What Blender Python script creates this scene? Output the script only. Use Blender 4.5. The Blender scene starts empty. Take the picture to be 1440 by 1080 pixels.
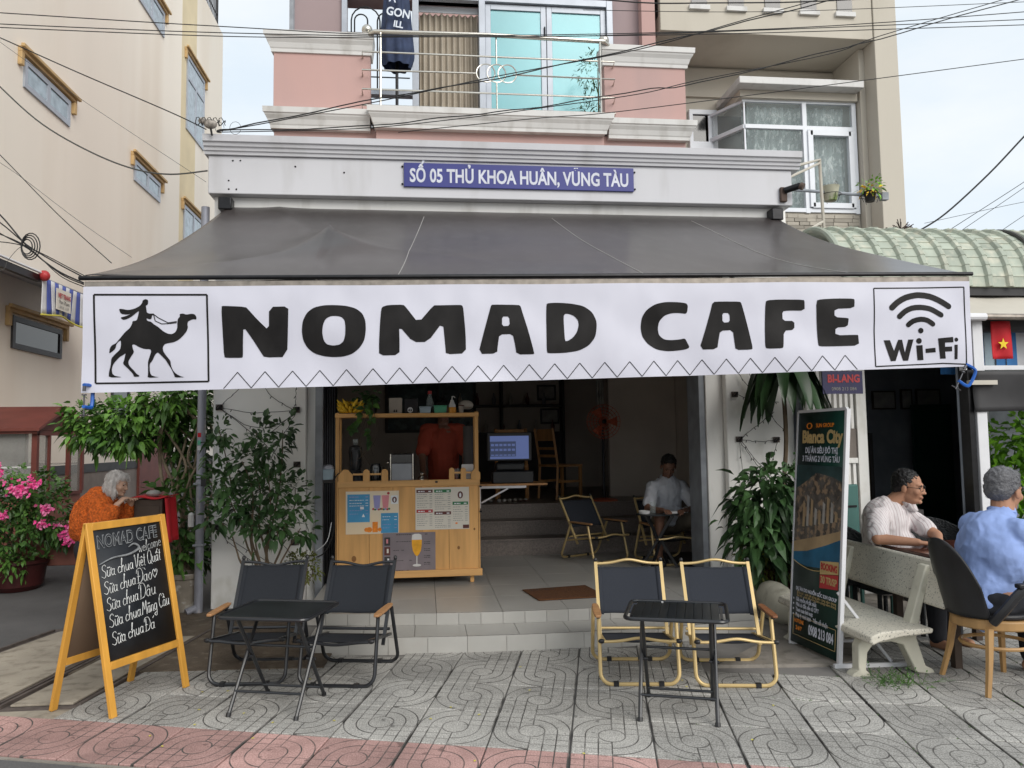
import bpy, bmesh, math, random
from mathutils import Vector, Matrix, Euler
from mathutils.geometry import tessellate_polygon
random.seed(7)
R = math.radians
S = bpy.context.scene
COL = S.collection
# ------------------------------------------------------------------ camera
cam = bpy.data.objects.new('camera', bpy.data.cameras.new('camera'))
COL.objects.link(cam)
S.camera = cam
cam.data.sensor_width = 36.0
cam.data.lens = 36.0 * 1090 / 1440
cam.data.clip_end = 600
def _cam():
    yaw, pit, roll = R(6.45), R(4.16), R(0.8)
    fw = Vector((math.sin(yaw)*math.cos(pit), math.cos(yaw)*math.cos(pit), math.sin(pit)))
    r0 = Vector((math.cos(yaw), -math.sin(yaw), 0)); u0 = r0.cross(fw)
    r = r0*math.cos(roll) - u0*math.sin(roll); u = u0*math.cos(roll) + r0*math.sin(roll)
    m = Matrix((r, u, -fw)).transposed().to_4x4(); m.translation = (0, 0, 1.55)
    return m
cam.matrix_world = _cam()
# ------------------------------------------------------------------ sky and sun
SUN_EL, SUN_AZ = R(33), R(152)
w = bpy.data.worlds.new('World'); S.world = w; w.use_nodes = True
nt = w.node_tree; nd = nt.nodes; lk = nt.links; nd.clear()
out = nd.new('ShaderNodeOutputWorld'); bg = nd.new('ShaderNodeBackground'); sky = nd.new('ShaderNodeTexSky')
sky.sky_type = 'NISHITA'; sky.sun_disc = False; sky.sun_elevation = SUN_EL; sky.sun_rotation = SUN_AZ
sky.dust_density = 2.0
tc = nd.new('ShaderNodeTexCoord'); mp = nd.new('ShaderNodeMapping'); mp.inputs['Scale'].default_value = (1.2, 1.2, 3.2)
nz = nd.new('ShaderNodeTexNoise'); nz.inputs['Scale'].default_value = 1.6; nz.inputs['Detail'].default_value = 8; nz.inputs['Roughness'].default_value = 0.55
rp = nd.new('ShaderNodeValToRGB')
rp.color_ramp.elements[0].position = 0.36; rp.color_ramp.elements[0].color = (0.0, 0.0, 0.0, 1)
rp.color_ramp.elements[1].position = 0.66; rp.color_ramp.elements[1].color = (1, 1, 1, 1)
cl = nd.new('ShaderNodeMixRGB'); cl.inputs[1].default_value = (4.7, 5.25, 5.7, 1); cl.inputs[2].default_value = (5.85, 5.98, 6.0, 1)
mx = nd.new('ShaderNodeMixRGB'); mx.inputs[0].default_value = 0.90
lk.new(tc.outputs['Generated'], mp.inputs[0]); lk.new(mp.outputs[0], nz.inputs[0]); lk.new(nz.outputs[0], rp.inputs[0])
lk.new(rp.outputs[0], cl.inputs[0]); lk.new(sky.outputs[0], mx.inputs[1]); lk.new(cl.outputs[0], mx.inputs[2])
lk.new(mx.outputs[0], bg.inputs[0]); bg.inputs[1].default_value = 0.10; lk.new(bg.outputs[0], out.inputs[0])
sl = bpy.data.lights.new('sun', 'SUN'); sl.energy = 1.25; sl.angle = R(40); sl.color = (1, 0.96, 0.9)
sun = bpy.data.objects.new('sun', sl); COL.objects.link(sun)
sun.rotation_euler = (R(90) - SUN_EL, 0, math.pi - SUN_AZ)
S.view_settings.view_transform = 'Standard'; S.view_settings.look = 'None'; S.view_settings.gamma = 1
S.view_settings.use_curve_mapping = False; S.view_settings.exposure = 0.85
# ------------------------------------------------------------------ materials
def mat(name, col, rough=0.7, metal=0.0, n=(6, 0.12), bump=None, rnd=0.0, stretch=(1, 1, 1), col2=None, spec=0.4, trans=0, alpha=1, coat=0, n2=None, emit=None):
    m = bpy.data.materials.new(name); m.use_nodes = True
    t = m.node_tree; N = t.nodes; Lk = t.links; p = N['Principled BSDF']
    p.inputs['Roughness'].default_value = rough; p.inputs['Metallic'].default_value = metal
    p.inputs['Specular IOR Level'].default_value = spec
    p.inputs['Transmission Weight'].default_value = trans; p.inputs['Alpha'].default_value = alpha
    p.inputs['Coat Weight'].default_value = coat; p.inputs['Coat Roughness'].default_value = 0.24
    c = list(col)[:3]
    tcn = N.new('ShaderNodeTexCoord'); mpn = N.new('ShaderNodeMapping'); mpn.inputs['Scale'].default_value = stretch
    Lk.new(tcn.outputs['Object'], mpn.inputs[0])
    vec = mpn.outputs[0]
    oi = N.new('ShaderNodeObjectInfo')
    if rnd:
        ad = N.new('ShaderNodeVectorMath'); ad.operation = 'ADD'
        sc = N.new('ShaderNodeVectorMath'); sc.operation = 'SCALE'; sc.inputs['Scale'].default_value = 9.0
        cb = N.new('ShaderNodeCombineXYZ')
        for i in range(3): Lk.new(oi.outputs['Random'], cb.inputs[i])
        Lk.new(cb.outputs[0], sc.inputs[0]); Lk.new(sc.outputs[0], ad.inputs[1]); Lk.new(vec, ad.inputs[0]); vec = ad.outputs[0]
    def noise(s, d=5):
        z = N.new('ShaderNodeTexNoise'); z.inputs['Scale'].default_value = s; z.inputs['Detail'].default_value = d
        Lk.new(vec, z.inputs[0]); return z
    z = noise(n[0]); mr = N.new('ShaderNodeMapRange'); mr.inputs[1].default_value = 0.3; mr.inputs[2].default_value = 0.7
    Lk.new(z.outputs[0], mr.inputs[0])
    mxn = N.new('ShaderNodeMixRGB'); Lk.new(mr.outputs[0], mxn.inputs[0])
    a = n[1]
    lo = [x*(1-a) for x in c] if col2 is None else list(col2)
    hi = [min(1, x*(1+a)) for x in c]
    mxn.inputs[1].default_value = (*lo, 1); mxn.inputs[2].default_value = (*hi, 1)
    colout = mxn.outputs[0]
    if n2:
        z2 = noise(n2[0], 8); r2 = N.new('ShaderNodeMapRange'); r2.inputs[1].default_value = n2[2]; r2.inputs[2].default_value = n2[3]
        Lk.new(z2.outputs[0], r2.inputs[0]); m2 = N.new('ShaderNodeMixRGB'); Lk.new(r2.outputs[0], m2.inputs[0])
        Lk.new(colout, m2.inputs[1]); m2.inputs[2].default_value = (*n2[1], 1); colout = m2.outputs[0]
    if rnd:
        hs = N.new('ShaderNodeHueSaturation'); mr3 = N.new('ShaderNodeMapRange'); mr3.inputs[3].default_value = 1-rnd; mr3.inputs[4].default_value = 1+rnd
        Lk.new(oi.outputs['Random'], mr3.inputs[0]); Lk.new(mr3.outputs[0], hs.inputs['Value']); Lk.new(colout, hs.inputs['Color']); colout = hs.outputs[0]
    Lk.new(colout, p.inputs['Base Color'])
    if bump:
        zb = noise(bump[0], bump[3] if len(bump) > 3 else 6); bp = N.new('ShaderNodeBump'); bp.inputs['Strength'].default_value = bump[1]; bp.inputs['Distance'].default_value = bump[2] if len(bump) > 2 else 0.01
        Lk.new(zb.outputs[0], bp.inputs['Height']); Lk.new(bp.outputs[0], p.inputs['Normal'])
    if emit:
        p.inputs['Emission Color'].default_value = (*emit[0], 1); p.inputs['Emission Strength'].default_value = emit[1]
    return m
M = {}
def D(k, *a, **kw): M[k] = mat(k, *a, **kw)
D('banner', (0.58, 0.58, 0.66), 0.42, n=(2.5, 0.03), bump=(5, 0.7, 0.03, 0.6), stretch=(1, 1, 0.6))
D('banner_ink', (0.012, 0.011, 0.011), 0.5, spec=0.15, n=(9, 0.35), bump=(5, 0.7, 0.03, 0.6), stretch=(1, 1, 0.6))
D('awning', (0.036, 0.029, 0.028), 0.5, n=(1.3, 0.3), bump=(2.2, 0.7, 0.05, 0.5), stretch=(1, 0.5, 1), n2=(9, (0.055, 0.048, 0.047), 0.5, 0.85), spec=0.35, coat=0.65)
D('seam', (0.30, 0.29, 0.28), 0.6)
D('bar_metal', (0.26, 0.23, 0.20), 0.45, 0.5, n=(20, 0.25))
D('dark_metal', (0.02, 0.02, 0.022), 0.35, 0.6, n=(20, 0.2))
D('white_paint', (0.57, 0.57, 0.60), 0.55, n=(1.2, 0.05), bump=(60, 0.1, 0.004), n2=(2.2, (0.36, 0.35, 0.34), 0.55, 0.85), stretch=(1, 1, 0.2))
D('pillar_paint', (0.88, 0.87, 0.84), 0.7, n=(1.5, 0.06), bump=(40, 0.2, 0.006), n2=(3.5, (0.58, 0.56, 0.48), 0.60, 0.80), stretch=(1, 1, 0.6))
D('cream_wall', (0.83, 0.77, 0.68), 0.85, n=(0.35, 0.06), bump=(30, 0.15, 0.006), n2=(0.6, (0.72, 0.63, 0.52), 0.5, 0.85), stretch=(1, 1, 0.16))
D('ochre', (0.50, 0.34, 0.16), 0.7, n=(5, 0.15))
D('yellow_band', (0.74, 0.63, 0.42), 0.8, n=(1, 0.1))
D('plinth', (0.22, 0.19, 0.17), 0.9, n=(3, 0.2), bump=(30, 0.4, 0.01))
D('dark_stone', (0.03, 0.028, 0.03), 0.5, n=(8, 0.3))
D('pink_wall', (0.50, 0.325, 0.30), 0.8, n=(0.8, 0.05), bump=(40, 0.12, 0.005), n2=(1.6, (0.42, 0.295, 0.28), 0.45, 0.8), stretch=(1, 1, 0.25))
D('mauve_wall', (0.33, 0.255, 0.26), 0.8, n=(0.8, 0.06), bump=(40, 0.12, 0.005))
D('cornice', (0.64, 0.635, 0.625), 0.6, n=(2, 0.05), n2=(5, (0.40, 0.385, 0.36), 0.52, 0.85), stretch=(1, 1, .3))
D('beige_wall', (0.53, 0.49, 0.42), 0.8, n=(0.6, 0.06), bump=(40, 0.12, 0.005), n2=(1.1, (0.39, 0.355, 0.29), 0.5, 0.8), stretch=(1, 1, 0.18))
D('alu', (0.38, 0.41, 0.46), 0.4, 0.3, n=(5, 0.08))
D('white_frame', (0.72, 0.75, 0.80), 0.4, n=(4, 0.03))
D('teal_glass', (0.13, 0.37, 0.41), 0.22, 0.1, n=(0.8, 0.12), spec=0.8)
D('grey_glass', (0.30, 0.36, 0.40), 0.12, 0.3, n=(7, 0.3), spec=0.8)
D('clear_glass', (0.75, 0.85, 0.85), 0.05, n=(3, 0.02), alpha=0.16, spec=0.5)
D('curtain_beige', (0.42, 0.37, 0.30), 0.9, n=(4, 0.1))
D('curtain_lace', (0.20, 0.25, 0.25), 0.9, n=(9, 0.12), n2=(16, (0.50, 0.56, 0.56), 0.54, 0.60), stretch=(1, 1, 0.6))
D('steel', (0.55, 0.53, 0.48), 0.25, 0.95, n=(6, 0.08))
D('navy_fabric', (0.030, 0.045, 0.095), 0.8, n=(9, 0.3))
D('umbrella_print', (0.65, 0.70, 0.78), 0.7)
D('blue_sign', (0.032, 0.038, 0.21), 0.4, n=(3, 0.08))
D('sign_white', (0.58, 0.60, 0.68), 0.45)
D('concrete', (0.27, 0.245, 0.215), 0.9, n=(2.5, 0.15), bump=(40, 0.5, 0.01), n2=(9, (0.16, 0.145, 0.12), 0.5, 0.75))
D('slab_concrete', (0.36, 0.32, 0.26), 0.9, n=(3, 0.15), bump=(50, 0.5, 0.008), n2=(11, (0.22, 0.19, 0.15), 0.5, 0.72), rnd=0.08)
D('rust_steel', (0.12, 0.10, 0.09), 0.7, 0.3, n=(12, 0.3))
D('asphalt', (0.115, 0.112, 0.112), 0.9, n=(2, 0.15), bump=(220, 0.8, 0.006), n2=(90, (0.15, 0.145, 0.14), 0.55, 0.75))
D('dirt', (0.105, 0.082, 0.060), 0.95, n=(4, 0.3), bump=(25, 0.8, 0.02), n2=(10, (0.20, 0.17, 0.13), 0.55, 0.75))
D('porch_tile', (0.42, 0.41, 0.385), 0.35, n=(2, 0.06), rnd=0.05, n2=(5, (0.40, 0.385, 0.355), 0.55, 0.8))
D('riser_tile', (0.40, 0.39, 0.365), 0.45, n=(3, 0.06), rnd=0.06, n2=(5, (0.38, 0.36, 0.33), 0.5, 0.8))
D('grout', (0.22, 0.21, 0.20), 0.9)
D('interior_wall', (0.55, 0.49, 0.43), 0.8, n=(1.5, 0.1))
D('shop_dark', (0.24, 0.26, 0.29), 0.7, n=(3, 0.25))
D('interior_dark', (0.060, 0.056, 0.055), 0.7, n=(3, 0.2))
D('granite_step', (0.22, 0.185, 0.165), 0.4, n=(60, 0.3), n2=(120, (0.20, 0.17, 0.15), 0.5, 0.7))
D('pine', (0.66, 0.36, 0.125), 0.5, n=(2.2, 0.16), stretch=(7, 7, 0.7), bump=(20, 0.05, 0.002), rnd=0.06)
D('pine_h', (0.68, 0.38, 0.14), 0.5, n=(2.2, 0.16), stretch=(0.7, 7, 7), bump=(20, 0.05, 0.002), rnd=0.06)
D('knot', (0.25, 0.11, 0.03), 0.6)
D('aboard_wood', (0.66, 0.33, 0.055), 0.45, n=(3, 0.14), stretch=(5, 5, 0.8), rnd=0.05)
D('chair_wood', (0.42, 0.21, 0.08), 0.45, n=(3, 0.2), stretch=(6, 6, 1))
D('chair_light', (0.40, 0.235, 0.095), 0.45, n=(3, 0.2), stretch=(5, 5, 1))
D('arm_wood', (0.40, 0.21, 0.095), 0.5, n=(7, 0.2), stretch=(1, 6, 1))
D('arm_dark', (0.22, 0.09, 0.04), 0.5, n=(7, 0.2), stretch=(1, 6, 1))
D('chalkboard', (0.014, 0.017, 0.022), 0.6, n=(5, 0.5), n2=(3, (0.03, 0.033, 0.04), 0.5, 0.8))
D('chalk', (0.62, 0.63, 0.62), 0.95, n=(60, 0.35))
D('chalk_dim', (0.22, 0.23, 0.24), 0.95, n=(40, 0.3))
D('hardboard', (0.17, 0.115, 0.075), 0.8, n=(3, 0.1))
D('mesh_black', (0.014, 0.017, 0.023), 0.85, n=(300, 0.3), bump=(400, 0.3, 0.002))
D('mesh_grey', (0.022, 0.026, 0.036), 0.85, n=(300, 0.25), bump=(400, 0.3, 0.002))
D('black_frame', (0.016, 0.017, 0.020), 0.30, n=(10, 0.2), spec=0.6)
D('gold_frame', (0.58, 0.43, 0.20), 0.38, 0.25, n=(6, 0.1))
D('gold_dim', (0.50, 0.33, 0.07), 0.4, 0.2, n=(6, 0.1))
D('black_plastic', (0.018, 0.018, 0.020), 0.4, n=(10, 0.2))
D('table_black', (0.012, 0.015, 0.018), 0.32, n=(8, 0.3), spec=0.5)
D('paper', (0.70, 0.66, 0.58), 0.5, n=(3, 0.03))
D('paper_warm', (0.74, 0.58, 0.38), 0.5, n=(2.5, 0.1), col2=(0.72, 0.66, 0.55))
D('cyan_print', (0.06, 0.29, 0.52), 0.5)
D('grey_print', (0.22, 0.185, 0.20), 0.5)
D('ink', (0.05, 0.045, 0.045), 0.6)
D('ink_grey', (0.25, 0.24, 0.23), 0.6)
D('white_print', (0.75, 0.77, 0.80), 0.5)
D('green_print', (0.035, 0.19, 0.075), 0.5)
D('brown_print', (0.12, 0.035, 0.03), 0.5)
D('red_print', (0.42, 0.035, 0.04), 0.5)
D('orange_print', (0.85, 0.25, 0.02), 0.5, n=(30, 0.2))
D('beer', (0.80, 0.38, 0.02), 0.4, n=(20, 0.15))
D('foam', (0.70, 0.68, 0.66), 0.5)
D('lilac_print', (0.30, 0.29, 0.55), 0.5)
D('pink_print', (0.68, 0.25, 0.28), 0.5)
D('banner_green', (0.006, 0.030, 0.022), 0.35, n=(2, 0.2))
D('gold_print', (0.50, 0.36, 0.16), 0.5)
D('city_print', (0.10, 0.09, 0.08), 0.4, n=(14, 0.5), n2=(22, (0.28, 0.20, 0.13), 0.5, 0.6))
D('sea_print', (0.02, 0.11, 0.20), 0.4, n=(6, 0.3))
D('sand_print', (0.36, 0.26, 0.15), 0.4, n=(6, 0.2))
D('hill_print', (0.03, 0.06, 0.06), 0.4, n=(9, 0.4))
D('white_metal', (0.68, 0.68, 0.70), 0.4, n=(4, 0.06))
D('terrazzo', (0.56, 0.53, 0.45), 0.7, n=(5, 0.08), n2=(95, (0.12, 0.12, 0.11), 0.58, 0.66), bump=(30, 0.2, 0.004))
D('terrazzo_leg', (0.54, 0.52, 0.43), 0.75, n=(4, 0.12), bump=(30, 0.3, 0.006), n2=(7, (0.27, 0.25, 0.2), 0.55, 0.75))
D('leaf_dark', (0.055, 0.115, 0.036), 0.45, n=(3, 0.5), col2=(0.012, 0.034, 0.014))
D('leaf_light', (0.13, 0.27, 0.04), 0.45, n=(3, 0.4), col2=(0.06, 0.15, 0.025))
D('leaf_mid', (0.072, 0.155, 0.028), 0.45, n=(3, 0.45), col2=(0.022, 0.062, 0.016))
D('leaf_bright', (0.20, 0.42, 0.03), 0.45, n=(3, 0.4), col2=(0.10, 0.26, 0.02))
D('leaf_deep', (0.022, 0.050, 0.018), 0.4, n=(3, 0.5), col2=(0.010, 0.024, 0.010))  # very dark green, for the dracaena and the slender leaves
D('leaf_yellow', (0.12, 0.14, 0.02), 0.5, n=(3, 0.4))
D('leaf_dry', (0.08, 0.055, 0.045), 0.8, n=(3, 0.3))
D('stem', (0.13, 0.095, 0.06), 0.8, n=(9, 0.3))
D('vine', (0.24, 0.19, 0.13), 0.8, n=(9, 0.2))
D('bougain', (0.72, 0.07, 0.28), 0.6, n=(6, 0.3))
D('bougain_pale', (0.78, 0.22, 0.42), 0.6, n=(6, 0.2))
D('terracotta', (0.085, 0.022, 0.02), 0.6, n=(5, 0.25))
D('red_pot', (0.05, 0.010, 0.010), 0.5, n=(5, 0.25))
D('bucket', (0.25, 0.22, 0.18), 0.8, n=(6, 0.3), n2=(9, (0.42, 0.40, 0.36), 0.55, 0.62))
D('pole_metal', (0.30, 0.31, 0.36), 0.55, 0.3, n=(7, 0.3), n2=(13, (0.42, 0.40, 0.40), 0.60, 0.66), stretch=(1, 1, 0.4))
D('pipe_grey', (0.26, 0.28, 0.31), 0.5, n=(7, 0.2))
D('cart_red', (0.155, 0.042, 0.032), 0.55, n=(4, 0.15))
D('cart_panel', (0.26, 0.10, 0.075), 0.6, n=(4, 0.12))
D('cart_glass', (0.42, 0.42, 0.40), 0.15, n=(4, 0.15), alpha=0.40)
D('cable', (0.012, 0.012, 0.013), 0.6)
D('cable_grey', (0.07, 0.07, 0.065), 0.7)
D('insulator', (0.30, 0.27, 0.24), 0.5, n=(30, 0.5))
D('blue_clamp', (0.012, 0.10, 0.42), 0.35)
D('screw', (0.12, 0.12, 0.13), 0.35, 0.8)
D('skin', (0.40, 0.205, 0.125), 0.65, n=(12, 0.08))
D('skin_dark', (0.17, 0.085, 0.055), 0.55, n=(12, 0.08))
D('skin_pale', (0.44, 0.27, 0.19), 0.6, n=(14, 0.14))
D('eye', (0.03, 0.02, 0.018), 0.25)
D('lip', (0.26, 0.10, 0.075), 0.5)
D('hair_black', (0.012, 0.011, 0.011), 0.5, n=(60, 0.4), bump=(90, 0.8, 0.01))
D('hair_grey', (0.075, 0.075, 0.08), 0.6, n=(50, 0.5), col2=(0.16, 0.16, 0.17), bump=(90, 0.9, 0.01))
D('hair_white', (0.50, 0.47, 0.45), 0.6, n=(40, 0.25), bump=(60, 0.9, 0.015), stretch=(1, 1, 0.4))
D('coat_orange', (0.60, 0.125, 0.018), 1.0, n=(55, 0.45), bump=(110, 1.0, 0.02))
D('shirt_blue', (0.26, 0.36, 0.66), 0.8, n=(9, 0.05), bump=(9, 0.5, 0.02))
D('shirt_white', (0.55, 0.57, 0.62), 0.8, n=(9, 0.05), bump=(9, 0.5, 0.02))
D('trousers', (0.016, 0.017, 0.022), 0.85, n=(8, 0.2))
D('shorts', (0.12, 0.10, 0.075), 0.85)
D('barista_shirt', (0.30, 0.045, 0.022), 0.8, n=(6, 0.15))
D('wicker', (0.022, 0.024, 0.026), 0.7, n=(40, 0.4), bump=(60, 1.0, 0.02))
D('green_chair', (0.05, 0.13, 0.115), 0.4, n=(4, 0.1))
D('table_wood', (0.085, 0.032, 0.024), 0.12, n=(3, 0.3), stretch=(1, 8, 1), spec=0.6)
D('roof_green', (0.38, 0.42, 0.35), 0.6, n=(4, 0.15), rnd=0.10, n2=(9, (0.55, 0.54, 0.44), 0.5, 0.75))
D('fabric_cream', (0.52, 0.485, 0.42), 0.8, n=(3, 0.06))
D('fabric_black', (0.035, 0.034, 0.036), 0.6, n=(3, 0.3))
D('stripe_blue', (0.05, 0.20, 0.48), 0.7)
D('stripe_navy', (0.07, 0.10, 0.36), 0.7)
D('stripe_white', (0.60, 0.60, 0.62), 0.7)
D('flag_red', (0.50, 0.012, 0.02), 0.7, n=(5, 0.15))
D('flag_yellow', (0.75, 0.55, 0.03), 0.7)
D('trim_yellow', (0.62, 0.55, 0.08), 0.7)
D('purple_sign', (0.022, 0.020, 0.075), 0.5)
D('banana', (0.72, 0.47, 0.03), 0.5, n=(9, 0.25))
D('kraft', (0.42, 0.38, 0.33), 0.7)
D('appliance', (0.24, 0.25, 0.27), 0.3, 0.4, n=(5, 0.1))
D('dark_glass', (0.02, 0.022, 0.025), 0.1, n=(5, 0.2), spec=0.7)
D('mint', (0.10, 0.42, 0.26), 0.4)
D('pale_blue', (0.40, 0.52, 0.60), 0.4)
D('amber', (0.75, 0.32, 0.03), 0.3)
D('screen', (0.05, 0.06, 0.12), 0.3, emit=((0.035, 0.05, 0.12), 1.0))
D('screen_dark', (0.03, 0.04, 0.07), 0.3, emit=((0.01, 0.015, 0.035), 1.0))
D('fan_red', (0.50, 0.12, 0.06), 0.5)
D('door_mat', (0.125, 0.050, 0.018), 0.95, n=(60, 0.3), bump=(150, 1, 0.01))
D('picture', (0.03, 0.06, 0.06), 0.3, n=(6, 0.6), n2=(7, (0.10, 0.15, 0.14), 0.5, 0.7))
D('cert', (0.30, 0.29, 0.27), 0.4, n=(9, 0.3))
D('stone_a', (0.36, 0.33, 0.28), 0.8, n=(4, 0.15), rnd=0.22)
D('red_cloth', (0.45, 0.012, 0.02), 0.7)
D('brown_wood', (0.055, 0.038, 0.028), 0.7, n=(5, 0.25))
D('porcelain', (0.62, 0.62, 0.62), 0.25)
D('pot_green', (0.48, 0.47, 0.36), 0.8, n=(5, 0.2), n2=(6, (0.18, 0.24, 0.08), 0.5, 0.62))
D('pot_black', (0.02, 0.02, 0.02), 0.6)
D('watch', (0.6, 0.58, 0.55), 0.2, 0.9)
D('roof_red', (0.10, 0.045, 0.035), 0.8)
# striped shirt: stripes printed along the cloth
def stripes(name, c1, c2, freq, axis=0, rough=0.8, thr=0.75):
    m = mat(name, c1, rough, n=(9, 0.04)); t = m.node_tree; N = t.nodes; Lk = t.links; p = N['Principled BSDF']
    tcn = N.new('ShaderNodeTexCoord'); sp = N.new('ShaderNodeSeparateXYZ'); Lk.new(tcn.outputs['Object'], sp.inputs[0])
    mu = N.new('ShaderNodeMath'); mu.operation = 'MULTIPLY'; mu.inputs[1].default_value = freq; Lk.new(sp.outputs[axis], mu.inputs[0])
    fr = N.new('ShaderNodeMath'); fr.operation = 'FRACT'; Lk.new(mu.outputs[0], fr.inputs[0])
    gt = N.new('ShaderNodeMath'); gt.operation = 'GREATER_THAN'; gt.inputs[1].default_value = thr; Lk.new(fr.outputs[0], gt.inputs[0])
    mi = N.new('ShaderNodeMixRGB'); Lk.new(gt.outputs[0], mi.inputs[0]); mi.inputs[1].default_value = (*c1, 1); mi.inputs[2].default_value = (*c2, 1)
    Lk.new(mi.outputs[0], p.inputs['Base Color']); return m
M['striped_shirt'] = stripes('striped_shirt', (0.64, 0.60, 0.60), (0.44, 0.36, 0.37), 42, 0, thr=0.80)
# pavement tile: pressed groove pattern (fine relief) from the tile's own UVs
def paver(name, col, dark, flip):
    m = bpy.data.materials.new(name); m.use_nodes = True; t = m.node_tree; N = t.nodes; Lk = t.links; p = N['Principled BSDF']
    p.inputs['Roughness'].default_value = 0.85
    def ma(op, a, b=None, c=None):
        x = N.new('ShaderNodeMath'); x.operation = op
        for i, v in enumerate((a, b, c)):
            if v is None: continue
            if isinstance(v, (int, float)): x.inputs[i].default_value = v
            else: Lk.new(v, x.inputs[i])
        return x.outputs[0]
    uv = N.new('ShaderNodeUVMap'); sp = N.new('ShaderNodeSeparateXYZ'); Lk.new(uv.outputs[0], sp.inputs[0])
    x = ma('SUBTRACT', sp.outputs[0], 0.5); y = ma('SUBTRACT', sp.outputs[1], 0.5)
    if flip: x = ma('MULTIPLY', x, -1.0)
    ax = ma('ABSOLUTE', x); ln = ma('SQRT', ma('ADD', ma('MULTIPLY', x, x), ma('MULTIPLY', y, y)))
    s = ma('GREATER_THAN', ma('MULTIPLY', x, y), 0.0)        # arcs in two opposite quarters, straight runs in the others
    d = ma('ADD', ma('MULTIPLY', s, ln), ma('MULTIPLY', ma('SUBTRACT', 1.0, s), ax))
    g = None
    for r in (0.165, 0.325, 0.485):
        q = ma('LESS_THAN', ma('ABSOLUTE', ma('SUBTRACT', d, r)), 0.0082)
        if r < 0.2:
            q = ma('MAXIMUM', q, ma('LESS_THAN', ma('ABSOLUTE', ma('SUBTRACT', ln, r)), 0.0082))
            q = ma('MULTIPLY', q, ma('GREATER_THAN', ln, r-0.012))
        g = q if g is None else ma('MAXIMUM', g, q)
    c = ma('MULTIPLY', ma('LESS_THAN', ax, 0.008), ma('GREATER_THAN', ln, 0.165)); g = ma('MAXIMUM', g, c)
    h = ma('LESS_THAN', ma('ABSOLUTE', ma('SUBTRACT', ma('FRACT', ma('MULTIPLY', ma('ADD', y, 0.57), 7.0)), 0.5)), 0.042)
    h = ma('MULTIPLY', h, ma('SUBTRACT', 1.0, s)); h = ma('MULTIPLY', h, ma('GREATER_THAN', ln, 0.165)); g = ma('MAXIMUM', g, ma('MULTIPLY', h, 0.75))
    tcn = N.new('ShaderNodeTexCoord'); oi = N.new('ShaderNodeObjectInfo')
    ad = N.new('ShaderNodeVectorMath'); ad.operation = 'ADD'; Lk.new(tcn.outputs['Object'], ad.inputs[0]); Lk.new(oi.outputs['Location'], ad.inputs[1])
    sk = N.new('ShaderNodeTexNoise'); sk.inputs['Scale'].default_value = 130; sk.inputs['Detail'].default_value = 3; Lk.new(ad.outputs[0], sk.inputs[0])
    st = N.new('ShaderNodeTexNoise'); st.inputs['Scale'].default_value = 2.2; st.inputs['Detail'].default_value = 8; st.inputs['Roughness'].default_value = 0.65; Lk.new(ad.outputs[0], st.inputs[0])
    r1 = N.new('ShaderNodeMapRange'); r1.inputs[1].default_value = 0.38; r1.inputs[2].default_value = 0.62; Lk.new(sk.outputs[0], r1.inputs[0])
    a = N.new('ShaderNodeMixRGB'); Lk.new(r1.outputs[0], a.inputs[0]); a.inputs[1].default_value = (*dark, 1); a.inputs[2].default_value = (*col, 1)
    r2 = N.new('ShaderNodeMapRange'); r2.inputs[1].default_value = 0.35; r2.inputs[2].default_value = 0.72; r2.inputs[3].default_value = 0.66; r2.inputs[4].default_value = 1.12; Lk.new(st.outputs[0], r2.inputs[0])
    r3 = N.new('ShaderNodeMapRange'); r3.inputs[3].default_value = 0.80; r3.inputs[4].default_value = 1.12; Lk.new(oi.outputs['Random'], r3.inputs[0])
    sn = N.new('ShaderNodeTexNoise'); sn.inputs['Scale'].default_value = 19; sn.inputs['Detail'].default_value = 2; Lk.new(ad.outputs[0], sn.inputs[0])
    r5 = N.new('ShaderNodeMapRange'); r5.inputs[1].default_value = 0.66; r5.inputs[2].default_value = 0.72; r5.inputs[3].default_value = 1.0; r5.inputs[4].default_value = 0.55; Lk.new(sn.outputs[0], r5.inputs[0])
    hs = N.new('ShaderNodeHueSaturation'); Lk.new(ma('MULTIPLY', ma('MULTIPLY', r2.outputs[0], r5.outputs[0]), r3.outputs[0]), hs.inputs['Value']); Lk.new(a.outputs[0], hs.inputs['Color'])
    gr = N.new('ShaderNodeMixRGB'); gn = N.new('ShaderNodeMapRange'); gn.inputs[1].default_value = 0.3; gn.inputs[2].default_value = 0.6; gn.inputs[3].default_value = 0.35; gn.inputs[4].default_value = 1.0
    sg = N.new('ShaderNodeTexNoise'); sg.inputs['Scale'].default_value = 7; Lk.new(ad.outputs[0], sg.inputs[0]); Lk.new(sg.outputs[0], gn.inputs[0])
    Lk.new(ma('MULTIPLY', g, gn.outputs[0]), gr.inputs[0]); Lk.new(hs.outputs[0], gr.inputs[1]); gr.inputs[2].default_value = (0.075, 0.07, 0.065, 1)
    Lk.new(gr.outputs[0], p.inputs['Base Color'])
    bp = N.new('ShaderNodeBump'); bp.inputs['Strength'].default_value = 0.9; bp.inputs['Distance'].default_value = 0.006
    Lk.new(ma('SUBTRACT', ma('MULTIPLY', sk.outputs[0], 0.25), g), bp.inputs['Height']); Lk.new(bp.outputs[0], p.inputs['Normal'])
    M[name] = m
for f in (0, 1):
    paver('paver_grey%d' % f, (0.57, 0.555, 0.52), (0.29, 0.28, 0.26), f)
    paver('paver_pink%d' % f, (0.64, 0.40, 0.365), (0.44, 0.26, 0.235), f)
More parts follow.
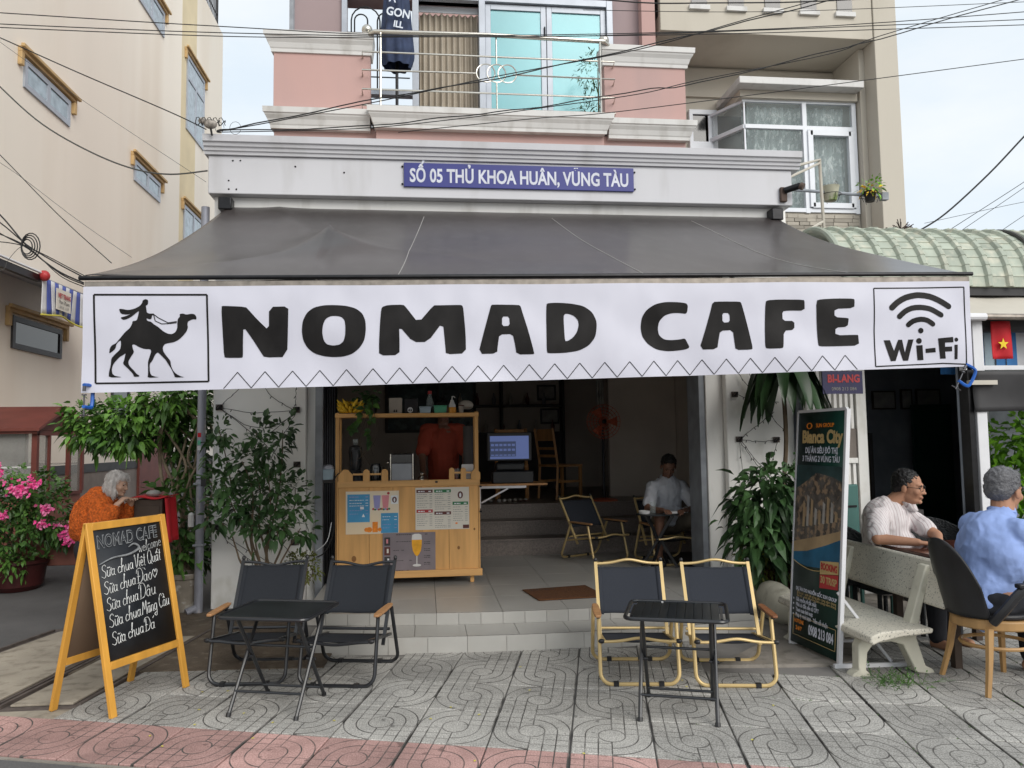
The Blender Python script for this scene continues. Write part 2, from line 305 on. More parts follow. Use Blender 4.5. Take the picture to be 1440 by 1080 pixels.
# ------------------------------------------------------------------ builders
MATS = {}
def mtx(o): return MATS.get(o.name, Matrix())
def thing(name, label, cat, loc=(0, 0, 0), rz=0.0, group=None):
    o = bpy.data.objects.new(name, None); COL.objects.link(o); o.location = loc; o.rotation_euler = (0, 0, rz)
    o.empty_display_size = 0.1
    o['label'] = label; o['category'] = cat
    if group: o['group'] = group
    MATS[o.name] = Matrix.Translation(loc) @ Matrix.Rotation(rz, 4, 'Z')
    return o
def tag(o, label, cat, group=None, kind=None):
    if label: o['label'] = label
    if cat: o['category'] = cat
    if group: o['group'] = group
    if kind: o['kind'] = kind
    return o
def link(name, me, m, parent=None, sub=None):
    o = bpy.data.objects.new(name, me); COL.objects.link(o)
    if m is not None and not me.materials: me.materials.append(M[m] if isinstance(m, str) else m)
    if parent: o.parent = parent; MATS[o.name] = mtx(parent)
    return o
class B:
    def __init__(s): s.v = []; s.f = []; s.T = None
    def add(s, vs, fs):
        k = len(s.v)
        if s.T is not None: vs = [s.T @ Vector(v) for v in vs]
        s.v += [tuple(v) for v in vs]; s.f += [tuple(i+k for i in f) for f in fs]; return s
    def box(s, x0, x1, y0, y1, z0, z1):
        return s.add([(x0,y0,z0),(x1,y0,z0),(x1,y1,z0),(x0,y1,z0),(x0,y0,z1),(x1,y0,z1),(x1,y1,z1),(x0,y1,z1)],
                     [(0,3,2,1),(4,5,6,7),(0,1,5,4),(1,2,6,5),(2,3,7,6),(3,0,4,7)])
    def obox(s, p0, p1, wx, wz, up=(0, 0, 1)):      # bar of rectangular section from p0 to p1
        p0, p1 = Vector(p0), Vector(p1); d = (p1-p0).normalized(); u = Vector(up)
        if abs(d.dot(u)) > 0.98: u = Vector((0, 1, 0))
        a = d.cross(u).normalized()*wx/2; b = a.cross(d).normalized()*wz/2
        vs = [p0-a-b, p0+a-b, p0+a+b, p0-a+b, p1-a-b, p1+a-b, p1+a+b, p1-a+b]
        return s.add(vs, [(0,1,2,3),(7,6,5,4),(0,4,5,1),(1,5,6,2),(2,6,7,3),(3,7,4,0)])
    def tube(s, pts, r, n=8, closed=False, caps=True):
        P = [Vector(p) for p in pts]; m = len(P); rr = r if isinstance(r, (list, tuple)) else [r]*m
        ring = []; a = None
        for i in range(m):
            if closed: t = P[(i+1) % m]-P[i-1]
            else: t = (P[min(i+1, m-1)]-P[max(i-1, 0)])
            t = t.normalized() if t.length > 1e-9 else Vector((0, 0, 1))
            if a is None:
                a = t.orthogonal().normalized()
                if n == 4: a = (a + t.cross(a)).normalized()
            else: a = (a - t*a.dot(t)); a = a.normalized() if a.length > 1e-6 else t.orthogonal().normalized()
            b = t.cross(a)
            ring += [P[i]+(a*math.cos(2*math.pi*k/n)+b*math.sin(2*math.pi*k/n))*rr[i] for k in range(n)]
        fs = []
        for i in range(m if closed else m-1):
            j = (i+1) % m
            for k in range(n): fs.append((i*n+k, i*n+(k+1) % n, j*n+(k+1) % n, j*n+k))
        if caps and not closed: fs += [tuple(range(n))[::-1], tuple((m-1)*n+k for k in range(n))]
        return s.add(ring, fs)
    def cyl(s, p0, p1, r, r1=None, n=12): return s.tube([p0, p1], [r, r if r1 is None else r1], n)
    def lathe(s, prof, c=(0, 0, 0), n=16):
        vs = []; fs = []; m = len(prof)
        for r, z in prof: vs += [(c[0]+r*math.cos(2*math.pi*k/n), c[1]+r*math.sin(2*math.pi*k/n), c[2]+z) for k in range(n)]
        for i in range(m-1):
            for k in range(n): fs.append((i*n+k, i*n+(k+1) % n, (i+1)*n+(k+1) % n, (i+1)*n+k))
        fs += [tuple(range(n))[::-1], tuple((m-1)*n+k for k in range(n))]
        return s.add(vs, fs)
    def ball(s, c, r, n=12, m=8, rot=None):
        rx, ry, rz = r if isinstance(r, (tuple, list)) else (r, r, r)
        vs = [Vector((0, 0, rz))]; fs = []
        for i in range(1, m):
            th = math.pi*i/m
            vs += [Vector((rx*math.sin(th)*math.cos(2*math.pi*k/n), ry*math.sin(th)*math.sin(2*math.pi*k/n), rz*math.cos(th))) for k in range(n)]
        vs.append(Vector((0, 0, -rz)))
        for k in range(n): fs.append((0, 1+k, 1+(k+1) % n))
        for i in range(m-2):
            for k in range(n): a = 1+i*n; fs.append((a+k, a+n+k, a+n+(k+1) % n, a+(k+1) % n))
        a = 1+(m-2)*n; e = len(vs)-1
        for k in range(n): fs.append((a+k, e, a+(k+1) % n))
        if rot is not None: vs = [rot @ v for v in vs]
        return s.add([v+Vector(c) for v in vs], fs)
    def prism(s, pts, y0, y1, f=lambda a, b, y: (a, y, b)):      # outline (a,b) extruded between y0 and y1
        n = len(pts); vs = [f(a, b, y0) for a, b in pts]+[f(a, b, y1) for a, b in pts]
        return s.add(vs, [tuple(range(n)), tuple(range(n, 2*n))[::-1]]+[(i, i+n, (i+1) % n+n, (i+1) % n) for i in range(n)])
    def grid(s, fn, nu, nv):
        vs = [fn(i/nu, j/nv) for j in range(nv+1) for i in range(nu+1)]
        return s.add(vs, [(j*(nu+1)+i, j*(nu+1)+i+1, (j+1)*(nu+1)+i+1, (j+1)*(nu+1)+i) for j in range(nv) for i in range(nu)])
    def mesh(s, name, smooth=35, fix=True):
        me = bpy.data.meshes.new(name); me.from_pydata(s.v, [], s.f)
        if fix:
            bm = bmesh.new(); bm.from_mesh(me); bmesh.ops.recalc_face_normals(bm, faces=bm.faces); bm.to_mesh(me); bm.free()
        if smooth:
            me.polygons.foreach_set('use_smooth', [True]*len(me.polygons)); me.set_sharp_from_angle(angle=R(smooth))
        me.update(); return me
    def done(s, name, m, parent=None, world=False, smooth=35, bev=0, label=None, solid=0, fix=True):
        if world and parent:
            inv = mtx(parent).inverted(); s.v = [tuple(inv @ Vector(v)) for v in s.v]
        o = link(name, s.mesh(name, smooth, fix), m, parent)
        if solid:
            k = o.modifiers.new('solid', 'SOLIDIFY'); k.thickness = solid; k.offset = 0
        if bev:
            k = o.modifiers.new('bevel', 'BEVEL'); k.width = bev; k.segments = 2; k.limit_method = 'ANGLE'; k.angle_limit = R(40)
        if label: o['label'] = label
        return o
def text(body, size, m, parent, mx, name='lettering', bold=0.0, sx=1.0, align='CENTER', shear=0.0, sp=1.0, fit=0):
    cu = bpy.data.curves.new('t', 'FONT'); cu.body = body; cu.size = size; cu.offset = bold; cu.align_x = align; cu.align_y = 'CENTER'
    cu.shear = shear; cu.resolution_u = 3; cu.space_character = sp; cu.extrude = 0.0004
    t = bpy.data.objects.new('t', cu); COL.objects.link(t); bpy.context.view_layer.update()
    me = bpy.data.meshes.new_from_object(t.evaluated_get(bpy.context.evaluated_depsgraph_get()))
    bpy.data.objects.remove(t); bpy.data.curves.remove(cu)
    if fit:
        xs = [v.co.x for v in me.vertices]; sx = fit/(max(xs)-min(xs))
    me.transform(Matrix.Diagonal((sx, 1, 1, 1))); me.materials.clear()
    if parent: mx = mtx(parent).inverted() @ mx
    me.transform(mx); me.update()
    return link(name, me, m, parent)
def face_front(x, y, z, tilt=0): return Matrix.Translation((x, y, z)) @ Matrix.Rotation(R(90), 4, 'X') @ Matrix.Rotation(tilt, 4, 'Z')
def copy_tree(o, parent=None):
    c = o.copy(); COL.objects.link(c); MATS[c.name] = mtx(o)
    if parent: c.parent = parent
    for ch in list(o.children): copy_tree(ch, c)
    return c
def place(o, loc, rz, label):
    o.location = loc; o.rotation_euler = (0, 0, rz); o['label'] = label
def arc(cx, cy, r, a0, a1, n): return [(cx+r*math.cos(R(a0+(a1-a0)*i/n)), cy+r*math.sin(R(a0+(a1-a0)*i/n))) for i in range(n+1)]
def smooth_path(pts, k=6):
    P = [Vector(p) for p in pts]; out = []
    for i in range(len(P)-1):
        p0 = P[max(i-1, 0)]; p1 = P[i]; p2 = P[i+1]; p3 = P[min(i+2, len(P)-1)]
        for j in range(k):
            t = j/k; out.append(0.5*((2*p1)+(p2-p0)*t+(2*p0-5*p1+4*p2-p3)*t*t+(3*p1-p0-3*p2+p3)*t**3))
    return out+[P[-1]]
def rand(a, b): return random.uniform(a, b)
def leaf(b, p, d, up, L, W, fold=0.25, droop=0.3):      # a folded, drooping leaf of six faces
    d = d.normalized(); sd = d.cross(up)
    if sd.length < 1e-3: sd = d.orthogonal()
    sd.normalize(); u = sd.cross(d).normalized()
    def q(t, s_): return p+d*(L*t)-Vector((0, 0, 1))*(droop*L*t*t)+sd*(W*s_)+u*(abs(s_)*fold*W)
    vs = [q(0, 0), q(.28, -.42), q(.3, 0), q(.28, .42), q(.62, -.40), q(.66, 0), q(.62, .40), q(1, 0)]
    b.add(vs, [(0,1,2),(0,2,3),(1,4,5,2),(2,5,6,3),(4,7,5),(5,7,6)])
def foliage(b, blobs, count, L, W, droop=0.4, seed=1, inner=0.35):
    rg = random.Random(seed); tot = sum(r[0]*r[1]*r[2] for _, r in blobs)
    for c, r in blobs:
        k = max(3, int(count*r[0]*r[1]*r[2]/tot)); nc = max(2, k//9)
        for _ in range(nc):
            while True:
                q = Vector((rg.uniform(-1, 1), rg.uniform(-1, 1), rg.uniform(-1, 1)))
                if inner < q.length < 1: break
            cc = Vector(c)+Vector((q.x*r[0], q.y*r[1], q.z*r[2])); tw = q.normalized()
            for _ in range(9):
                o_ = Vector((rg.gauss(0, 1), rg.gauss(0, 1), rg.gauss(0, 1)))
                d = (tw*0.9+o_*0.7+Vector((0, 0, 0.1))).normalized(); s_ = rg.uniform(0.5, 1.35)
                leaf(b, cc+o_*L*0.45, d, Vector((rg.gauss(0, .5), rg.gauss(0, .5), 1)), L*s_, W*s_, droop=droop*rg.uniform(0.4, 1.5))
def branches(b, root, tips, r0, seed=1, k=4, wob=0.05):
    rg = random.Random(seed)
    for t in tips:
        a, e = Vector(root), Vector(t); pts = [a]
        for i in range(1, k): pts.append(a.lerp(e, i/k)+Vector((rg.uniform(-wob, wob), rg.uniform(-wob, wob), rg.uniform(-wob, wob)*0.5)))
        pts.append(e); P = smooth_path(pts, 3); n = len(P)
        b.tube(P, [r0*(1-0.7*i/(n-1)) for i in range(n)], 6)

PRINT={
 'letter_n':[[(-1.211, 2.377), (-1.199, 2.381), (-1.07, 2.376), (-1.052, 2.357), (-1.004, 2.302), (-0.934, 2.232), (-0.933, 2.377), (-0.819, 2.38), (-0.82, 2.307), (-0.828, 2.074), (-0.96, 2.07), (-0.978, 2.096), (-1.027, 2.176), (-1.083, 2.257), (-1.086, 2.163), (-1.085, 2.075), (-1.091, 2.068), (-1.179, 2.068), (-1.195, 2.073), (-1.204, 2.222)]],
 'letter_o':[[(-0.74, 2.231), (-0.734, 2.291), (-0.709, 2.342), (-0.668, 2.374), (-0.61, 2.388), (-0.544, 2.39), (-0.477, 2.386), (-0.418, 2.371), (-0.376, 2.339), (-0.357, 2.292), (-0.355, 2.232), (-0.364, 2.172), (-0.393, 2.125), (-0.435, 2.091), (-0.485, 2.075), (-0.543, 2.071), (-0.609, 2.077), (-0.667, 2.095), (-0.708, 2.129), (-0.733, 2.176)], [(-0.618, 2.223), (-0.612, 2.27), (-0.597, 2.304), (-0.568, 2.321), (-0.535, 2.323), (-0.502, 2.317), (-0.483, 2.296), (-0.478, 2.257), (-0.479, 2.206), (-0.489, 2.167), (-0.514, 2.146), (-0.551, 2.141), (-0.589, 2.148), (-0.609, 2.172)]],
 'letter_m':[[(-0.262, 2.369), (-0.251, 2.382), (-0.221, 2.391), (-0.128, 2.394), (-0.113, 2.38), (-0.036, 2.279), (0.058, 2.391), (0.079, 2.391), (0.22, 2.395), (0.236, 2.391), (0.242, 2.372), (0.255, 2.213), (0.256, 2.092), (0.132, 2.085), (0.129, 2.129), (0.115, 2.289), (0.021, 2.162), (-0.069, 2.161), (-0.154, 2.262), (-0.151, 2.171), (-0.152, 2.082), (-0.275, 2.079), (-0.276, 2.15), (-0.27, 2.275)]],
 'letter_a':[[(0.415, 2.392), (0.423, 2.398), (0.59, 2.397), (0.601, 2.389), (0.611, 2.352), (0.646, 2.235), (0.684, 2.091), (0.678, 2.086), (0.572, 2.085), (0.562, 2.15), (0.548, 2.213), (0.465, 2.21), (0.456, 2.15), (0.45, 2.092), (0.332, 2.088), (0.371, 2.234), (0.402, 2.346)], [(0.483, 2.323), (0.528, 2.323), (0.531, 2.264), (0.482, 2.261)]],
 'letter_d':[[(0.763, 2.401), (0.778, 2.41), (0.842, 2.413), (0.929, 2.407), (1.004, 2.392), (1.058, 2.354), (1.084, 2.3), (1.085, 2.257), (1.074, 2.193), (1.031, 2.139), (0.966, 2.107), (0.879, 2.094), (0.772, 2.091), (0.761, 2.102)], [(0.873, 2.326), (0.884, 2.343), (0.911, 2.341), (0.943, 2.327), (0.966, 2.3), (0.969, 2.268), (0.957, 2.225), (0.93, 2.19), (0.897, 2.169), (0.879, 2.168), (0.875, 2.246)]],
 'letter_c':[[(1.688, 2.412), (1.679, 2.344), (1.636, 2.351), (1.58, 2.351), (1.53, 2.335), (1.495, 2.296), (1.486, 2.253), (1.493, 2.209), (1.525, 2.182), (1.57, 2.177), (1.631, 2.182), (1.665, 2.189), (1.68, 2.161), (1.696, 2.13), (1.668, 2.117), (1.606, 2.109), (1.54, 2.106), (1.474, 2.117), (1.419, 2.15), (1.382, 2.198), (1.372, 2.258), (1.382, 2.323), (1.414, 2.372), (1.471, 2.408), (1.538, 2.422), (1.627, 2.421)]],
 'letter_a.001':[[(1.852, 2.424), (1.908, 2.427), (2.035, 2.427), (2.044, 2.416), (2.064, 2.342), (2.094, 2.216), (2.114, 2.122), (2.101, 2.115), (1.999, 2.113), (1.993, 2.161), (1.983, 2.243), (1.898, 2.237), (1.886, 2.177), (1.877, 2.119), (1.758, 2.116), (1.801, 2.248), (1.836, 2.363)], [(1.915, 2.353), (1.962, 2.353), (1.965, 2.293), (1.915, 2.29)]],
 'letter_f':[[(2.207, 2.426), (2.222, 2.437), (2.297, 2.442), (2.468, 2.442), (2.474, 2.428), (2.473, 2.37), (2.363, 2.37), (2.319, 2.364), (2.32, 2.302), (2.4, 2.302), (2.397, 2.244), (2.323, 2.237), (2.316, 2.13), (2.307, 2.122), (2.204, 2.12), (2.195, 2.139), (2.196, 2.26)]],
 'letter_e':[[(2.554, 2.437), (2.587, 2.445), (2.692, 2.451), (2.816, 2.451), (2.82, 2.435), (2.814, 2.388), (2.678, 2.383), (2.677, 2.328), (2.771, 2.322), (2.774, 2.312), (2.766, 2.265), (2.683, 2.259), (2.681, 2.208), (2.834, 2.212), (2.838, 2.206), (2.842, 2.141), (2.689, 2.136), (2.564, 2.134), (2.556, 2.15), (2.554, 2.283)]],
 'camel_rider_emblem':[[(-1.663, 2.411), (-1.647, 2.419), (-1.633, 2.414), (-1.631, 2.397), (-1.636, 2.383), (-1.645, 2.38), (-1.641, 2.359), (-1.638, 2.337), (-1.623, 2.332), (-1.6, 2.333), (-1.596, 2.326), (-1.609, 2.321), (-1.611, 2.302), (-1.622, 2.297), (-1.64, 2.305), (-1.636, 2.289), (-1.613, 2.283), (-1.599, 2.269), (-1.572, 2.252), (-1.544, 2.226), (-1.517, 2.212), (-1.494, 2.21), (-1.476, 2.221), (-1.465, 2.245), (-1.465, 2.279), (-1.462, 2.302), (-1.45, 2.315), (-1.452, 2.331), (-1.432, 2.334), (-1.414, 2.327), (-1.382, 2.333), (-1.364, 2.329), (-1.354, 2.31), (-1.356, 2.298), (-1.373, 2.3), (-1.386, 2.296), (-1.404, 2.286), (-1.407, 2.269), (-1.404, 2.25), (-1.412, 2.226), (-1.43, 2.202), (-1.453, 2.178), (-1.48, 2.162), (-1.516, 2.155), (-1.534, 2.15), (-1.545, 2.131), (-1.542, 2.107), (-1.523, 2.079), (-1.5, 2.05), (-1.497, 2.022), (-1.486, 1.993), (-1.467, 1.972), (-1.44, 1.957), (-1.417, 1.952), (-1.476, 1.951), (-1.478, 1.965), (-1.495, 2.003), (-1.513, 2.031), (-1.527, 2.055), (-1.55, 2.079), (-1.573, 2.102), (-1.587, 2.088), (-1.604, 2.05), (-1.62, 2.032), (-1.619, 1.984), (-1.611, 1.964), (-1.584, 1.956), (-1.562, 1.954), (-1.634, 1.95), (-1.63, 1.975), (-1.629, 2.022), (-1.629, 2.046), (-1.618, 2.079), (-1.61, 2.107), (-1.614, 2.119), (-1.65, 2.121), (-1.677, 2.131), (-1.709, 2.15), (-1.72, 2.145), (-1.715, 2.121), (-1.708, 2.103), (-1.73, 2.07), (-1.743, 2.046), (-1.738, 2.023), (-1.711, 1.994), (-1.697, 1.975), (-1.68, 1.964), (-1.683, 1.958), (-1.712, 1.957), (-1.716, 1.974), (-1.747, 2.008), (-1.774, 2.034), (-1.765, 2.06), (-1.757, 2.098), (-1.766, 2.089), (-1.793, 2.074), (-1.827, 2.034), (-1.836, 2.004), (-1.833, 1.976), (-1.817, 1.962), (-1.774, 1.955), (-1.852, 1.953), (-1.851, 1.985), (-1.841, 2.032), (-1.839, 2.065), (-1.82, 2.089), (-1.789, 2.117), (-1.783, 2.145), (-1.784, 2.173), (-1.799, 2.164), (-1.809, 2.15), (-1.816, 2.122), (-1.838, 2.103), (-1.851, 2.095), (-1.847, 2.126), (-1.834, 2.145), (-1.812, 2.155), (-1.786, 2.188), (-1.76, 2.221), (-1.734, 2.244), (-1.721, 2.268), (-1.718, 2.287), (-1.699, 2.289), (-1.692, 2.297), (-1.686, 2.325), (-1.682, 2.349), (-1.699, 2.335), (-1.726, 2.311), (-1.757, 2.295), (-1.775, 2.295), (-1.787, 2.308), (-1.757, 2.316), (-1.726, 2.33), (-1.753, 2.325), (-1.785, 2.33), (-1.797, 2.36), (-1.772, 2.358), (-1.745, 2.352), (-1.709, 2.36), (-1.678, 2.378), (-1.665, 2.397)]],
 'wifi_letter':[[(3.014, 2.175), (3.058, 2.176), (3.084, 2.104), (3.117, 2.179), (3.144, 2.179), (3.161, 2.092), (3.188, 2.18), (3.224, 2.181), (3.181, 2.04), (3.145, 2.039), (3.122, 2.115), (3.091, 2.038), (3.057, 2.036)]],
 'wifi_letter.001':[[(3.243, 2.141), (3.286, 2.143), (3.291, 2.044), (3.249, 2.042)]],
 'wifi_letter.002':[[(3.307, 2.119), (3.375, 2.125), (3.377, 2.095), (3.309, 2.091)]],
 'wifi_letter.003':[[(3.394, 2.187), (3.501, 2.197), (3.502, 2.161), (3.442, 2.159), (3.442, 2.131), (3.491, 2.133), (3.491, 2.101), (3.442, 2.099), (3.446, 2.053), (3.408, 2.052)]],
 'wifi_letter.004':[[(3.509, 2.145), (3.532, 2.145), (3.527, 2.049), (3.507, 2.047)]],
}
STROKES=[
 ('camel_frame',[(-1.939, 2.443), (-1.295, 2.447), (-1.282, 1.926), (-1.922, 1.918), (-1.939, 2.443)],0.011),
 ('rein',[(-1.6, 2.328), (-1.573, 2.307), (-1.518, 2.278), (-1.468, 2.286)],0.005),
 ('rein',[(-1.6, 2.326), (-1.59, 2.288), (-1.554, 2.271), (-1.509, 2.273), (-1.468, 2.279)],0.005),
 ('wifi_frame',[(2.962, 2.522), (3.286, 2.527), (3.605, 2.535), (3.598, 2.243), (3.59, 2.014), (3.427, 2.021), (2.949, 2.001), (2.949, 2.242), (2.962, 2.522)],0.008),
 ('wifi_arc',[(3.08, 2.392), (3.12, 2.427), (3.181, 2.46), (3.249, 2.476), (3.287, 2.478), (3.351, 2.47), (3.409, 2.448), (3.455, 2.423), (3.485, 2.404)],0.04),
 ('wifi_arc',[(3.13, 2.333), (3.167, 2.365), (3.219, 2.389), (3.283, 2.395), (3.346, 2.386), (3.387, 2.367), (3.425, 2.345)],0.036),
 ('wifi_arc',[(3.19, 2.278), (3.223, 2.302), (3.278, 2.315), (3.325, 2.307), (3.361, 2.283)],0.034),
]
DOTS=[((3.275, 2.239), 0.0185), ((3.262, 2.171), 0.019), ((3.524, 2.179), 0.0135)]
CABLES={
 'A':([(-3.802, 6.6, 5.144), (-1.712, 6.6, 5.104), (0.16, 6.6, 5.109), (3.313, 6.6, 5.324), (6.224, 6.6, 5.662)],0.0040),
 'B':([(-3.856, 6.7, 5.094), (-1.737, 6.7, 5.101), (0.673, 6.7, 5.174), (2.668, 6.7, 5.314), (6.312, 6.7, 5.63)],0.0040),
 'C':([(-3.912, 6.8, 5.116), (-1.763, 6.8, 5.122), (-0.218, 6.8, 5.186), (2.707, 6.8, 5.349), (6.402, 6.8, 5.631)],0.0040),
 'D':([(1.418, 6.5, 5.448), (2.597, 6.5, 5.469), (4.603, 6.5, 5.634)],0.0060),
 'D2':([(1.503, 6.9, 5.583), (3.471, 6.9, 5.667), (6.514, 6.9, 5.94)],0.0030),
 'E':([(-4.144, 7.2, 5.379), (-3.781, 7.2, 5.23), (-3.107, 7.2, 4.933), (-2.297, 7.2, 4.59), (-1.981, 7.2, 4.439)],0.0050),
 'E2':([(-1.834, 7.0, 4.349), (-1.495, 7.0, 4.425), (-0.356, 7.0, 4.711), (0.698, 7.0, 4.935), (2.073, 7.0, 5.3), (3.152, 7.0, 5.607), (4.273, 7.0, 5.942)],0.0055),
 'E2b':([(-1.839, 7.02, 4.35), (-1.375, 7.02, 4.451), (-0.357, 7.02, 4.693), (0.7, 7.02, 4.966), (2.079, 7.02, 5.289), (3.162, 7.02, 5.641), (4.288, 7.02, 5.999)],0.0045),
 'E3':([(-1.808, 6.9, 4.309), (-0.604, 6.9, 4.386), (0.272, 6.9, 4.508), (1.081, 6.9, 4.63), (2.033, 6.9, 4.823), (2.597, 6.9, 4.914), (3.934, 6.9, 5.288), (4.48, 6.9, 5.442), (6.122, 6.9, 5.965)],0.0050),
 'E3b':([(-1.813, 6.92, 4.304), (-0.606, 6.92, 4.375), (0.272, 6.92, 4.49), (1.084, 6.92, 4.626), (2.038, 6.92, 4.798), (2.605, 6.92, 4.952), (3.944, 6.92, 5.27), (4.495, 6.92, 5.482), (6.143, 6.92, 6.023)],0.0040),
 'F':([(-0.208, 6.4, 4.143), (1.001, 6.4, 4.307), (1.627, 6.4, 4.378), (3.189, 6.4, 4.628), (5.564, 6.4, 5.025), (6.005, 6.4, 5.106)],0.0035),
 'G':([(-4.194, 7.3, 5.218), (-3.819, 7.3, 4.82), (-3.444, 7.3, 4.48), (-3.008, 7.3, 4.227), (-2.632, 7.3, 4.083), (-2.318, 7.3, 4.044), (-1.99, 7.3, 4.086)],0.0070),
 'H':([(-4.081, 7.3, 5.424), (-3.207, 7.3, 4.789), (-2.001, 7.3, 3.978)],0.0020),
 'I':([(-3.658, 6.6, 4.122), (-3.434, 6.6, 3.932), (-2.983, 6.6, 3.455), (-2.548, 6.6, 3.047)],0.0040),
 'J':([(-3.764, 6.8, 4.077), (-3.422, 6.8, 3.86), (-2.902, 6.8, 3.455), (-2.465, 6.8, 3.144)],0.0020),
 'K':([(-3.254, 5.9, 3.399), (-3.056, 5.9, 3.235), (-2.855, 5.9, 2.997), (-2.655, 5.9, 2.831), (-2.467, 5.9, 2.739)],0.0060),
 'K1':([(-3.278, 5.95, 3.309), (-3.08, 5.95, 3.191), (-2.879, 5.95, 3.02), (-2.679, 5.95, 2.895), (-2.489, 5.95, 2.791)],0.0050),
 'K2':([(-3.26, 5.92, 3.248), (-3.062, 5.92, 3.104), (-2.864, 5.92, 2.991), (-2.639, 5.92, 2.81), (-2.475, 5.92, 2.732)],0.0045),
 'K3':([(-3.297, 6.0, 3.069), (-3.101, 6.0, 3.061), (-2.953, 6.0, 3.037), (-2.803, 6.0, 2.975), (-2.601, 6.0, 2.865), (-2.474, 6.0, 2.797)],0.0035),
 'K4':([(-3.284, 5.97, 3.167), (-3.038, 5.97, 3.091), (-2.864, 5.97, 2.993), (-2.661, 5.97, 2.804), (-2.485, 5.97, 2.721)],0.0035),
 'K5':([(-3.24, 5.9, 2.981), (-3.043, 5.9, 2.827), (-2.988, 5.9, 2.906), (-2.927, 5.9, 2.985), (-2.88, 5.9, 3.012)],0.0020),
 'R':([(7.732, 8.5, 5.571), (7.323, 8.5, 5.179), (6.821, 8.5, 4.694), (6.235, 8.5, 4.198), (5.857, 8.5, 3.966)],0.0110),
 'R2':([(8.346, 9.0, 5.192), (7.713, 9.0, 4.788), (6.568, 9.0, 4.096)],0.0045),
 'R3':([(8.434, 9.1, 5.165), (7.794, 9.1, 4.748), (6.807, 9.1, 4.118)],0.0040),
 'R4':([(8.674, 9.4, 4.749), (8.038, 9.4, 4.657), (6.584, 9.4, 4.339)],0.0030),
 'R5':([(8.497, 9.2, 4.787), (7.855, 9.2, 4.409), (7.432, 9.2, 4.145)],0.0040),
}
# ================================================================== SETTING
def struct(name, b, m, **kw):
    o = b.done(name, m, **kw); o['kind'] = 'structure'; return o
def sheet(pts, z, t=0.02):
    b = B(); n = len(pts); b.add([(x, y, z) for x, y in pts]+[(x, y, z-t) for x, y in pts], [tuple(range(n)), tuple(range(n, 2*n))[::-1]]+[(i, i+n, (i+1) % n+n, (i+1) % n) for i in range(n)]); return b
g = B(); g.box(-300, 300, -300, 300, -0.14, -0.12); struct('ground', g, 'concrete')
# alley rising gently to the left rear
def alley(u, v):
    y = 2.0+u*60; return (-12+v*10.3, y, 0.003 + 0.045*max(0, y-7.2) if y > 7.2 else 0.003)
struct('alley_road', B().grid(alley, 60, 2), 'asphalt', smooth=0)
# pavement: sand bed and one object per tile
E1 = Vector((0.4006, -0.1286, 0)); E2 = Vector((0.110, 0.483, 0)); O = Vector((0.298, 4.010, 0))
def uvw(i, j): p = O+E1*i+E2*j; return (p.x, p.y)
pave = struct('pavement', sheet([uvw(-7, -1), uvw(34, -1), uvw(34, 26), uvw(-2, 26), uvw(-2.2, 5), uvw(-6.1, 5)], 0.0, 0.1), 'grout')
road = struct('road', sheet([uvw(-60, -30), uvw(60, -30), uvw(60, -1.02), uvw(-60, -1.02)], 0.001, 0.05), 'asphalt')
kb = sheet([uvw(-12, -1.05), uvw(34, -1.05), uvw(34, -1.004), uvw(-12, -1.004)], 0.008, 0.05); kb.done('kerb_strip', 'concrete', parent=pave)
def tile_mesh(f, pink):
    b = B(); g_ = 0.0045; e1 = E1.normalized(); e2 = E2.normalized()
    c = [e1*g_+e2*g_, E1-e1*g_+e2*g_, E1+E2-e1*g_-e2*g_, E2+e1*g_-e2*g_]
    ins = 0.004; c2 = [c[0]+(e1+e2)*ins, c[1]+(e2-e1)*ins, c[2]-(e1+e2)*ins, c[3]+(e1-e2)*ins]
    b.add([(*v.xy, 0.0) for v in c]+[(*v.xy, 0.012) for v in c]+[(*v.xy, 0.015) for v in c2],
          [(0,1,5,4),(1,2,6,5),(2,3,7,6),(3,0,4,7),(4,5,9,8),(5,6,10,9),(6,7,11,10),(7,4,8,11),(8,9,10,11)])
    me = b.mesh('paving_tile', 0); uvl = me.uv_layers.new(name='UVMap')
    A = Matrix(((E1.x, E2.x), (E1.y, E2.y))).inverted()
    for lp in me.loops:
        q = A @ me.vertices[lp.vertex_index].co.xy; uvl.data[lp.index].uv = q
    me.materials.append(M['paver_%s%d' % ('pink' if pink else 'grey', f)]); return me
TM = {(f, p): tile_mesh(f, p) for f in (0, 1) for p in (0, 1)}
def tile_ok(i, j):
    c = O+E1*(i+.5)+E2*(j+.5); x, y = c.x, c.y
    if j == -1: return -3.4 < x < 6.0
    if x < -2.02+0.2*(y-4.95): return False
    if y > 5.98 and x < 2.75: return False
    if 2.0 < x < 2.95 and y > 5.05+0.05*(x-2): return False
    if y > 6.4 or x > 6.3: return False
    return True
for j in range(-1, 8):
    for i in range(-10, 22):
        if tile_ok(i, j):
            o = link('paving_tile', TM[((i+j) % 2, j == -1)], None, pave); p = O+E1*i+E2*j
            o.location = (p.x, p.y, rand(-0.0015, 0.002)); o.rotation_euler = (rand(-.003, .003), rand(-.003, .003), rand(-.002, .002))
struct('dirt_patch', sheet([(-2.7, 5.7), (-0.7, 5.55), (-0.6, 7.7), (-3.0, 8.4)], 0.021, 0.03), 'dirt')
struct('concrete_apron', sheet([(1.95, 5.16), (2.75, 5.06), (3.02, 5.15), (3.2, 5.6), (3.3, 7.7), (2.6, 7.7), (2.6, 5.78)], 0.022, 0.03), 'concrete')
struct('side_yard_paving', sheet([(2.9, 5.6), (14, 5.6), (14, 12), (2.9, 12)], 0.006, 0.02), 'concrete')
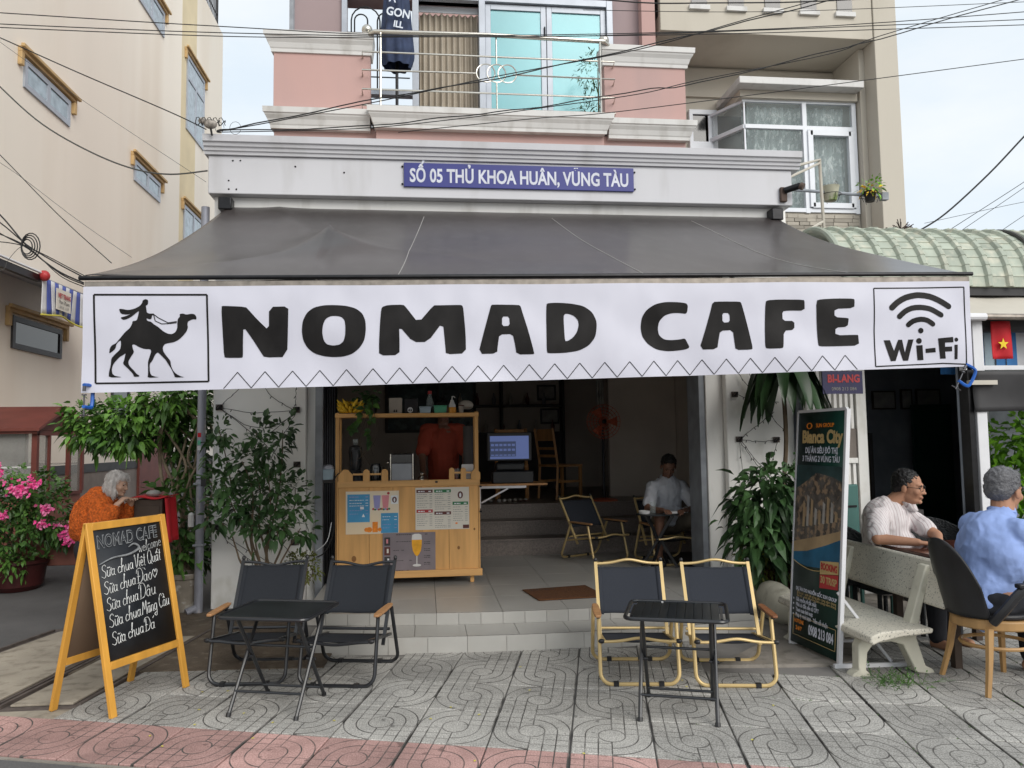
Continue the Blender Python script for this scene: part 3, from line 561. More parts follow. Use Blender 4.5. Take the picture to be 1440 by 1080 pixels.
# drain covers on the left
sd = thing('drain_cover', 'two worn concrete ramp slabs in steel edging beside the chalkboard sign', 'drain cover', (-2.4, 5.7, 0))
def slab(p, m, nm, z0=0.0, z1=0.02): sheet(p, z1, z1-z0).done(nm, m, parent=sd, world=True, bev=0.004)
slab([(-3.6, 4.99), (-2.02, 4.95), (-1.70, 6.95), (-3.15, 7.1)], 'rust_steel', 'steel_bed', 0.0, 0.007)
slab([(-3.45, 5.06), (-2.60, 5.03), (-2.34, 6.9), (-3.02, 6.95)], 'slab_concrete', 'slab', 0.008, 0.022)
slab([(-2.46, 5.04), (-2.10, 5.03), (-1.84, 6.6), (-2.24, 6.62)], 'slab_concrete', 'slab', 0.008, 0.022)
for a, c in (((-2.55, 5.01), (-2.29, 6.92)), ((-2.51, 5.01), (-2.25, 6.92)), ((-2.05, 4.99), (-1.77, 6.8)), ((-3.52, 5.02), (-3.09, 7.0))):
    B().obox((*a, 0.016), (*c, 0.016), 0.022, 0.022).done('steel_edge', 'rust_steel', sd, world=True)
struct('verge_strip', sheet([(-3.5, 4.93), (-1.99, 4.78), (-1.9, 4.94), (-3.5, 4.99)], 0.010, 0.03), 'slab_concrete')
# ------------------------------------------------------------------ porch of the cafe
cafe = thing('cafe_building', 'white single storey cafe front with wide dark open doorway under awning', 'building', (0.8, 7.6, 0))
def arcY(x, y0, sag): return y0 - sag*(1-((x-0.9)/1.8)**2)
def step_poly(y0, sag, x0, x1, yb): return [(x0+(x1-x0)*i/12, arcY(x0+(x1-x0)*i/12, y0, sag)) for i in range(13)]+[(x1, yb), (x0, yb)]
porch = struct('porch', sheet(step_poly(6.335, .20, -0.95, 2.66, 9.05), 0.205, 0.2), 'grout')
lstep = sheet(step_poly(5.945, .17, -0.85, 2.60, 6.5), 0.115, 0.113).done('step_core', 'grout', porch)
def tread(x0, x1, ya, yb, z, sag, m='porch_tile', gp=0.002):
    b = B(); f0 = lambda x: arcY(x, ya, sag) if sag else ya
    vs = [(x0+gp, f0(x0)+gp, z), (x1-gp, f0(x1)+gp, z), (x1-gp, yb-gp, z), (x0+gp, yb-gp, z)]
    vs += [(a, b_, z-0.011) for a, b_, _ in vs]; b.add(vs, [(0,1,2,3),(7,6,5,4),(0,4,5,1),(1,5,6,2),(2,6,7,3),(3,7,4,0)]); return b
def riser(x0, x1, y, sag, z0, z1, gp=0.0015):
    b = B(); ya, yb = arcY(x0, y, sag), arcY(x1, y, sag)
    vs = [(x0+gp, ya-.012, z0), (x1-gp, yb-.012, z0), (x1-gp, yb-.012, z1), (x0+gp, ya-.012, z1)]+[(x0+gp, ya, z0), (x1-gp, yb, z0), (x1-gp, yb, z1), (x0+gp, ya, z1)]
    b.add(vs, [(0,1,2,3),(7,6,5,4),(0,4,5,1),(1,5,6,2),(2,6,7,3),(3,7,4,0)]); return b
def run(x0, x1, w_):
    k = round((x1-x0)/w_); return [(x0+(x1-x0)*i/k, x0+(x1-x0)*(i+1)/k) for i in range(k)]
for a, c in run(-0.85, 2.60, 0.30): riser(a, c, 5.945, .17, 0.003, 0.128).done('riser_tile', 'riser_tile', porch, smooth=0)
for a, c in run(-0.85, 2.60, 0.40): tread(a, c, 5.935, 6.25, 0.128, .17).done('step_tile', 'porch_tile', porch, smooth=0)
for a, c in run(-0.95, 2.66, 0.17): riser(a, c, 6.335, .20, 0.129, 0.219).done('riser_tile', 'riser_tile', porch, smooth=0)
ys = [6.325, 6.75, 7.25, 7.75, 8.25, 8.75, 9.05]
for k in range(6):
    for a, c in run(-0.95, 2.66, 0.50): tread(a, c, ys[k], ys[k+1], 0.219, .20 if k == 0 else 0).done('floor_tile', 'porch_tile', porch, smooth=0)
B().box(2.661, 2.675, 6.36, 7.4, 0.02, 0.219).done('side_panel', 'riser_tile', porch)
# ------------------------------------------------------------------ cafe shell
def cb(nm, m, *boxes, **kw):
    b = B()
    for q in boxes: b.box(*q)
    return b.done(nm, m, cafe, world=True, **kw)
cb('pillar', 'pillar_paint', (-1.99, -1.13, 7.60, 8.00, 0.0, 3.9), bev=0.01)
cb('pillar', 'pillar_paint', (3.01, 3.72, 7.50, 8.0, 0.0, 3.9), bev=0.01)
cb('door_jamb', 'pillar_paint', (-1.127, -1.04, 7.66, 7.95, 0.0, 3.9), bev=0.005)
cb('door_jamb', 'pillar_paint', (2.83, 3.007, 7.58, 7.95, 0.2, 3.9), bev=0.006)
cb('shutter_track', 'pipe_grey', (-1.037, -0.965, 7.55, 7.95, 0.02, 3.0), bev=0.004)
cb('shutter_track', 'pipe_grey', (2.765, 2.827, 7.60, 7.95, 0.22, 3.0), bev=0.004)
cb('folding_gate', 'dark_metal', *[(-0.96+i*0.022, -0.945+i*0.022, 7.62, 7.80, 0.05, 2.95) for i in range(5)])
cb('lintel', 'white_paint', (-1.127, 3.007, 7.70, 8.0, 2.98, 3.9))
cb('side_wall', 'interior_wall', (-1.99, -1.80, 8.0, 13.2, 0.0, 3.6))
cb('side_wall', 'interior_wall', (3.52, 3.70, 8.0, 13.2, 0.0, 3.6))
cb('rear_wall', 'interior_wall', (-1.80, 3.52, 13.0, 13.2, 0.0, 3.6))
cb('ceiling', 'interior_wall', (-1.80, 3.52, 8.0, 13.0, 3.4, 3.55))
cb('roof_slab', 'concrete', (-1.99, 3.72, 7.63, 10.15, 3.95, 4.22))
for k in range(3):
    cb('stair_riser', 'granite_step', (-1.8, 3.52, 9.06+k*0.32, 9.06+(k+1)*0.32, 0.19, 0.385+k*0.175))
    cb('stair_nosing', 'granite_step', (-1.8, 3.52, 9.035+k*0.32, 9.37+k*0.32, 0.386+k*0.175, 0.408+k*0.175))
cb('raised_floor', 'granite_step', (-1.8, 3.52, 10.02, 13.0, 0.2, 0.755))
cb('porch_floor_edge', 'interior_dark', (-1.8, -0.96, 8.0, 9.05, 0.02, 0.20)); cb('porch_floor_edge', 'interior_dark', (2.67, 3.52, 8.0, 9.05, 0.02, 0.20))
# fascia beam with stepped cornice
cb('fascia', 'white_paint', (-1.985, 3.70, 7.30, 7.62, 3.872, 4.235), bev=0.008)
prof = [(7.30, 4.236), (7.275, 4.236), (7.27, 4.262), (7.255, 4.268), (7.25, 4.295), (7.232, 4.302), (7.225, 4.330), (7.205, 4.338), (7.20, 4.40), (7.62, 4.40), (7.62, 4.236)]
b = B(); n = len(prof); b.add([(-2.015, y, z) for y, z in prof]+[(3.775, y, z) for y, z in prof], [tuple(range(n)), tuple(range(n, 2*n))[::-1]]+[(i, i+n, (i+1) % n+n, (i+1) % n) for i in range(n)])
b.done('cornice', 'white_paint', cafe, world=True, smooth=0)
cb('soffit', 'cornice', (-1.95, 3.62, 7.40, 7.60, 3.68, 3.869))
for x, z in ((-1.80, 3.92), (-1.80, 4.0), (-1.73, 3.92), (-1.2, 4.15), (-0.75, 4.1), (-1.76, 4.19), (-1.70, 4.19)):
    B().cyl((x, 7.303, z), (x+rand(-.01, .01), 7.296, z+rand(-.012, .0)), 0.008, n=6).done('bolt_hole', 'dark_metal', cafe, world=True)
# address plate
sg = thing('address_sign', 'blue address plate with white Vietnamese lettering on the fascia', 'sign', (0.94, 7.28, 4.09))
B().box(-0.185, 2.056, 7.275, 7.297, 3.972, 4.205).done('plate', 'blue_sign', sg, world=True, bev=0.003)
text('SỐ 05 THỦ KHOA HUÂN, VŨNG TÀU', 0.183, 'sign_white', sg, face_front(0.937, 7.2735, 4.075), bold=0.005, fit=2.13)
for x in (-0.20, 2.07):
    for z in (4.0, 4.17): B().ball((x, 7.29, z), 0.010, 6, 4).done('screw', 'dark_metal', sg, world=True)
# ------------------------------------------------------------------ awning
aw = thing('awning', 'wide dark grey retractable awning pulled out over the cafe terrace', 'awning', (0.83, 4.8, 2.55))
def canopy(u, v):      # v 0 at the wall, 1 at the front bar
    x = (-1.83+u*5.38)*(1-v)+(-2.0+u*5.65)*v
    z0 = 3.765; z1 = 2.545+0.085*u
    y = 7.38+(4.80-7.38)*v; z = z0+(z1-z0)*v
    z -= 0.125*math.sin(math.pi*v)*(0.75+0.25*math.sin(u*9))
    d = math.hypot((u-0.215)*5.5, (v-0.46)*2.6)
    z += 0.13*math.exp(-d*4.0)
    l1 = (v-0.46)-(u-0.215)*1.15          # crease running down to the right of the elbow
    if u > 0.215: z += 0.045*math.exp(-abs(l1)*12)*math.exp(-(u-0.215)*9)
    l2 = (v-0.46)+(u-0.215)*2.6
    if u < 0.215: z += 0.05*math.exp(-abs(l2)*8)*math.exp(-(0.215-u)*4)
    l3 = (v-0.46)-(u-0.215)*3.6
    if u < 0.215: z += 0.04*math.exp(-abs(l3)*12)*math.exp(-(0.215-u)*7)
    z += 0.035*math.exp(-((u-0.93)*9-(v-.5)*2)**2)*math.sin(math.pi*v)
    z += 0.009*math.sin(u*17+v*5)*math.sin(math.pi*v)
    return (x, y, z)
B().grid(canopy, 180, 60).done('canopy', 'awning', aw, world=True, smooth=80, solid=0.006)
for u0 in (0.325, 0.605, 0.86):
    P = []
    for i in range(31):
        v = 0.08+0.9*i/30; u = u0+(0.02 if u0 < 0.5 else -0.035)*(1-v)**2*(1 if u0 < .5 else 1.3)
        q = canopy(u, v); P.append((q[0], q[1], q[2]+0.004))
    B().tube(P, 0.0035, 5).done('seam', 'seam', aw, world=True)
def bar(y, dz, r, m, nm, n=10): B().tube([(-2.03+5.71*i/8, y, 2.538+dz+0.085*i/8) for i in range(9)], r, n).done(nm, m, aw, world=True)
bar(4.79, 0.006, 0.014, 'dark_metal', 'front_roller')
b = B(); b.obox((-2.0, 4.806, 2.502), (3.66, 4.806, 2.590), 0.028, 0.045); b.done('front_bar', 'bar_metal', aw, world=True, bev=0.003)
B().tube([(-1.86, 7.40, 3.715), (3.60, 7.40, 3.715)], 0.035, 12).done('roller', 'dark_metal', aw, world=True)
for x in (-1.83, 3.53):
    B().box(x-.06, x+.06, 7.28, 7.42, 3.72, 3.84).done('roller_bracket', 'dark_metal', aw, world=True, bev=0.01)
for x0, xm, x1 in ((-1.6, -0.85, -1.5), (3.2, 2.5, 3.1)):
    B().tube([(x0, 7.35, 3.60), (xm, 6.05, 2.80), (x1, 4.84, 2.50)], 0.022, 8).done('folding_arm', 'pipe_grey', aw, world=True)
# ------------------------------------------------------------------ banner with its print
bn = thing('cafe_banner', 'white vinyl banner lettered NOMAD CAFE with camel and wi-fi emblems', 'banner', (0.83, 4.785, 2.2))
def ban_w(x, z):
    t = max(0, min(1, (2.52-z)/0.6))
    return 4.778 - 0.014*t*math.sin(x*2.3+1) - 0.009*t*math.sin(x*5.1+z*4) - 0.005*math.sin(x*11+z*9)*t + 0.012*t*t - 0.004*math.sin(x*3.1+z*14)*math.sin(x*1.7)
def ban_top(x): return 2.490+0.0855*(x+2.0)/5.65+0.0015*math.sin(x*6)
def ban_bot(x): u = (x+1.983)/5.6; return 1.862+0.137*u+0.006*math.sin(u*math.pi)-0.010*math.sin(u*3.3)
GX, GZ = 0.05, 0.05
def cut(bm, x0, x1, z0, z1):
    for k in range(int(math.floor(x0/GX)), int(math.ceil(x1/GX))+1):
        gm = bm.verts[:]+bm.edges[:]+bm.faces[:]; bmesh.ops.bisect_plane(bm, geom=gm, plane_co=(k*GX, 0, 0), plane_no=(1, 0, 0), dist=1e-5)
    for k in range(int(math.floor(z0/GZ)), int(math.ceil(z1/GZ))+1):
        gm = bm.verts[:]+bm.edges[:]+bm.faces[:]; bmesh.ops.bisect_plane(bm, geom=gm, plane_co=(0, 0, k*GZ), plane_no=(0, 0, 1), dist=1e-5)
def flat_print(name, loops, off, m, parent):      # printed outline laid on the cloth
    V3 = [[Vector((x, 0, z)) for x, z in lp] for lp in loops]
    tr = tessellate_polygon(V3); pts = [v for lp in V3 for v in lp]
    bm = bmesh.new(); vv = [bm.verts.new(p) for p in pts]
    for t in tr:
        if len(set(t)) == 3:
            try: bm.faces.new([vv[i] for i in t])
            except ValueError: pass
    xs = [p.x for p in pts]; zs = [p.z for p in pts]; cut(bm, min(xs), max(xs), min(zs), max(zs))
    bmesh.ops.recalc_face_normals(bm, faces=bm.faces)
    inv = mtx(parent).inverted()
    for v in bm.verts: v.co = inv @ Vector((v.co.x, ban_w(v.co.x, v.co.z)-off, v.co.z))
    me = bpy.data.meshes.new(name); bm.to_mesh(me); bm.free()
    return link(name, me, m, parent)
b = B(); nx = 113
cols = [-2.0]+[k*GX for k in range(-39, 73)]+[3.648]
rows = 13
vs = []; 
bm = bmesh.new()
top = [(x, ban_top(x)) for x in cols]; bot = [(x-0.012 if x > 3.6 else x, ban_bot(x)) for x in cols][::-1]
vv = [bm.verts.new((x, 0, z)) for x, z in top+bot]; k = len(top)
for i in range(k-1): bm.faces.new([vv[i], vv[i+1], vv[2*k-2-i], vv[2*k-1-i]])
for q in range(35, 53):
    gm = bm.verts[:]+bm.edges[:]+bm.faces[:]; bmesh.ops.bisect_plane(bm, geom=gm, plane_co=(0, 0, q*GZ), plane_no=(0, 0, 1), dist=1e-5)
inv = mtx(bn).inverted()
for v in bm.verts: v.co = inv @ Vector((v.co.x, ban_w(v.co.x, v.co.z), v.co.z))
me = bpy.data.meshes.new('cloth'); bm.to_mesh(me); bm.free()
me.polygons.foreach_set('use_smooth', [True]*len(me.polygons))
o = link('cloth', me, 'banner', bn)
def chaikin(lp, it=1):
    for _ in range(it):
        q = []
        for i in range(len(lp)):
            a, c = lp[i], lp[(i+1) % len(lp)]; q += [(a[0]*.8+c[0]*.2, a[1]*.8+c[1]*.2), (a[0]*.2+c[0]*.8, a[1]*.2+c[1]*.8)]
        lp = q
    return lp
for nm, loops in PRINT.items():
    flat_print(nm.split('.')[0], [chaikin(l, 2 if len(l) > 12 and nm in ('letter_o', 'letter_c', 'letter_d') else 1) if 'wifi' not in nm else l for l in loops], 0.0026, 'banner_ink', bn)
def stroke_outline(pts, w_, closed=False, cap=False):
    P = [Vector((x, 0, z)) for x, z in pts]; L_, R_ = [], []
    for i, p in enumerate(P):
        t = (P[min(i+1, len(P)-1)]-P[max(i-1, 0)])
        if closed and i in (0, len(P)-1): t = P[1]-P[-2]
        t.normalize(); n_ = Vector((-t.z, 0, t.x)); 
        L_.append(p+n_*w_/2); R_.append(p-n_*w_/2)
    out_ = [(v.x, v.z) for v in L_]
    if cap: t = (P[-1]-P[-2]).normalized(); a0 = math.atan2(t.z, t.x); out_ += [(P[-1].x+w_/2*math.cos(a0+R(90-22.5*k)), P[-1].z+w_/2*math.sin(a0+R(90-22.5*k))) for k in range(1, 8)]
    out_ += [(v.x, v.z) for v in R_[::-1]]
    if cap: t = (P[0]-P[1]).normalized(); a0 = math.atan2(t.z, t.x); out_ += [(P[0].x+w_/2*math.cos(a0+R(90-22.5*k)), P[0].z+w_/2*math.sin(a0+R(90-22.5*k))) for k in range(1, 8)]
    return out_
for nm, pts, w_ in STROKES:
    if 'frame' in nm:
        for i in range(len(pts)-1): flat_print('frame_line', [stroke_outline([pts[i], pts[i+1]], w_, cap=False)], 0.0022, 'banner_ink', bn)
    else:
        if nm == 'wifi_arc': sp_ = [(v.x, v.z) for v in smooth_path([(x, 0, z) for x, z in pts], 2)]
        else: sp_ = pts
        flat_print(nm, [stroke_outline(sp_, w_, cap=(nm == 'wifi_arc'))], 0.0026, 'banner_ink', bn)
for (x, z), r in DOTS: flat_print('wifi_dot', [[(x+r*math.cos(a*math.pi/9), z+r*math.sin(a*math.pi/9)) for a in range(18)]], 0.0026, 'banner_ink', bn)
zz = []
for i in range(25):
    t = i/24; px_ = -1.116+3.856*t; hw = 0.084
    for sx_ in (-1, 1):
        xb = px_+sx_*(hw-.004); flat_print('zigzag_line', [stroke_outline([(px_, ban_bot(px_)+0.100), (xb, ban_bot(xb)+0.004)], 0.0045)], 0.0024, 'banner_ink', bn)
# ------------------------------------------------------------------ clamps
def clamp(loc, rz, ry, label):
    t = thing('c_clamp', label, 'clamp', loc, rz)
    Mx = Matrix.Rotation(ry, 4, 'Y')
    b = B(); b.T = Mx; b.tube(smooth_path([(-.045, 0, -.07), (.02, 0, -.075), (.038, 0, -.05), (.04, 0, .03), (.02, 0, .055), (-.045, 0, .055)], 3), 0.011, 6); b.done('frame', 'blue_clamp', t)
    b = B(); b.T = Mx; b.cyl((-.04, 0, -.13), (-.04, 0, .0), .005, n=8); b.done('screw', 'screw', t)
    b = B(); b.T = Mx; b.cyl((-.04, 0, .02), (-.04, 0, .05), .010, n=8); b.cyl((-.04, 0, -.006), (-.04, 0, .002), .014, n=8); b.done('jaw', 'screw', t)
    b = B(); b.T = Mx; b.cyl((-.075, 0, -.122), (-.005, 0, -.122), .004, n=6); b.done('handle', 'screw', t)
clamp((-1.955, 4.775, 1.85), R(80), 0, 'blue clamp hanging off the camel end of the banner')
clamp((3.60, 4.775, 1.945), 0, R(28), 'blue clamp gripping the wi-fi end of the banner')
# ------------------------------------------------------------------ pink house
ph = thing('pink_house', 'tall pink house with white cornices and teal glass balcony doors', 'building', (0.9, 11.8, 0))
def pb(nm, m, *boxes, **kw):
    b = B()
    for q in boxes: b.box(*q)
    return b.done(nm, m, ph, world=True, **kw)
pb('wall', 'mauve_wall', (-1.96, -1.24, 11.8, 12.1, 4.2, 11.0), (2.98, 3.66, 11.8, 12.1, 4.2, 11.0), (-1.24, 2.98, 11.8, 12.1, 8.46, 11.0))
pb('pilaster', 'pink_wall', (3.48, 3.70, 11.62, 11.797, 5.9, 11.0))
pb('corner_pipe', 'pipe_grey', (-2.03, -1.965, 11.75, 11.82, 5.9, 11.0))
pb('side_wall', 'pink_wall', (-1.96, -1.76, 12.1, 16, 0, 11.0), (3.46, 3.66, 12.1, 16, 0, 11.0), (-0.1, 3.66, 16, 16.2, 0, 11), (-1.96, -0.1, 16, 16.2, 0, 5.9))
pb('lower_wall', 'pink_wall', (-1.96, 3.66, 10.26, 10.5, 4.2, 5.74), bev=0.005)
pb('balcony_slab', 'concrete', (-1.94, 3.64, 10.5, 11.8, 5.6, 5.86))
pb('parapet', 'pink_wall', (-1.96, -0.70, 10.20, 10.38, 5.80, 6.78), bev=0.005)
pb('parapet', 'pink_wall', (2.50, 3.66, 10.20, 10.38, 5.80, 6.78), bev=0.005)
pb('parapet_side', 'pink_wall', (-1.96, -1.80, 10.38, 11.8, 5.87, 6.78), (3.50, 3.66, 10.38, 11.8, 5.87, 6.78))
pb('bay_front', 'pink_wall', (-0.62, 2.46, 10.14, 10.259, 4.2, 5.70), bev=0.005)
def moulding(nm, x0, x1, yf, z0, z1, back, ends=(1, 1)):
    h = z1-z0; pr = [(0, 0), (-.02, 0), (-.025, .16*h), (-.035, .22*h), (-.055, .45*h), (-.085, .62*h), (-.09, .68*h), (-.105, .72*h), (-.11, 1.0*h)]
    b = B(); vs = []; n = len(pr)+2
    for k, (x, e) in enumerate(((x0, -ends[0]), (x1, ends[1]))):
        for dy, dz in pr: vs.append((x+e*(-dy), yf+dy, z0+dz))
        vs += [(x+e*0.11, back, z1), (x, back, z0)]
    b.add(vs, [tuple(range(n)), tuple(range(n, 2*n))[::-1]]+[(i, i+n, (i+1) % n+n, (i+1) % n) for i in range(n)])
    return b.done(nm, 'cornice', ph, world=True, smooth=0)
moulding('cornice', -1.97, -0.68, 10.197, 6.72, 6.98, 10.42, (1, 0.3)); moulding('cornice', 2.48, 3.67, 10.197, 6.72, 6.98, 10.42, (0.3, 1))
moulding('cornice', -1.97, -0.70, 10.197, 5.68, 5.94, 10.42, (1, 0)); moulding('cornice', 2.54, 3.67, 10.197, 5.68, 5.94, 10.42, (0, 1))
moulding('cornice', -0.62, 2.46, 10.06, 5.68, 5.94, 10.42)
# balcony doors
win = pb('door_frame', 'alu', (-0.16, -0.06, 11.72, 11.9, 5.9, 8.56), (0.88, 0.98, 11.70, 11.92, 5.9, 8.56), (2.93, 3.03, 11.70, 11.92, 5.9, 8.56), (-0.16, 3.03, 11.71, 11.91, 8.46, 8.57), bev=0.006)
for x0, x1 in ((0.985, 1.955), (1.965, 2.925)):
    f = pb('sliding_door', 'alu', (x0, x0+.085, 11.76, 11.82, 5.9, 8.45), (x1-.085, x1, 11.76, 11.82, 5.9, 8.45), (x0+.085, x1-.085, 11.76, 11.82, 8.36, 8.45), (x0+.085, x1-.085, 11.76, 11.82, 5.9, 6.02), bev=0.004)
    B().box(x0+.085, x1-.085, 11.785, 11.795, 6.02, 8.36).done('pane', 'teal_glass', f, world=True)
B().cyl((1.93, 11.74, 7.9), (1.93, 11.74, 8.1), .012, n=6).done('handle', 'dark_metal', win, world=True)
B().grid(lambda u, v: (-0.05+0.93*u, 11.98+0.035*math.sin(u*62)+0.012*math.sin(u*23+v*2), 5.9+2.45*v), 160, 4).done('curtain', 'curtain_beige', ph, world=True, smooth=80)
pb('room_wall', 'beige_wall', (-.06, 3.0, 12.6, 12.7, 5.9, 8.6), (-.11, -.06, 11.92, 12.7, 5.9, 8.6)); pb('pelmet', 'white_frame', (-0.06, 0.88, 11.93, 11.95, 8.36, 8.46))
sg2 = pb('window_frame', 'alu', (-1.24, -1.16, 11.74, 11.88, 6.9, 8.6), (-1.16, -0.16, 11.74, 11.88, 6.9, 6.97), (-1.16, -0.16, 11.74, 11.88, 8.5, 8.6))
pb('low_wall', 'mauve_wall', (-1.24, -0.80, 11.8, 12.0, 5.9, 6.9))
b = B()
for cx, r in ((-0.95, .10), (-0.88, .22), (-0.55, .15)):
    b.tube([(cx-r, 11.80, 6.95), (cx-r, 11.80, 8.1)]+[(x, 11.80, z) for x, z in arc(cx, 8.1, r, 180, 0, 8)]+[(cx+r, 11.80, 6.95)], 0.012, 6)
for z in (7.2, 7.9): b.cyl((-1.16, 11.80, z), (-0.2, 11.80, z), 0.010, n=6)
b.done('window_grille', 'dark_metal', ph, world=True)
b = B()
for z in (6.0, 6.2, 6.4, 6.6, 6.8): b.box(-0.78, -0.2, 12.1, 12.13, z, z+.05)
b.done('louvre', 'alu', ph, world=True)
# balcony railing
rl = thing('balcony_railing', 'polished steel balcony railing with three linked rings', 'railing', (0.92, 10.1, 5.95))
b = B(); b.tube([(-0.72, 10.12, 6.965), (-0.64, 10.05, 6.985), (0.9, 10.02, 6.990), (2.48, 10.05, 6.985), (2.56, 10.12, 6.965)], 0.028, 10); b.done('top_rail', 'steel', rl, world=True)
for i, z in enumerate((6.72, 6.47, 6.21, 5.99)):
    segs = [(-0.80, 2.62)] if i != 1 else [(-0.80, 0.72), (1.21, 2.62)]
    for x0, x1 in segs:
        pts = ([(x0, 10.19, z-.03), (x0, 10.08, z)] if x0 < 0 else [(x0, 10.06, z)])+([(x1, 10.08, z), (x1, 10.19, z-.03)] if x1 > 2 else [(x1, 10.06, z)])
        B().tube(pts, 0.012, 8).done('rail', 'steel', rl, world=True)
for x in (-0.555, 2.41): B().cyl((x, 10.04, 5.95), (x, 10.04, 6.97), .014, n=8).done('post', 'steel', rl, world=True)
B().cyl((0.985, 10.045, 6.60), (0.985, 10.045, 6.97), .010, n=8).done('post', 'steel', rl, world=True); B().cyl((0.985, 10.045, 5.97), (0.985, 10.045, 6.35), .010, n=8).done('post', 'steel', rl, world=True)
for x in (0.84, 0.985, 1.13): B().tube([(x+.125*math.cos(a*math.pi/12), 10.05+.004*math.sin(a), 6.475+.125*math.sin(a*math.pi/12)) for a in range(24)], 0.009, 6, closed=True).done('ring', 'steel', rl, world=True)
for x in (-0.74, 2.50):
    b = B(); b.ball((x, 10.18, 7.07), 0.072, 16, 10); b.done('ball_finial', 'steel', rl, world=True)
    b = B(); b.lathe([(.045, 0), (.03, .02), (.025, .04)], (x, 10.18, 6.98), 12); b.done('finial_base', 'steel', rl, world=True)
# closed parasol on the balcony
um = thing('parasol', 'folded navy parasol with white brand lettering standing on the balcony', 'parasol', (-0.37, 10.9, 5.87))
B().cyl((0, 0, 0), (0, 0, 3.0), 0.022, n=10).done('pole', 'dark_metal', um)
def umb(u, v):
    a = u*2*math.pi; r = (0.245-0.17*(1-v)**0.8 if False else 0.10+0.15*v)*(1+0.12*math.sin(a*8))
    if v > .9: r *= 1-(v-.9)*2.5
    return (r*math.cos(a), r*math.sin(a), 2.9-1.85*v)
B().grid(umb, 64, 24).done('canopy', 'navy_fabric', um, smooth=70)
B().box(-0.25, 0.25, -0.25, 0.25, 0, 0.10).done('base', 'concrete', um, bev=0.02)
for s_, x_, z_, q_ in (('A', -.045, 1.93, .16), ('GON', .03, 1.72, .17), ('ILL', .03, 1.55, .13)): text(s_, q_, 'umbrella_print', um, Matrix.Translation((-0.37+x_, 10.9-.262+0.0, 5.87+z_)) @ Matrix.Rotation(R(90), 4, 'X') @ Matrix.Rotation(R(-9), 4, 'Z'), sx=.85, bold=.004)
for p in ([(-.02, 2.2), (.06, 2.26), (.03, 2.16), (.10, 2.14), (.04, 2.08), (.02, 2.0), (-.03, 2.08), (-.06, 2.06), (-.03, 2.13)],):
    b = B(); b.prism(p, -.262, -.260); b.done('emblem', 'umbrella_print', um)
bs = thing('potted_conifer', 'dark leafy balcony shrub in front of right teal glass door', 'plant', (2.55, 11.2, 5.87))
b = B(); foliage(b, [((.05, 0, 1.25), (.28, .25, .32)), ((.18, 0, .85), (.25, .25, .3)), ((.0, 0, .45), (.36, .25, .3)), ((.15, 0, .2), (.3, .2, .2))], 1100, .075, .018, seed=5); o = b.done('foliage', 'leaf_dark', bs, smooth=0, fix=False); o['kind'] = 'stuff'
B().cyl((0.1, 0, 0.0), (0.1, 0, 1.3), .02, .008, 6).done('stem', 'stem', bs); B().lathe([(.10, 0), (.14, .22), (.13, .22)], (.1, 0, 0), 12).done('pot', 'red_pot', bs)
# ------------------------------------------------------------------ cream house on the left
K = 1.217
def kz(z): return 1.55+K*(z-1.55)
XW = -4.6*K
ch = thing('cream_house', 'tall cream rendered house along the left alley with small ochre hooded windows', 'building', (XW, 14, 0))
B().box(XW-9, XW, 2, 21.87, -0.2, 13.08).done('wall', 'cream_wall', ch, world=True)
B().box(XW-9, XW+.0015, 15.0*K, 15.95*K, 5.0, 13.09).done('yellow_band', 'yellow_band', ch, world=True)
B().box(XW, XW+.02, 2, 21.88, -0.2, 1.12).done('plinth', 'plinth', ch, world=True); B().box(XW, XW+.035, 2, 21.89, 1.12, 1.26).done('plinth_cap', 'dark_stone', ch, world=True)
b = B()
for i in range(30): b.cyl((XW-.15, 18+i*.13, 13.08), (XW-.15, 18+i*.13, 14.1), .014, n=5)
for z in (13.2, 13.6, 14.1): b.cyl((XW-.15, 17.9, z), (XW-.15, 21.8, z), .02, n=5)
b.cyl((XW-.15, 21.8, 13.0), (XW-.15, 21.8, 14.15), .035, n=6); b.done('roof_railing', 'dark_metal', ch, world=True)
def cwin(y0, y1, z0, z1, hood=True, panes=2, dark=False, tr=0):
    y0, y1, z0, z1 = y0*K, y1*K, kz(z0), kz(z1); fm = 'dark_stone' if dark else 'alu'; gm = 'dark_glass' if dark else 'grey_glass'
    f = B(); t = 0.075
    f.box(XW-.04, XW+.03, y0, y0+t, z0, z1); f.box(XW-.04, XW+.03, y1-t, y1, z0, z1); f.box(XW-.04, XW+.03, y0+t, y1-t, z1-t, z1); f.box(XW-.04, XW+.03, y0+t, y1-t, z0, z0+t)
    ym = (y0+y1)/2; zt = z1-t
    if tr: f.box(XW-.04, XW+.028, y0+t, y1-t, z1-tr-t, z1-tr); zt = z1-tr-t
    if panes == 2: f.box(XW-.04, XW+.028, ym-t*.6, ym+t*.6, z0+t, zt)
    w_ = f.done('window', fm, ch, world=True)
    for a, c in (((y0+t, ym-t*.6), (ym+t*.6, y1-t)) if panes == 2 else ((y0+t, y1-t),)): B().box(XW+.002, XW+.012, a, c, z0+t, zt).done('pane', gm, w_, world=True)
    if tr: B().box(XW+.002, XW+.012, y0+t, y1-t, z1-tr, z1-t).done('pane', gm, w_, world=True)
    if hood:
        h = B(); h.box(XW, XW+.06, y0-.16, y1+.16, z1+.03, z1+.11); h.box(XW+.06, XW+.11, y0-.20, y1+.20, z1+.08, z1+.13)
        h.box(XW, XW+.06, y0-.16, y0-.08, z1-.16, z1+.03); h.box(XW, XW+.06, y1+.08, y1+.16, z1-.16, z1+.03); h.done('hood', 'ochre', w_, world=True, bev=.008)
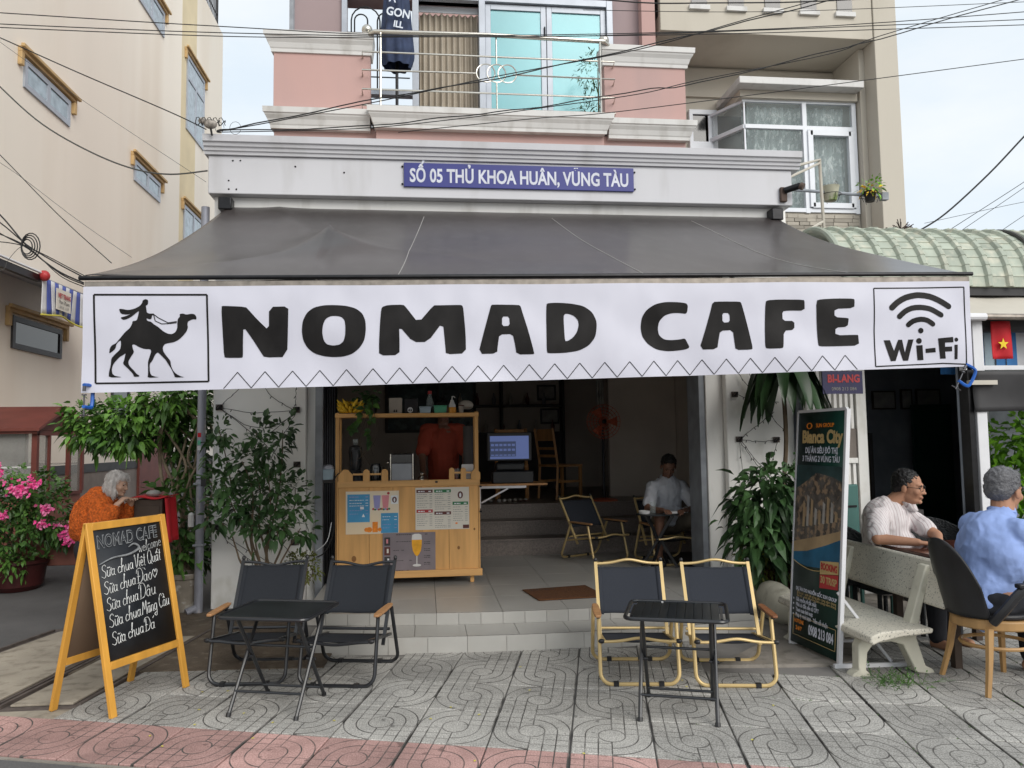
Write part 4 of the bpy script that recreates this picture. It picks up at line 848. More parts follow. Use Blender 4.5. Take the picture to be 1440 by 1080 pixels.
cwin(9.26, 10.42, 5.71, 6.05); cwin(12.69, 13.9, 5.78, 6.12); cwin(15.25, 16.55, 5.50, 6.18); cwin(15.3, 16.5, 7.70, 9.20, tr=.5)
cwin(12.7, 13.95, 8.80, 9.25); cwin(9.18, 10.37, 2.66, 3.03, dark=True, panes=1); cwin(6.1, 7.3, 5.71, 6.05); cwin(12.0, 12.7, 1.9, 2.6, dark=True, panes=1, hood=False)
b = B(); b.box(XW+.02, XW+.07, 15.9, 16.0, 0.3, 1.9); b.box(XW+.02, XW+.07, 17.5, 17.6, 0.3, 1.9); b.box(XW+.02, XW+.06, 16.0, 17.5, .3, 1.9); b.done('side_door', 'cart_red', ch, world=True)
# striped awning valance hung off the cream house
av = thing('shop_awning', 'small awning frame with blue and white striped valance on the cream house', 'awning', (-5.0, 10.8, 3.6))
B().add([(XW, 6.5, 3.85), (-4.92, 6.5, 3.72), (-4.92, 12.4, 3.76), (XW, 12.4, 3.90)], [(0, 1, 2, 3)]).done('cover', 'stripe_white', av, world=True, solid=.02)
B().obox((-4.90, 6.4, 3.66), (-4.90, 10.4, 3.70), .06, .09).done('front_beam', 'dark_metal', av, world=True); B().cyl((-4.86, 6.4, 3.74), (-4.86, 10.4, 3.77), .018, n=6).done('pipe', 'white_metal', av, world=True)
B().ball((-4.84, 10.42, 3.74), .07, 10, 8).done('end_cap', 'red_print', av, world=True)
for i in range(19):
    y0 = 10.42+i*.11; b = B()
    b.grid(lambda u, v: (-4.86+.03*math.sin((y0+u*.11)*6)*v, y0+u*.11, 3.72-(.44+.03*math.sin((y0+u*.11)*5))*v), 4, 6); b.done('stripe', 'stripe_white' if i % 2 == 0 else 'stripe_navy', av, world=True, smooth=80, solid=.004)
B().tube([(-4.855+.03*math.sin((10.42+i*.1)*6), 10.42+i*.1, 3.27-.03*math.sin((10.42+i*.1)*5)) for i in range(22)], .012, 5).done('trim', 'trim_yellow', av, world=True)
lm = lambda y, z: Matrix.Translation((-4.80, y, z)) @ Matrix.Rotation(R(90), 4, 'Z') @ Matrix.Rotation(R(90), 4, 'X')
B().box(-4.815, -4.81, 10.70, 11.12, 3.36, 3.64).done('patch', 'paper', av, world=True)
text('VIET TRANG', .085, 'red_print', av, lm(10.91, 3.55), fit=.36, bold=.003); text('Van Xuan', .07, 'ink', av, lm(10.91, 3.47), fit=.30); text('0918 1139', .055, 'ink_grey', av, lm(10.91, 3.40), fit=.26)
# ------------------------------------------------------------------ beige house on the right
bh = thing('beige_house', 'beige modern house with deep upper box and bay window behind right', 'building', (5.6, 12, 0))
def rb(nm, m, *boxes, **kw):
    b = B()
    for q in boxes: b.box(*q)
    return b.done(nm, m, bh, world=True, **kw)
rb('upper_box', 'beige_wall', (3.78, 7.39, 11.6, 14, 8.06, 11.5), bev=.01)
rb('side_pier', 'beige_wall', (7.40, 7.80, 11.58, 16, 0, 11.5), bev=.01)
rb('recess_wall', 'beige_wall', (3.78, 5.25, 12.75, 13.0, 3.0, 8.05), (5.25, 7.399, 12.75, 13.0, 7.2, 8.05), (5.25, 7.399, 12.75, 13.0, 3.0, 5.0))
rb('inner_face', 'beige_wall', (7.30, 7.397, 11.9, 12.75, 3.0, 8.05))
rb('stone_base', 'beige_wall', (5.3, 7.29, 12.05, 12.75, 3.0, 5.26))
for r in range(9):
    x = 5.35+(r % 3)*-.08; z = 5.20-r*.062
    while x < 7.2:
        l = rand(.16, .34); x1 = min(x+l, 7.26); B().box(max(x, 5.31)+.004, x1-.004, 12.03-rand(0, .012), 12.048, z-.028, z+.028).done('wall_stone', 'stone_a', bh, world=True, smooth=0); x = x1+.002
rb('window_hood', 'cornice', (5.12, 7.27, 11.72, 12.75, 7.30, 7.42), bev=.01); rb('hood_band', 'beige_wall', (5.22, 7.28, 11.95, 12.75, 7.17, 7.297))
for z in (7.55,): rb('slot_row', 'beige_wall', (3.78, 7.30, 12.7, 12.748, 7.5, 8.0))
for i in range(5):
    x = 4.30+i*.62; rb('slot', 'dark_glass', (x, x+.26, 11.585, 11.598, 8.50, 9.2)); rb('slot_sill', 'cornice', (x-.04, x+.30, 11.55, 11.598, 8.42, 8.495))
rb('stain', 'dark_stone', (3.772, 3.779, 11.7, 11.85, 8.35, 9.4))
# bay window: canted side then front
def wbar(p0, p1, w_=.07): return B().obox(p0, p1, w_, w_).done('window_bar', 'white_frame', bwin, world=True, bev=.004)
bwin = rb('bay_window', 'white_frame', (5.28, 7.28, 12.02, 12.08, 7.13, 7.20))
P0, P1, P2 = (4.98, 12.72), (5.32, 12.05), (7.24, 12.05)
for x, y in (P0, P1, (6.36, 12.05), P2): wbar((x, y, 5.25), (x, y, 7.16), .075 if (x, y) != P1 else .03)
for z in (5.30, 6.71): wbar((*P0, z), (*P1, z)); wbar((*P1, z), (*P2, z))
wbar((*P0, 7.15), (*P1, 7.15), .05)
for z0, z1 in ((5.33, 6.67), (6.75, 7.12)):
    for A_, C_ in ((P0, P1), (P1, (6.36, 12.05)), ((6.36, 12.05), P2)):
        a, c = Vector((*A_, 0)), Vector((*C_, 0)); d = (c-a).normalized()*.04; a += d; c -= d
        B().add([(a.x, a.y, z0), (c.x, c.y, z0), (c.x, c.y, z1), (a.x, a.y, z1)], [(0, 1, 2, 3)]).done('pane', 'clear_glass', bwin, world=True, solid=.006)
wbar((6.44, 12.03, 5.35), (6.44, 12.03, 6.66), .09); wbar((7.16, 12.03, 5.35), (7.16, 12.03, 6.66), .09); wbar((6.44, 12.03, 6.62), (7.16, 12.03, 6.62), .09); wbar((6.44, 12.03, 5.38), (7.16, 12.03, 5.38), .09)
B().grid(lambda u, v: (5.36+1.80*u, 12.22+.035*math.sin(u*75+3*math.sin(v*3))+.02*math.sin(u*31), 5.28+1.85*v), 220, 10).done('lace_curtain', 'curtain_lace', bwin, world=True, smooth=80)
rb('room_back', 'interior_dark', (4.9, 7.29, 12.70, 12.74, 5.2, 7.16))
sw = rb('small_window', 'white_frame', (4.60, 4.66, 12.66, 12.749, 5.2, 7.25), (5.02, 5.10, 12.66, 12.749, 5.2, 7.25), (4.66, 5.02, 12.66, 12.749, 7.17, 7.25), (4.66, 5.02, 12.66, 12.749, 6.55, 6.68))
B().box(4.66, 5.02, 12.70, 12.71, 5.2, 7.17).done('pane', 'dark_glass', sw, world=True)
# pipe frame, rail and hanging pots
fr = thing('pipe_frame', 'cream painted pipe frame fixed at the right end of the fascia', 'frame', (4.5, 8.3, 4.4))
b = B(); b.tube([(3.76, 7.62, 4.36), (4.50, 8.2, 4.70), (4.52, 8.2, 3.7)], .02, 6); b.tube([(4.50, 8.2, 4.66), (3.80, 7.62, 4.26)], .014, 6); b.tube([(4.51, 8.2, 3.98), (3.85, 7.62, 3.62)], .014, 6); b.done('pipe', 'fabric_cream', fr, world=True)
hr = thing('plant_rail', 'grey horizontal rail carrying two hanging flower pots', 'rail', (5.4, 9.5, 4.72))
B().tube([(3.9, 9.3, 4.76), (6.10, 9.5, 4.72)], .022, 8).done('rail', 'pipe_grey', hr, world=True); B().box(6.05, 6.14, 9.46, 9.54, 4.67, 4.77).done('bracket', 'pipe_grey', hr, world=True)
for x, lab, pm, lm_ in ((5.30, 'mossy pale hanging pot with a withered plant on the rail', 'pot_green', 'leaf_dry'), (5.85, 'small black hanging pot with yellow green plant on the rail', 'pot_black', 'leaf_yellow')):
    t = thing('hanging_pot', lab, 'plant pot', (x, 9.42, 4.62), group='hanging pots on the rail')
    s_ = 1 if x < 5.5 else .72
    B().lathe([(.075*s_, 0), (.11*s_, .17*s_), (.118*s_, .19*s_), (.10*s_, .19*s_)], (0, 0, 0), 16).done('pot', pm, t)
    b = B(); b.tube([(.13*math.cos(a*math.pi/8), .13*math.sin(a*math.pi/8), .08) for a in range(16)], .005, 5, closed=True)
    for a in range(4): b.tube([(.13*math.cos(a*1.57), .13*math.sin(a*1.57), .08), (.09*math.cos(a*1.57), .09*math.sin(a*1.57), -.01)], .004, 4)
    b.tube([(-.1, .05, .08), (-.1, .09, .15), (-.06, .06, .13)], .005, 4); b.done('wire_basket', 'dark_metal', t)
    b = B(); foliage(b, [((0, 0, .2*s_+.05), (.13, .13, .10))], 90 if s_ < 1 else 40, .07, .03 if s_ < 1 else .008, seed=int(x*10)); b.done('foliage', 'leaf_bright' if s_ < 1 else lm_, t, smooth=0, fix=False)
    if s_ < 1: b = B(); foliage(b, [((0, 0, .16), (.12, .12, .05))], 40, .06, .03, seed=3); b.done('yellow_leaves', 'banana', t, smooth=0, fix=False)
# ------------------------------------------------------------------ neighbour shop on the right
ns = thing('neighbour_shop', 'low open shop with green barrel tiled roof right of the cafe', 'building', (5.5, 7.5, 0))
def nb(nm, m, *boxes, **kw):
    b = B()
    for q in boxes: b.box(*q)
    return b.done(nm, m, ns, world=True, **kw)
CY, CZ, RR = 7.62, 2.98, .70
def rsec(a, r): return (CY-r*math.cos(a), CZ+r*math.sin(a))
b = B(); NA = 12; pr = [rsec(math.pi*i/NA*.62, RR-.03) for i in range(NA+1)]
b.grid(lambda u, v: (4.0+6*u, *rsec(math.pi*.62*v, RR-.02)), 1, 24); b.done('roof_shell', 'roof_green', ns, world=True, solid=.03)
tb = B(); w_ = .215; hl = .104
for q in range(1):
    pts = [(-w_/2, 0.0), (-w_/2+.05, 0.004), (w_/2-.065, .004), (w_/2-.05, .036), (w_/2-.02, .044), (w_/2+.004, .026)]
    n = len(pts); tb.add([(x, -.012, z+.010) for x, z in pts]+[(x, hl, z-.004) for x, z in pts], [(i, i+1, i+1+n, i+n) for i in range(n-1)])
    tb.add([(x, -.012, z+.010) for x, z in pts]+[(x, -.012, z-.016) for x, z in pts], [(i, i+1, i+1+n, i+n) for i in range(n-1)])
tme = tb.mesh('roof_tile', 0, False); tme.materials.append(M['roof_green'])
inv = mtx(ns).inverted()
for r in range(14):
    a = 0.02+r*(hl/RR)
    for c in range(20):
        o = link('roof_tile', tme, None, ns); y, z = rsec(a, RR)
        o.matrix_local = inv @ Matrix.Translation((4.10+c*.217, y, z)) @ Matrix.Rotation(math.pi/2-a, 4, 'X')
B().tube([(4.0, *rsec(math.pi*.62*i/16, RR+.01)) for i in range(17)], .035, 8).done('verge', 'roof_green', ns, world=True)
B().tube([(6.05, *rsec(math.pi*.62*i/16, RR+.03)) for i in range(17)], .02, 6).done('cable_strap', 'cable_grey', ns, world=True)
nb('gutter', 'fabric_black', (4.0, 10, 6.93, 7.1, 2.90, 2.975))
def fab(u, v): return (3.78+6*u, 7.05-.65*v, 2.93-.32*v-.02*math.sin(v*math.pi)+.006*math.sin(u*60))
B().grid(fab, 120, 8).done('fabric_awning', 'fabric_cream', ns, world=True, smooth=80, solid=.004)
B().cyl((3.78, 6.40, 2.60), (5.02, 6.40, 2.60), .035, n=10).done('awning_tube', 'white_metal', ns, world=True)
B().cyl((5.02, 6.41, 2.605), (10, 6.41, 2.57), .030, n=10).done('awning_tube', 'bar_metal', ns, world=True)
for i in range(16):
    x = 4.88+i*.115; m_ = ('stripe_blue', 'stripe_blue', 'stripe_white', 'stripe_blue', 'pale_blue')[i % 5]
    B().grid(lambda u, v: (x+.115*u, 6.85+.012*math.sin(u*3+x*9), 2.12+.55*v), 3, 2).done('striped_panel', m_, ns, world=True, smooth=80)
nb('cloth_roll', 'fabric_black', (4.9, 8.5, 6.62, 6.75, 2.50, 2.66), bev=.04)
nb('awning_rail', 'white_metal', (4.86, 8.5, 6.50, 6.56, 2.13, 2.17)); nb('wood_strip', 'fabric_cream', (4.85, 5.12, 6.42, 6.46, 1.99, 2.03))
B().grid(lambda u, v: (4.92+3*u, 6.46+.02*math.sin(u*9+v*3), 1.76+.36*v+.04*(1-v)*(u-.3)), 40, 8).done('black_valance', 'fabric_black', ns, world=True, smooth=80, solid=.005)
nb('post', 'white_metal', (4.95, 5.05, 6.48, 6.56, 0.0, 2.58), bev=.006); nb('post_rail', 'dark_metal', (4.89, 4.94, 6.50, 6.62, 0.0, 2.4))
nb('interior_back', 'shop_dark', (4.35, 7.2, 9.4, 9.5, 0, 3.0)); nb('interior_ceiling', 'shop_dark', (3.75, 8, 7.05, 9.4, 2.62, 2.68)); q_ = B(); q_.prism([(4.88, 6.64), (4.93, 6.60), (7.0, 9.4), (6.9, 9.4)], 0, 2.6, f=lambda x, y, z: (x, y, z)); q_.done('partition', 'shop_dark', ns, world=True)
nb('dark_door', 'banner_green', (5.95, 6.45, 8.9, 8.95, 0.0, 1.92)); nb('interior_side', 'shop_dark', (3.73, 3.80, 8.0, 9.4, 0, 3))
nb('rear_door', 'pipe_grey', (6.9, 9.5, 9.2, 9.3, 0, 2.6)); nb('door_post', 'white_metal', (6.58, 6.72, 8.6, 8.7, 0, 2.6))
# grille pier between the shops
for x in (4.34,): nb('grille_pier', 'pillar_paint', (4.27, 4.37, 7.28, 7.38, 0, 2.3))
nb('grille_backing', 'shop_dark', (3.73, 4.27, 7.42, 7.46, 0, 2.3)); nb('grille_band', 'plinth', (3.73, 4.27, 7.30, 7.40, 1.33, 1.62)); nb('grille_band', 'pillar_paint', (3.73, 4.27, 7.29, 7.40, 1.28, 1.33))
for i in range(9): nb('grille_bar', 'pillar_paint', (3.76+i*.058, 3.79+i*.058, 7.31, 7.37, .7, 1.279)); nb('grille_bar', 'pillar_paint', (3.76+i*.058, 3.79+i*.058, 7.31, 7.37, 1.621, 2.25))
ps = thing('notice_board', 'dark purple hanging notice with red lettering beside dracaena leaves', 'sign', (3.92, 6.9, 2.03))
B().box(3.72, 4.12, 6.9, 6.92, 1.945, 2.16).done('board', 'purple_sign', ps, world=True); text('BI-LANG', .10, 'red_print', ps, face_front(3.93, 6.897, 2.085), sx=.85, bold=.004); text('0908 213 084', .045, 'ink_grey', ps, face_front(3.93, 6.897, 1.99))
fl = thing('flag', 'small red flag with yellow star hanging under the neighbour awning', 'flag', (5.3, 6.6, 2.4))
B().grid(lambda u, v: (5.19+.19*u+.01*v, 6.55+.015*math.sin(u*5+v*2), 2.235+.35*v), 10, 10).done('cloth', 'flag_red', fl, world=True, smooth=80, solid=.003)
st = []
for i in range(10): rr_ = .055 if i % 2 == 0 else .022; st.append((5.285+rr_*math.sin(i*math.pi/5), 2.37+rr_*math.cos(i*math.pi/5)))
B().prism(st, 6.525, 6.528).done('star', 'flag_yellow', fl, world=True)
# far roof seen over the barrel roof
dr = thing('distant_roof', 'dark red tiled roof corner seen far beyond the barrel roof', 'roof', (13.5, 14.6, 5.4))
b = B(); b.prism([(12.2, 5.46), (12.9, 5.72), (16, 5.72), (16, 5.40), (12.2, 5.40)], 15.0, 18.0); b.done('roof_slope', 'roof_red', dr, world=True); B().box(12.5, 16, 15.3, 18, 0, 5.39).done('wall', 'beige_wall', dr, world=True)
# ================================================================== OBJECTS
# ---- folding camp chair, local x across, y backwards, 0.50 x 0.56 m
def rloop(y0, zt, yt, w, r=.07, zb=.012):      # U-shaped foot frame: rounded bottom bar, two uprights leaning to (yt,zt)
    pts = [(-w, yt, zt)]
    k = (yt-y0)/(zt-zb)
    for a in range(0, 91, 15): pts.append((-w+r-r*math.cos(R(a)), 0, zb+r-r*math.sin(R(a))))
    for a in range(90, -1, -15): pts.append((w-r+r*math.cos(R(a)), 0, zb+r-r*math.sin(R(a))))
    pts.append((w, yt, zt)); return [(x, y0+k*(z-zb), z) if i not in (0, len(pts)-1) else (x, y, z) for i, (x, y, z) in enumerate(pts)]
def camp_chair(label, group, frame, cloth, arm, wave, cat='chair', armcap=True):
    t = thing('camp_chair', label, cat, group=group)
    ft = B().tube(rloop(0.0, .425, .10, .245), .0125, 8).done('front_frame', frame, t)
    rt = B().tube(rloop(.56, .425, .36, .265), .0125, 8).done('rear_frame', frame, t)
    for o_, y in ((ft, 0.0), (rt, .56)):
        for x in (-.15, .13): B().box(x-.016, x+.016, y-.016, y+.016, .0, .028).done('foot_pad', 'black_plastic', o_)
    for s in (-1, 1):
        B().obox((s*.222, .30, .19), (s*.228, .605, .70), .022, .016, up=(0, 1, 0)).done('back_rail', frame, t)
        B().obox((s*.222, -.035, .298), (s*.222, .50, .215), .018, .018).done('seat_rail', frame, t)
        a = B(); n_ = 9; L_ = []
        for i in range(n_+1):
            u = i/n_; hw = .026*(1-.35*abs(u-.4)) if 0 < i < n_ else .015; L_.append((s*.252, .02+.37*u, hw))
        pts = [(x-h, y) for x, y, h in L_]+[(x+h, y) for x, y, h in L_[::-1]]
        a.prism(pts, .432, .448, f=lambda p, q, z: (p, q, z)); a.done('armrest', arm, t, bev=.004)
        B().obox((s*.25, .06, .424), (s*.25, .36, .424), .02, .012).done('armrest_bracket', 'black_plastic', t)
        if armcap:
            B().ball((s*.229, .613, .715), (.014, .014, .018), 8, 6).done('end_cap', 'black_plastic', t)
            B().ball((s*.238, -.038, .297), (.022, .015, .015), 8, 6).done('end_cap', 'black_plastic', t)
    def wv(u): return .028*math.exp(-((u-.5)/.22)**2)*wave
    B().tube([(-.228+.456*i/20, .603, .690+wv(i/20)) for i in range(21)], .010, 8).done('top_rail', frame, t)
    B().tube([(-.222+.444*i/20, -.038, .294+(.022*math.exp(-((i/20-.5)/.22)**2) if wave > 0 else -.02*math.exp(-((i/20-.5)/.3)**2))) for i in range(21)], .010, 8).done('seat_front_rail', frame, t)
    B().tube([(-.235, .43, .265), (.235, .43, .265)], .010, 8).done('cross_rail', frame, t)
    B().grid(lambda u, v: (-.225+.45*u, .408+.175*v+.012*math.sin(u*math.pi), .372+.293*v+.002*math.sin(u*9)), 24, 12).done('backrest', cloth, t, smooth=80, solid=.004)
    for s in (0, 1):
        B().grid(lambda u, v: (-.229+s*.418+.04*u, .405+.178*v, .368+.30*v), 2, 6).done('back_hem', cloth, t, smooth=80, solid=.010)
    B().grid(lambda u, v: (-.225+.45*u, -.03+.50*v, .292-.072*v-.03*math.sin(u*math.pi)*math.sin(v*math.pi)+.0), 20, 14).done('seat', cloth, t, smooth=80, solid=.004)
    return t
GA, GB = 'black framed camp chairs at the left table', 'gold framed camp chairs with dark fabric'
c0 = camp_chair('x', GA, 'black_frame', 'mesh_black', 'arm_wood', -1)
c1 = copy_tree(c0)
place(c0, (-1.14, 5.22, 0.014), R(-6), 'black framed camp chair left of the counter, farthest left, behind the small black table')
place(c1, (-.565, 5.09, 0.014), R(-12), 'black framed camp chair in front of the wooden counter, right of the black table')
c2 = camp_chair('x', GB, 'gold_frame', 'mesh_grey', 'arm_wood', 1)
c3 = copy_tree(c2)
place(c2, (1.325, 4.83, 0.014), R(-9), 'gold framed camp chair beside the doormat, left one behind the slatted black table')
place(c3, (1.90, 4.71, 0.014), R(-10), 'gold framed camp chair nearest the green roll-up banner on the pavement')
c4 = copy_tree(c2); place(c4, (2.02, 8.20, .221), R(150+14), 'yellow framed camp chair inside the doorway turned toward the seated man')
c5 = copy_tree(c2); place(c5, (2.62, 7.98, .221), R(6), 'yellow framed camp chair under the man in white shirt inside the cafe')
for q_ in (c2, c3, c4, c5): q_.scale = (1, 1, .955)
da = [q_ for q_ in c3.children if q_.name.startswith('armrest') and 'bracket' not in q_.name][-1]; da.data = da.data.copy(); da.data.materials.clear(); da.data.materials.append(M['arm_dark']); da['label'] = 'dark brown armrest on the outer side'
c4.location = (2.0, 8.33, .221); c4.rotation_euler = (0, 0, R(28))
# ---- folding tables
def fold_table(label, slatted):
    t = thing('folding_table', label, 'table', group='small black folding tables on the pavement')
    W, H, Dp = .275, .555, .43
    def leg(x, y0, y1, z1, r): B().tube([(x, y0, .006), (x, y1, z1)], r, 8).done('leg', 'black_frame', t)
    for s in (-1, 1):
        leg(s*.205, 0, .36, H-.02, .0115); leg(s*.185, .42, .05, H-.02, .0115)
        B().cyl((s*.205, 0, 0), (s*.205, .008, .02), .015, n=8).done('foot_cap', 'black_plastic', t); B().cyl((s*.185, .42, 0), (s*.185, .413, .02), .015, n=8).done('foot_cap', 'black_plastic', t)
        B().cyl((s*.17, .208, .28), (s*.225, .208, .28), .009, n=8).done('pivot', 'black_plastic', t)
    for (x, y, z) in ((.205, .072, .12), (.205, .215, .345)): B().cyl((-x, y, z), (x, y, z), .008, n=8).done('crossbar', 'black_frame', t)
    B().cyl((-.185, .36, .07), (.185, .36, .07), .008, n=8).done('crossbar', 'black_frame', t)
    r = .05; pts = []
    for cx, cy, a0 in ((W-r, -.035+r, -90), (W-r, .445-r, 0), (-W+r, .445-r, 90), (-W+r, -.035+r, 180)): pts += [(x, y, H) for x, y in arc(cx, cy, r, a0, a0+90, 5)]
    B().tube(pts, .011, 8, closed=True).done('rim', 'black_frame', t)
    q = [(x*.985 if not slatted else x*.84, y) for x, y, _ in pts]
    if slatted:
        B().prism(q, H-.011, H-.007, f=lambda p, y, z: (p, y, z)).done('backing_plate', 'table_black', t)
        for i in range(10): x0 = -.235+i*.047; B().box(x0+.001, x0+.0455, -.03, .44, H-.006, H+.004).done('slat', 'table_black', t, bev=.002)
        for s in (-1, 1): B().box(s*.245-.008, s*.245+.008, .06, .35, H-.012, H-.002).done('hinge_strip', 'black_frame', t)
    else: B().prism(q, H-.006, H+.003, f=lambda p, y, z: (p, y, z)).done('tabletop', 'table_black', t)
    return t
t1 = fold_table('black folding table with plain top in front of the two black camp chairs', False); t1.location = (-.918, 4.60, .014); t1.rotation_euler = (0, 0, R(-17))
t2 = fold_table('black folding table with slatted top in front of the gold framed camp chairs', True); t2.location = (1.348, 4.17, .014); t2.rotation_euler = (0, 0, R(-20))
B().ball((-.09, .40, .562), (.008, .006, .004), 6, 4).done('white_speck', 'porcelain', t2)
# ---- chalkboard sign
ab = thing('chalkboard_sign', 'wooden A-frame chalkboard with handwritten Vietnamese yogurt menu at left', 'chalkboard', (-1.771, 4.721, .014), R(64.8))
HW, AP, AH = .614, .225, 1.085
def lean(x, s, z, off=0): # point on the front (s=0) or rear (s=1) leaf plane
    y = AP*(z/AH) if s == 0 else .45-AP*(z/AH); return (x, y+off*(-1 if s == 0 else 1), z)
for s in (0, 1):
    for x in (.02, HW-.02): B().obox(lean(x, s, 0), lean(x, s, AH), .042, .024, up=(0, 1, 0)).done('leg', 'aboard_wood', ab, bev=.003)
    B().obox(lean(.041, s, AH-.022), lean(HW-.041, s, AH-.022), .022, .044).done('top_rail', 'aboard_wood', ab, bev=.003)
    B().obox(lean(.041, s, .275), lean(HW-.041, s, .275), .022, .044).done('bottom_rail', 'aboard_wood', ab, bev=.003)
    b = B(); a = [lean(.041, s, .297, -.004), lean(HW-.041, s, .297, -.004), lean(HW-.041, s, AH-.045, -.004), lean(.041, s, AH-.045, -.004)]; b.add(a, [(0, 1, 2, 3)])
    b.done('board' if s == 0 else 'back_panel', 'chalkboard' if s == 0 else 'hardboard', ab, solid=.004)
tl = math.atan2(AP, AH)
def chalk(s_, u, z, size, m='chalk', sx=1.0, bold=.0012, rot=0.0, shear=.12, align='LEFT', fit=0, off=.0035):
    p = lean(u, 0, z, off)
    text(s_, size, m, ab, mtx(ab) @ Matrix.Translation(p) @ Matrix.Rotation(R(90)-tl, 4, 'X') @ Matrix.Rotation(rot, 4, 'Z'), 'chalk_writing', bold=bold, sx=sx, shear=shear, align=align, fit=fit)
chalk('NOMAD CAFE', .060, .965, .105, 'chalk_dim', 1, .0040, R(2), fit=.475); chalk('NOMAD CAFE', .061, .965, .105, 'chalkboard', 1, -.0003, R(2), fit=.470, off=.0042)
P_ = [lean(.06, 0, .842, .004), lean(.16, 0, .868, .004), lean(.28, 0, .872, .004), lean(.36, 0, .893, .004), lean(.365, 0, .915, .004), lean(.33, 0, .93, .004), lean(.29, 0, .915, .004)]
b = B(); sp_ = smooth_path(P_, 5); b.tube(sp_, [.003+.005*math.sin(math.pi*i/(len(sp_)-1)) for i in range(len(sp_))], 5); b.done('chalk_swoosh', 'chalk_dim', ab)
GL = {'S': (.58, [[(.5,.85),(.35,1),(.1,.9),(.1,.65),(.4,.45),(.5,.2),(.3,0),(.0,.12)]]), 'u': (.50, [[(.05,.5),(.06,.12),(.2,0),(.36,.15),(.38,.5)],[(.38,.5),(.38,.1),(.48,0)]]),
 'a': (.50, [[(.36,.42),(.2,.5),(.04,.35),(.05,.1),(.2,0),(.34,.15),(.37,.5)],[(.37,.5),(.37,.1),(.48,0)]]), 'c': (.42, [[(.36,.42),(.2,.5),(.04,.3),(.08,.06),(.24,0),(.40,.1)]]),
 'h': (.48, [[(.0,.55),(.12,1),(.05,1.02),(.04,0)],[(.05,.3),(.2,.5),(.34,.4),(.36,0),(.44,.04)]]), 'V': (.58, [[(-.05,.9),(.05,1),(.25,0),(.60,1.1)]]), 'i': (.24, [[(.08,.5),(.08,.1),(.18,0)],[(.08,.70),(.10,.74)]]),
 'e': (.42, [[(.05,.25),(.34,.30),(.28,.48),(.12,.48),(.04,.2),(.18,0),(.40,.08)]]), 't': (.34, [[(.14,.9),(.14,.1),(.28,0)],[(0,.6),(.30,.6)]]), 'Q': (.74, [[(.35,1.1),(.1,.9),(.05,.4),(.25,0),(.55,.1),(.65,.5),(.55,.95),(.30,1.12)],[(.4,.25),(.72,-.08)]]),
 'D': (.66, [[(.10,.95),(.10,.05)],[(-.1,.75),(.0,1.05),(.4,1.05),(.62,.6),(.45,.1),(.0,.0)]]), 'Đ': (.66, [[(.10,.95),(.10,.05)],[(-.1,.75),(.0,1.05),(.4,1.05),(.62,.6),(.45,.1),(.0,.0)],[(.0,.5),(.28,.5)]]),
 'o': (.44, [[(.2,.5),(.04,.3),(.1,.04),(.28,.02),(.38,.25),(.28,.48),(.18,.5)]]), 'n': (.46, [[(.05,.5),(.05,0)],[(.05,.33),(.2,.5),(.34,.4),(.35,0),(.43,.03)]]), 'g': (.48, [[(.36,.42),(.2,.5),(.04,.35),(.05,.1),(.2,0),(.34,.15),(.37,.5)],[(.37,.5),(.38,-.3),(.2,-.45),(.02,-.3),(.3,-.15)]]),
 'M': (.74, [[(-.02,.0),(.06,.5),(.14,1),(.34,.35),(.58,1.05),(.66,.0)]]), 'C': (.56, [[(.5,.9),(.3,1.08),(.06,.8),(.05,.3),(.25,0),(.54,.15)]]), 'w': (.52, [[(0,.5),(.1,0),(.22,.4),(.34,0),(.48,.5)]]), 'l': (.22, [[(.02,.3),(.18,.85),(.08,.95),(.06,.1),(.18,.0)]]), 'm': (.62, [[(.04,.5),(.05,0)],[(.05,.35),(.16,.5),(.27,.4),(.28,0)],[(.28,.35),(.4,.5),(.52,.4),(.53,0)]]),
 '♡': (.6, [[(.28,.0),(.02,.35),(.08,.6),(.22,.62),(.29,.45),(.4,.64),(.54,.55),(.5,.3),(.28,.0)]]), ' ': (.22, [])}
AC = {'^': [(.08,.64),(.2,.80),(.32,.64)], "'": [(.24,.84),(.38,1.02)], '`': [(.06,1.02),(.22,.84)], '~': [(.08,.66),(.16,.74),(.26,.66),(.36,.74)], '+': [(.38,.5),(.50,.54),(.50,.66)], '.': [(.19,-.16),(.22,-.14)]}
def hand_write(seq, u, z, h, slope=.0, r=.0017, m='chalk', xs=.86):
    rg_ = random.Random(int(z*1000)); b = B(); x = u
    for ch in seq.split('|'):
        g_ = ch[0]; w_, st = GL[g_]
        for s_ in st+[AC[a_] for a_ in ch[1:]]:
            P = [lean(x+(px_+.14*pz_)*h*xs, 0, z+slope*(x-u)+pz_*h+rg_.uniform(-.0012, .0012), .0030) for px_, pz_ in s_]
            P = smooth_path(P, 4) if len(P) > 2 else P; b.tube(P, [r*rg_.uniform(.75, 1.25) for _ in P], 5)
        x += (w_+.04)*h*xs
    b.done('chalk_writing', m, ab)
    return x
hand_write('w|e|l|c|o|m|e', .365, .872, .066, .12, .0010)
for i, (w2, h2) in enumerate((('V|i|e^.|t| |Q|u|a^\'|t', .074), ('Đ|a`|o|♡', .080), ('D|a^|u', .084), ('M|a~|n|g| |C|a^`|u', .076), ('Đ|a\'', .074))):
    z = .762-i*.094+(-.006 if i == 4 else 0); x = hand_write("S|u+~|a| |c|h|u|a", .066+.003*i, z, .074, .10, .0021, xs=.82); hand_write(w2, x+.008, z+.022, h2, .10, .0019, xs=.70 if i in (0, 3) else .9)
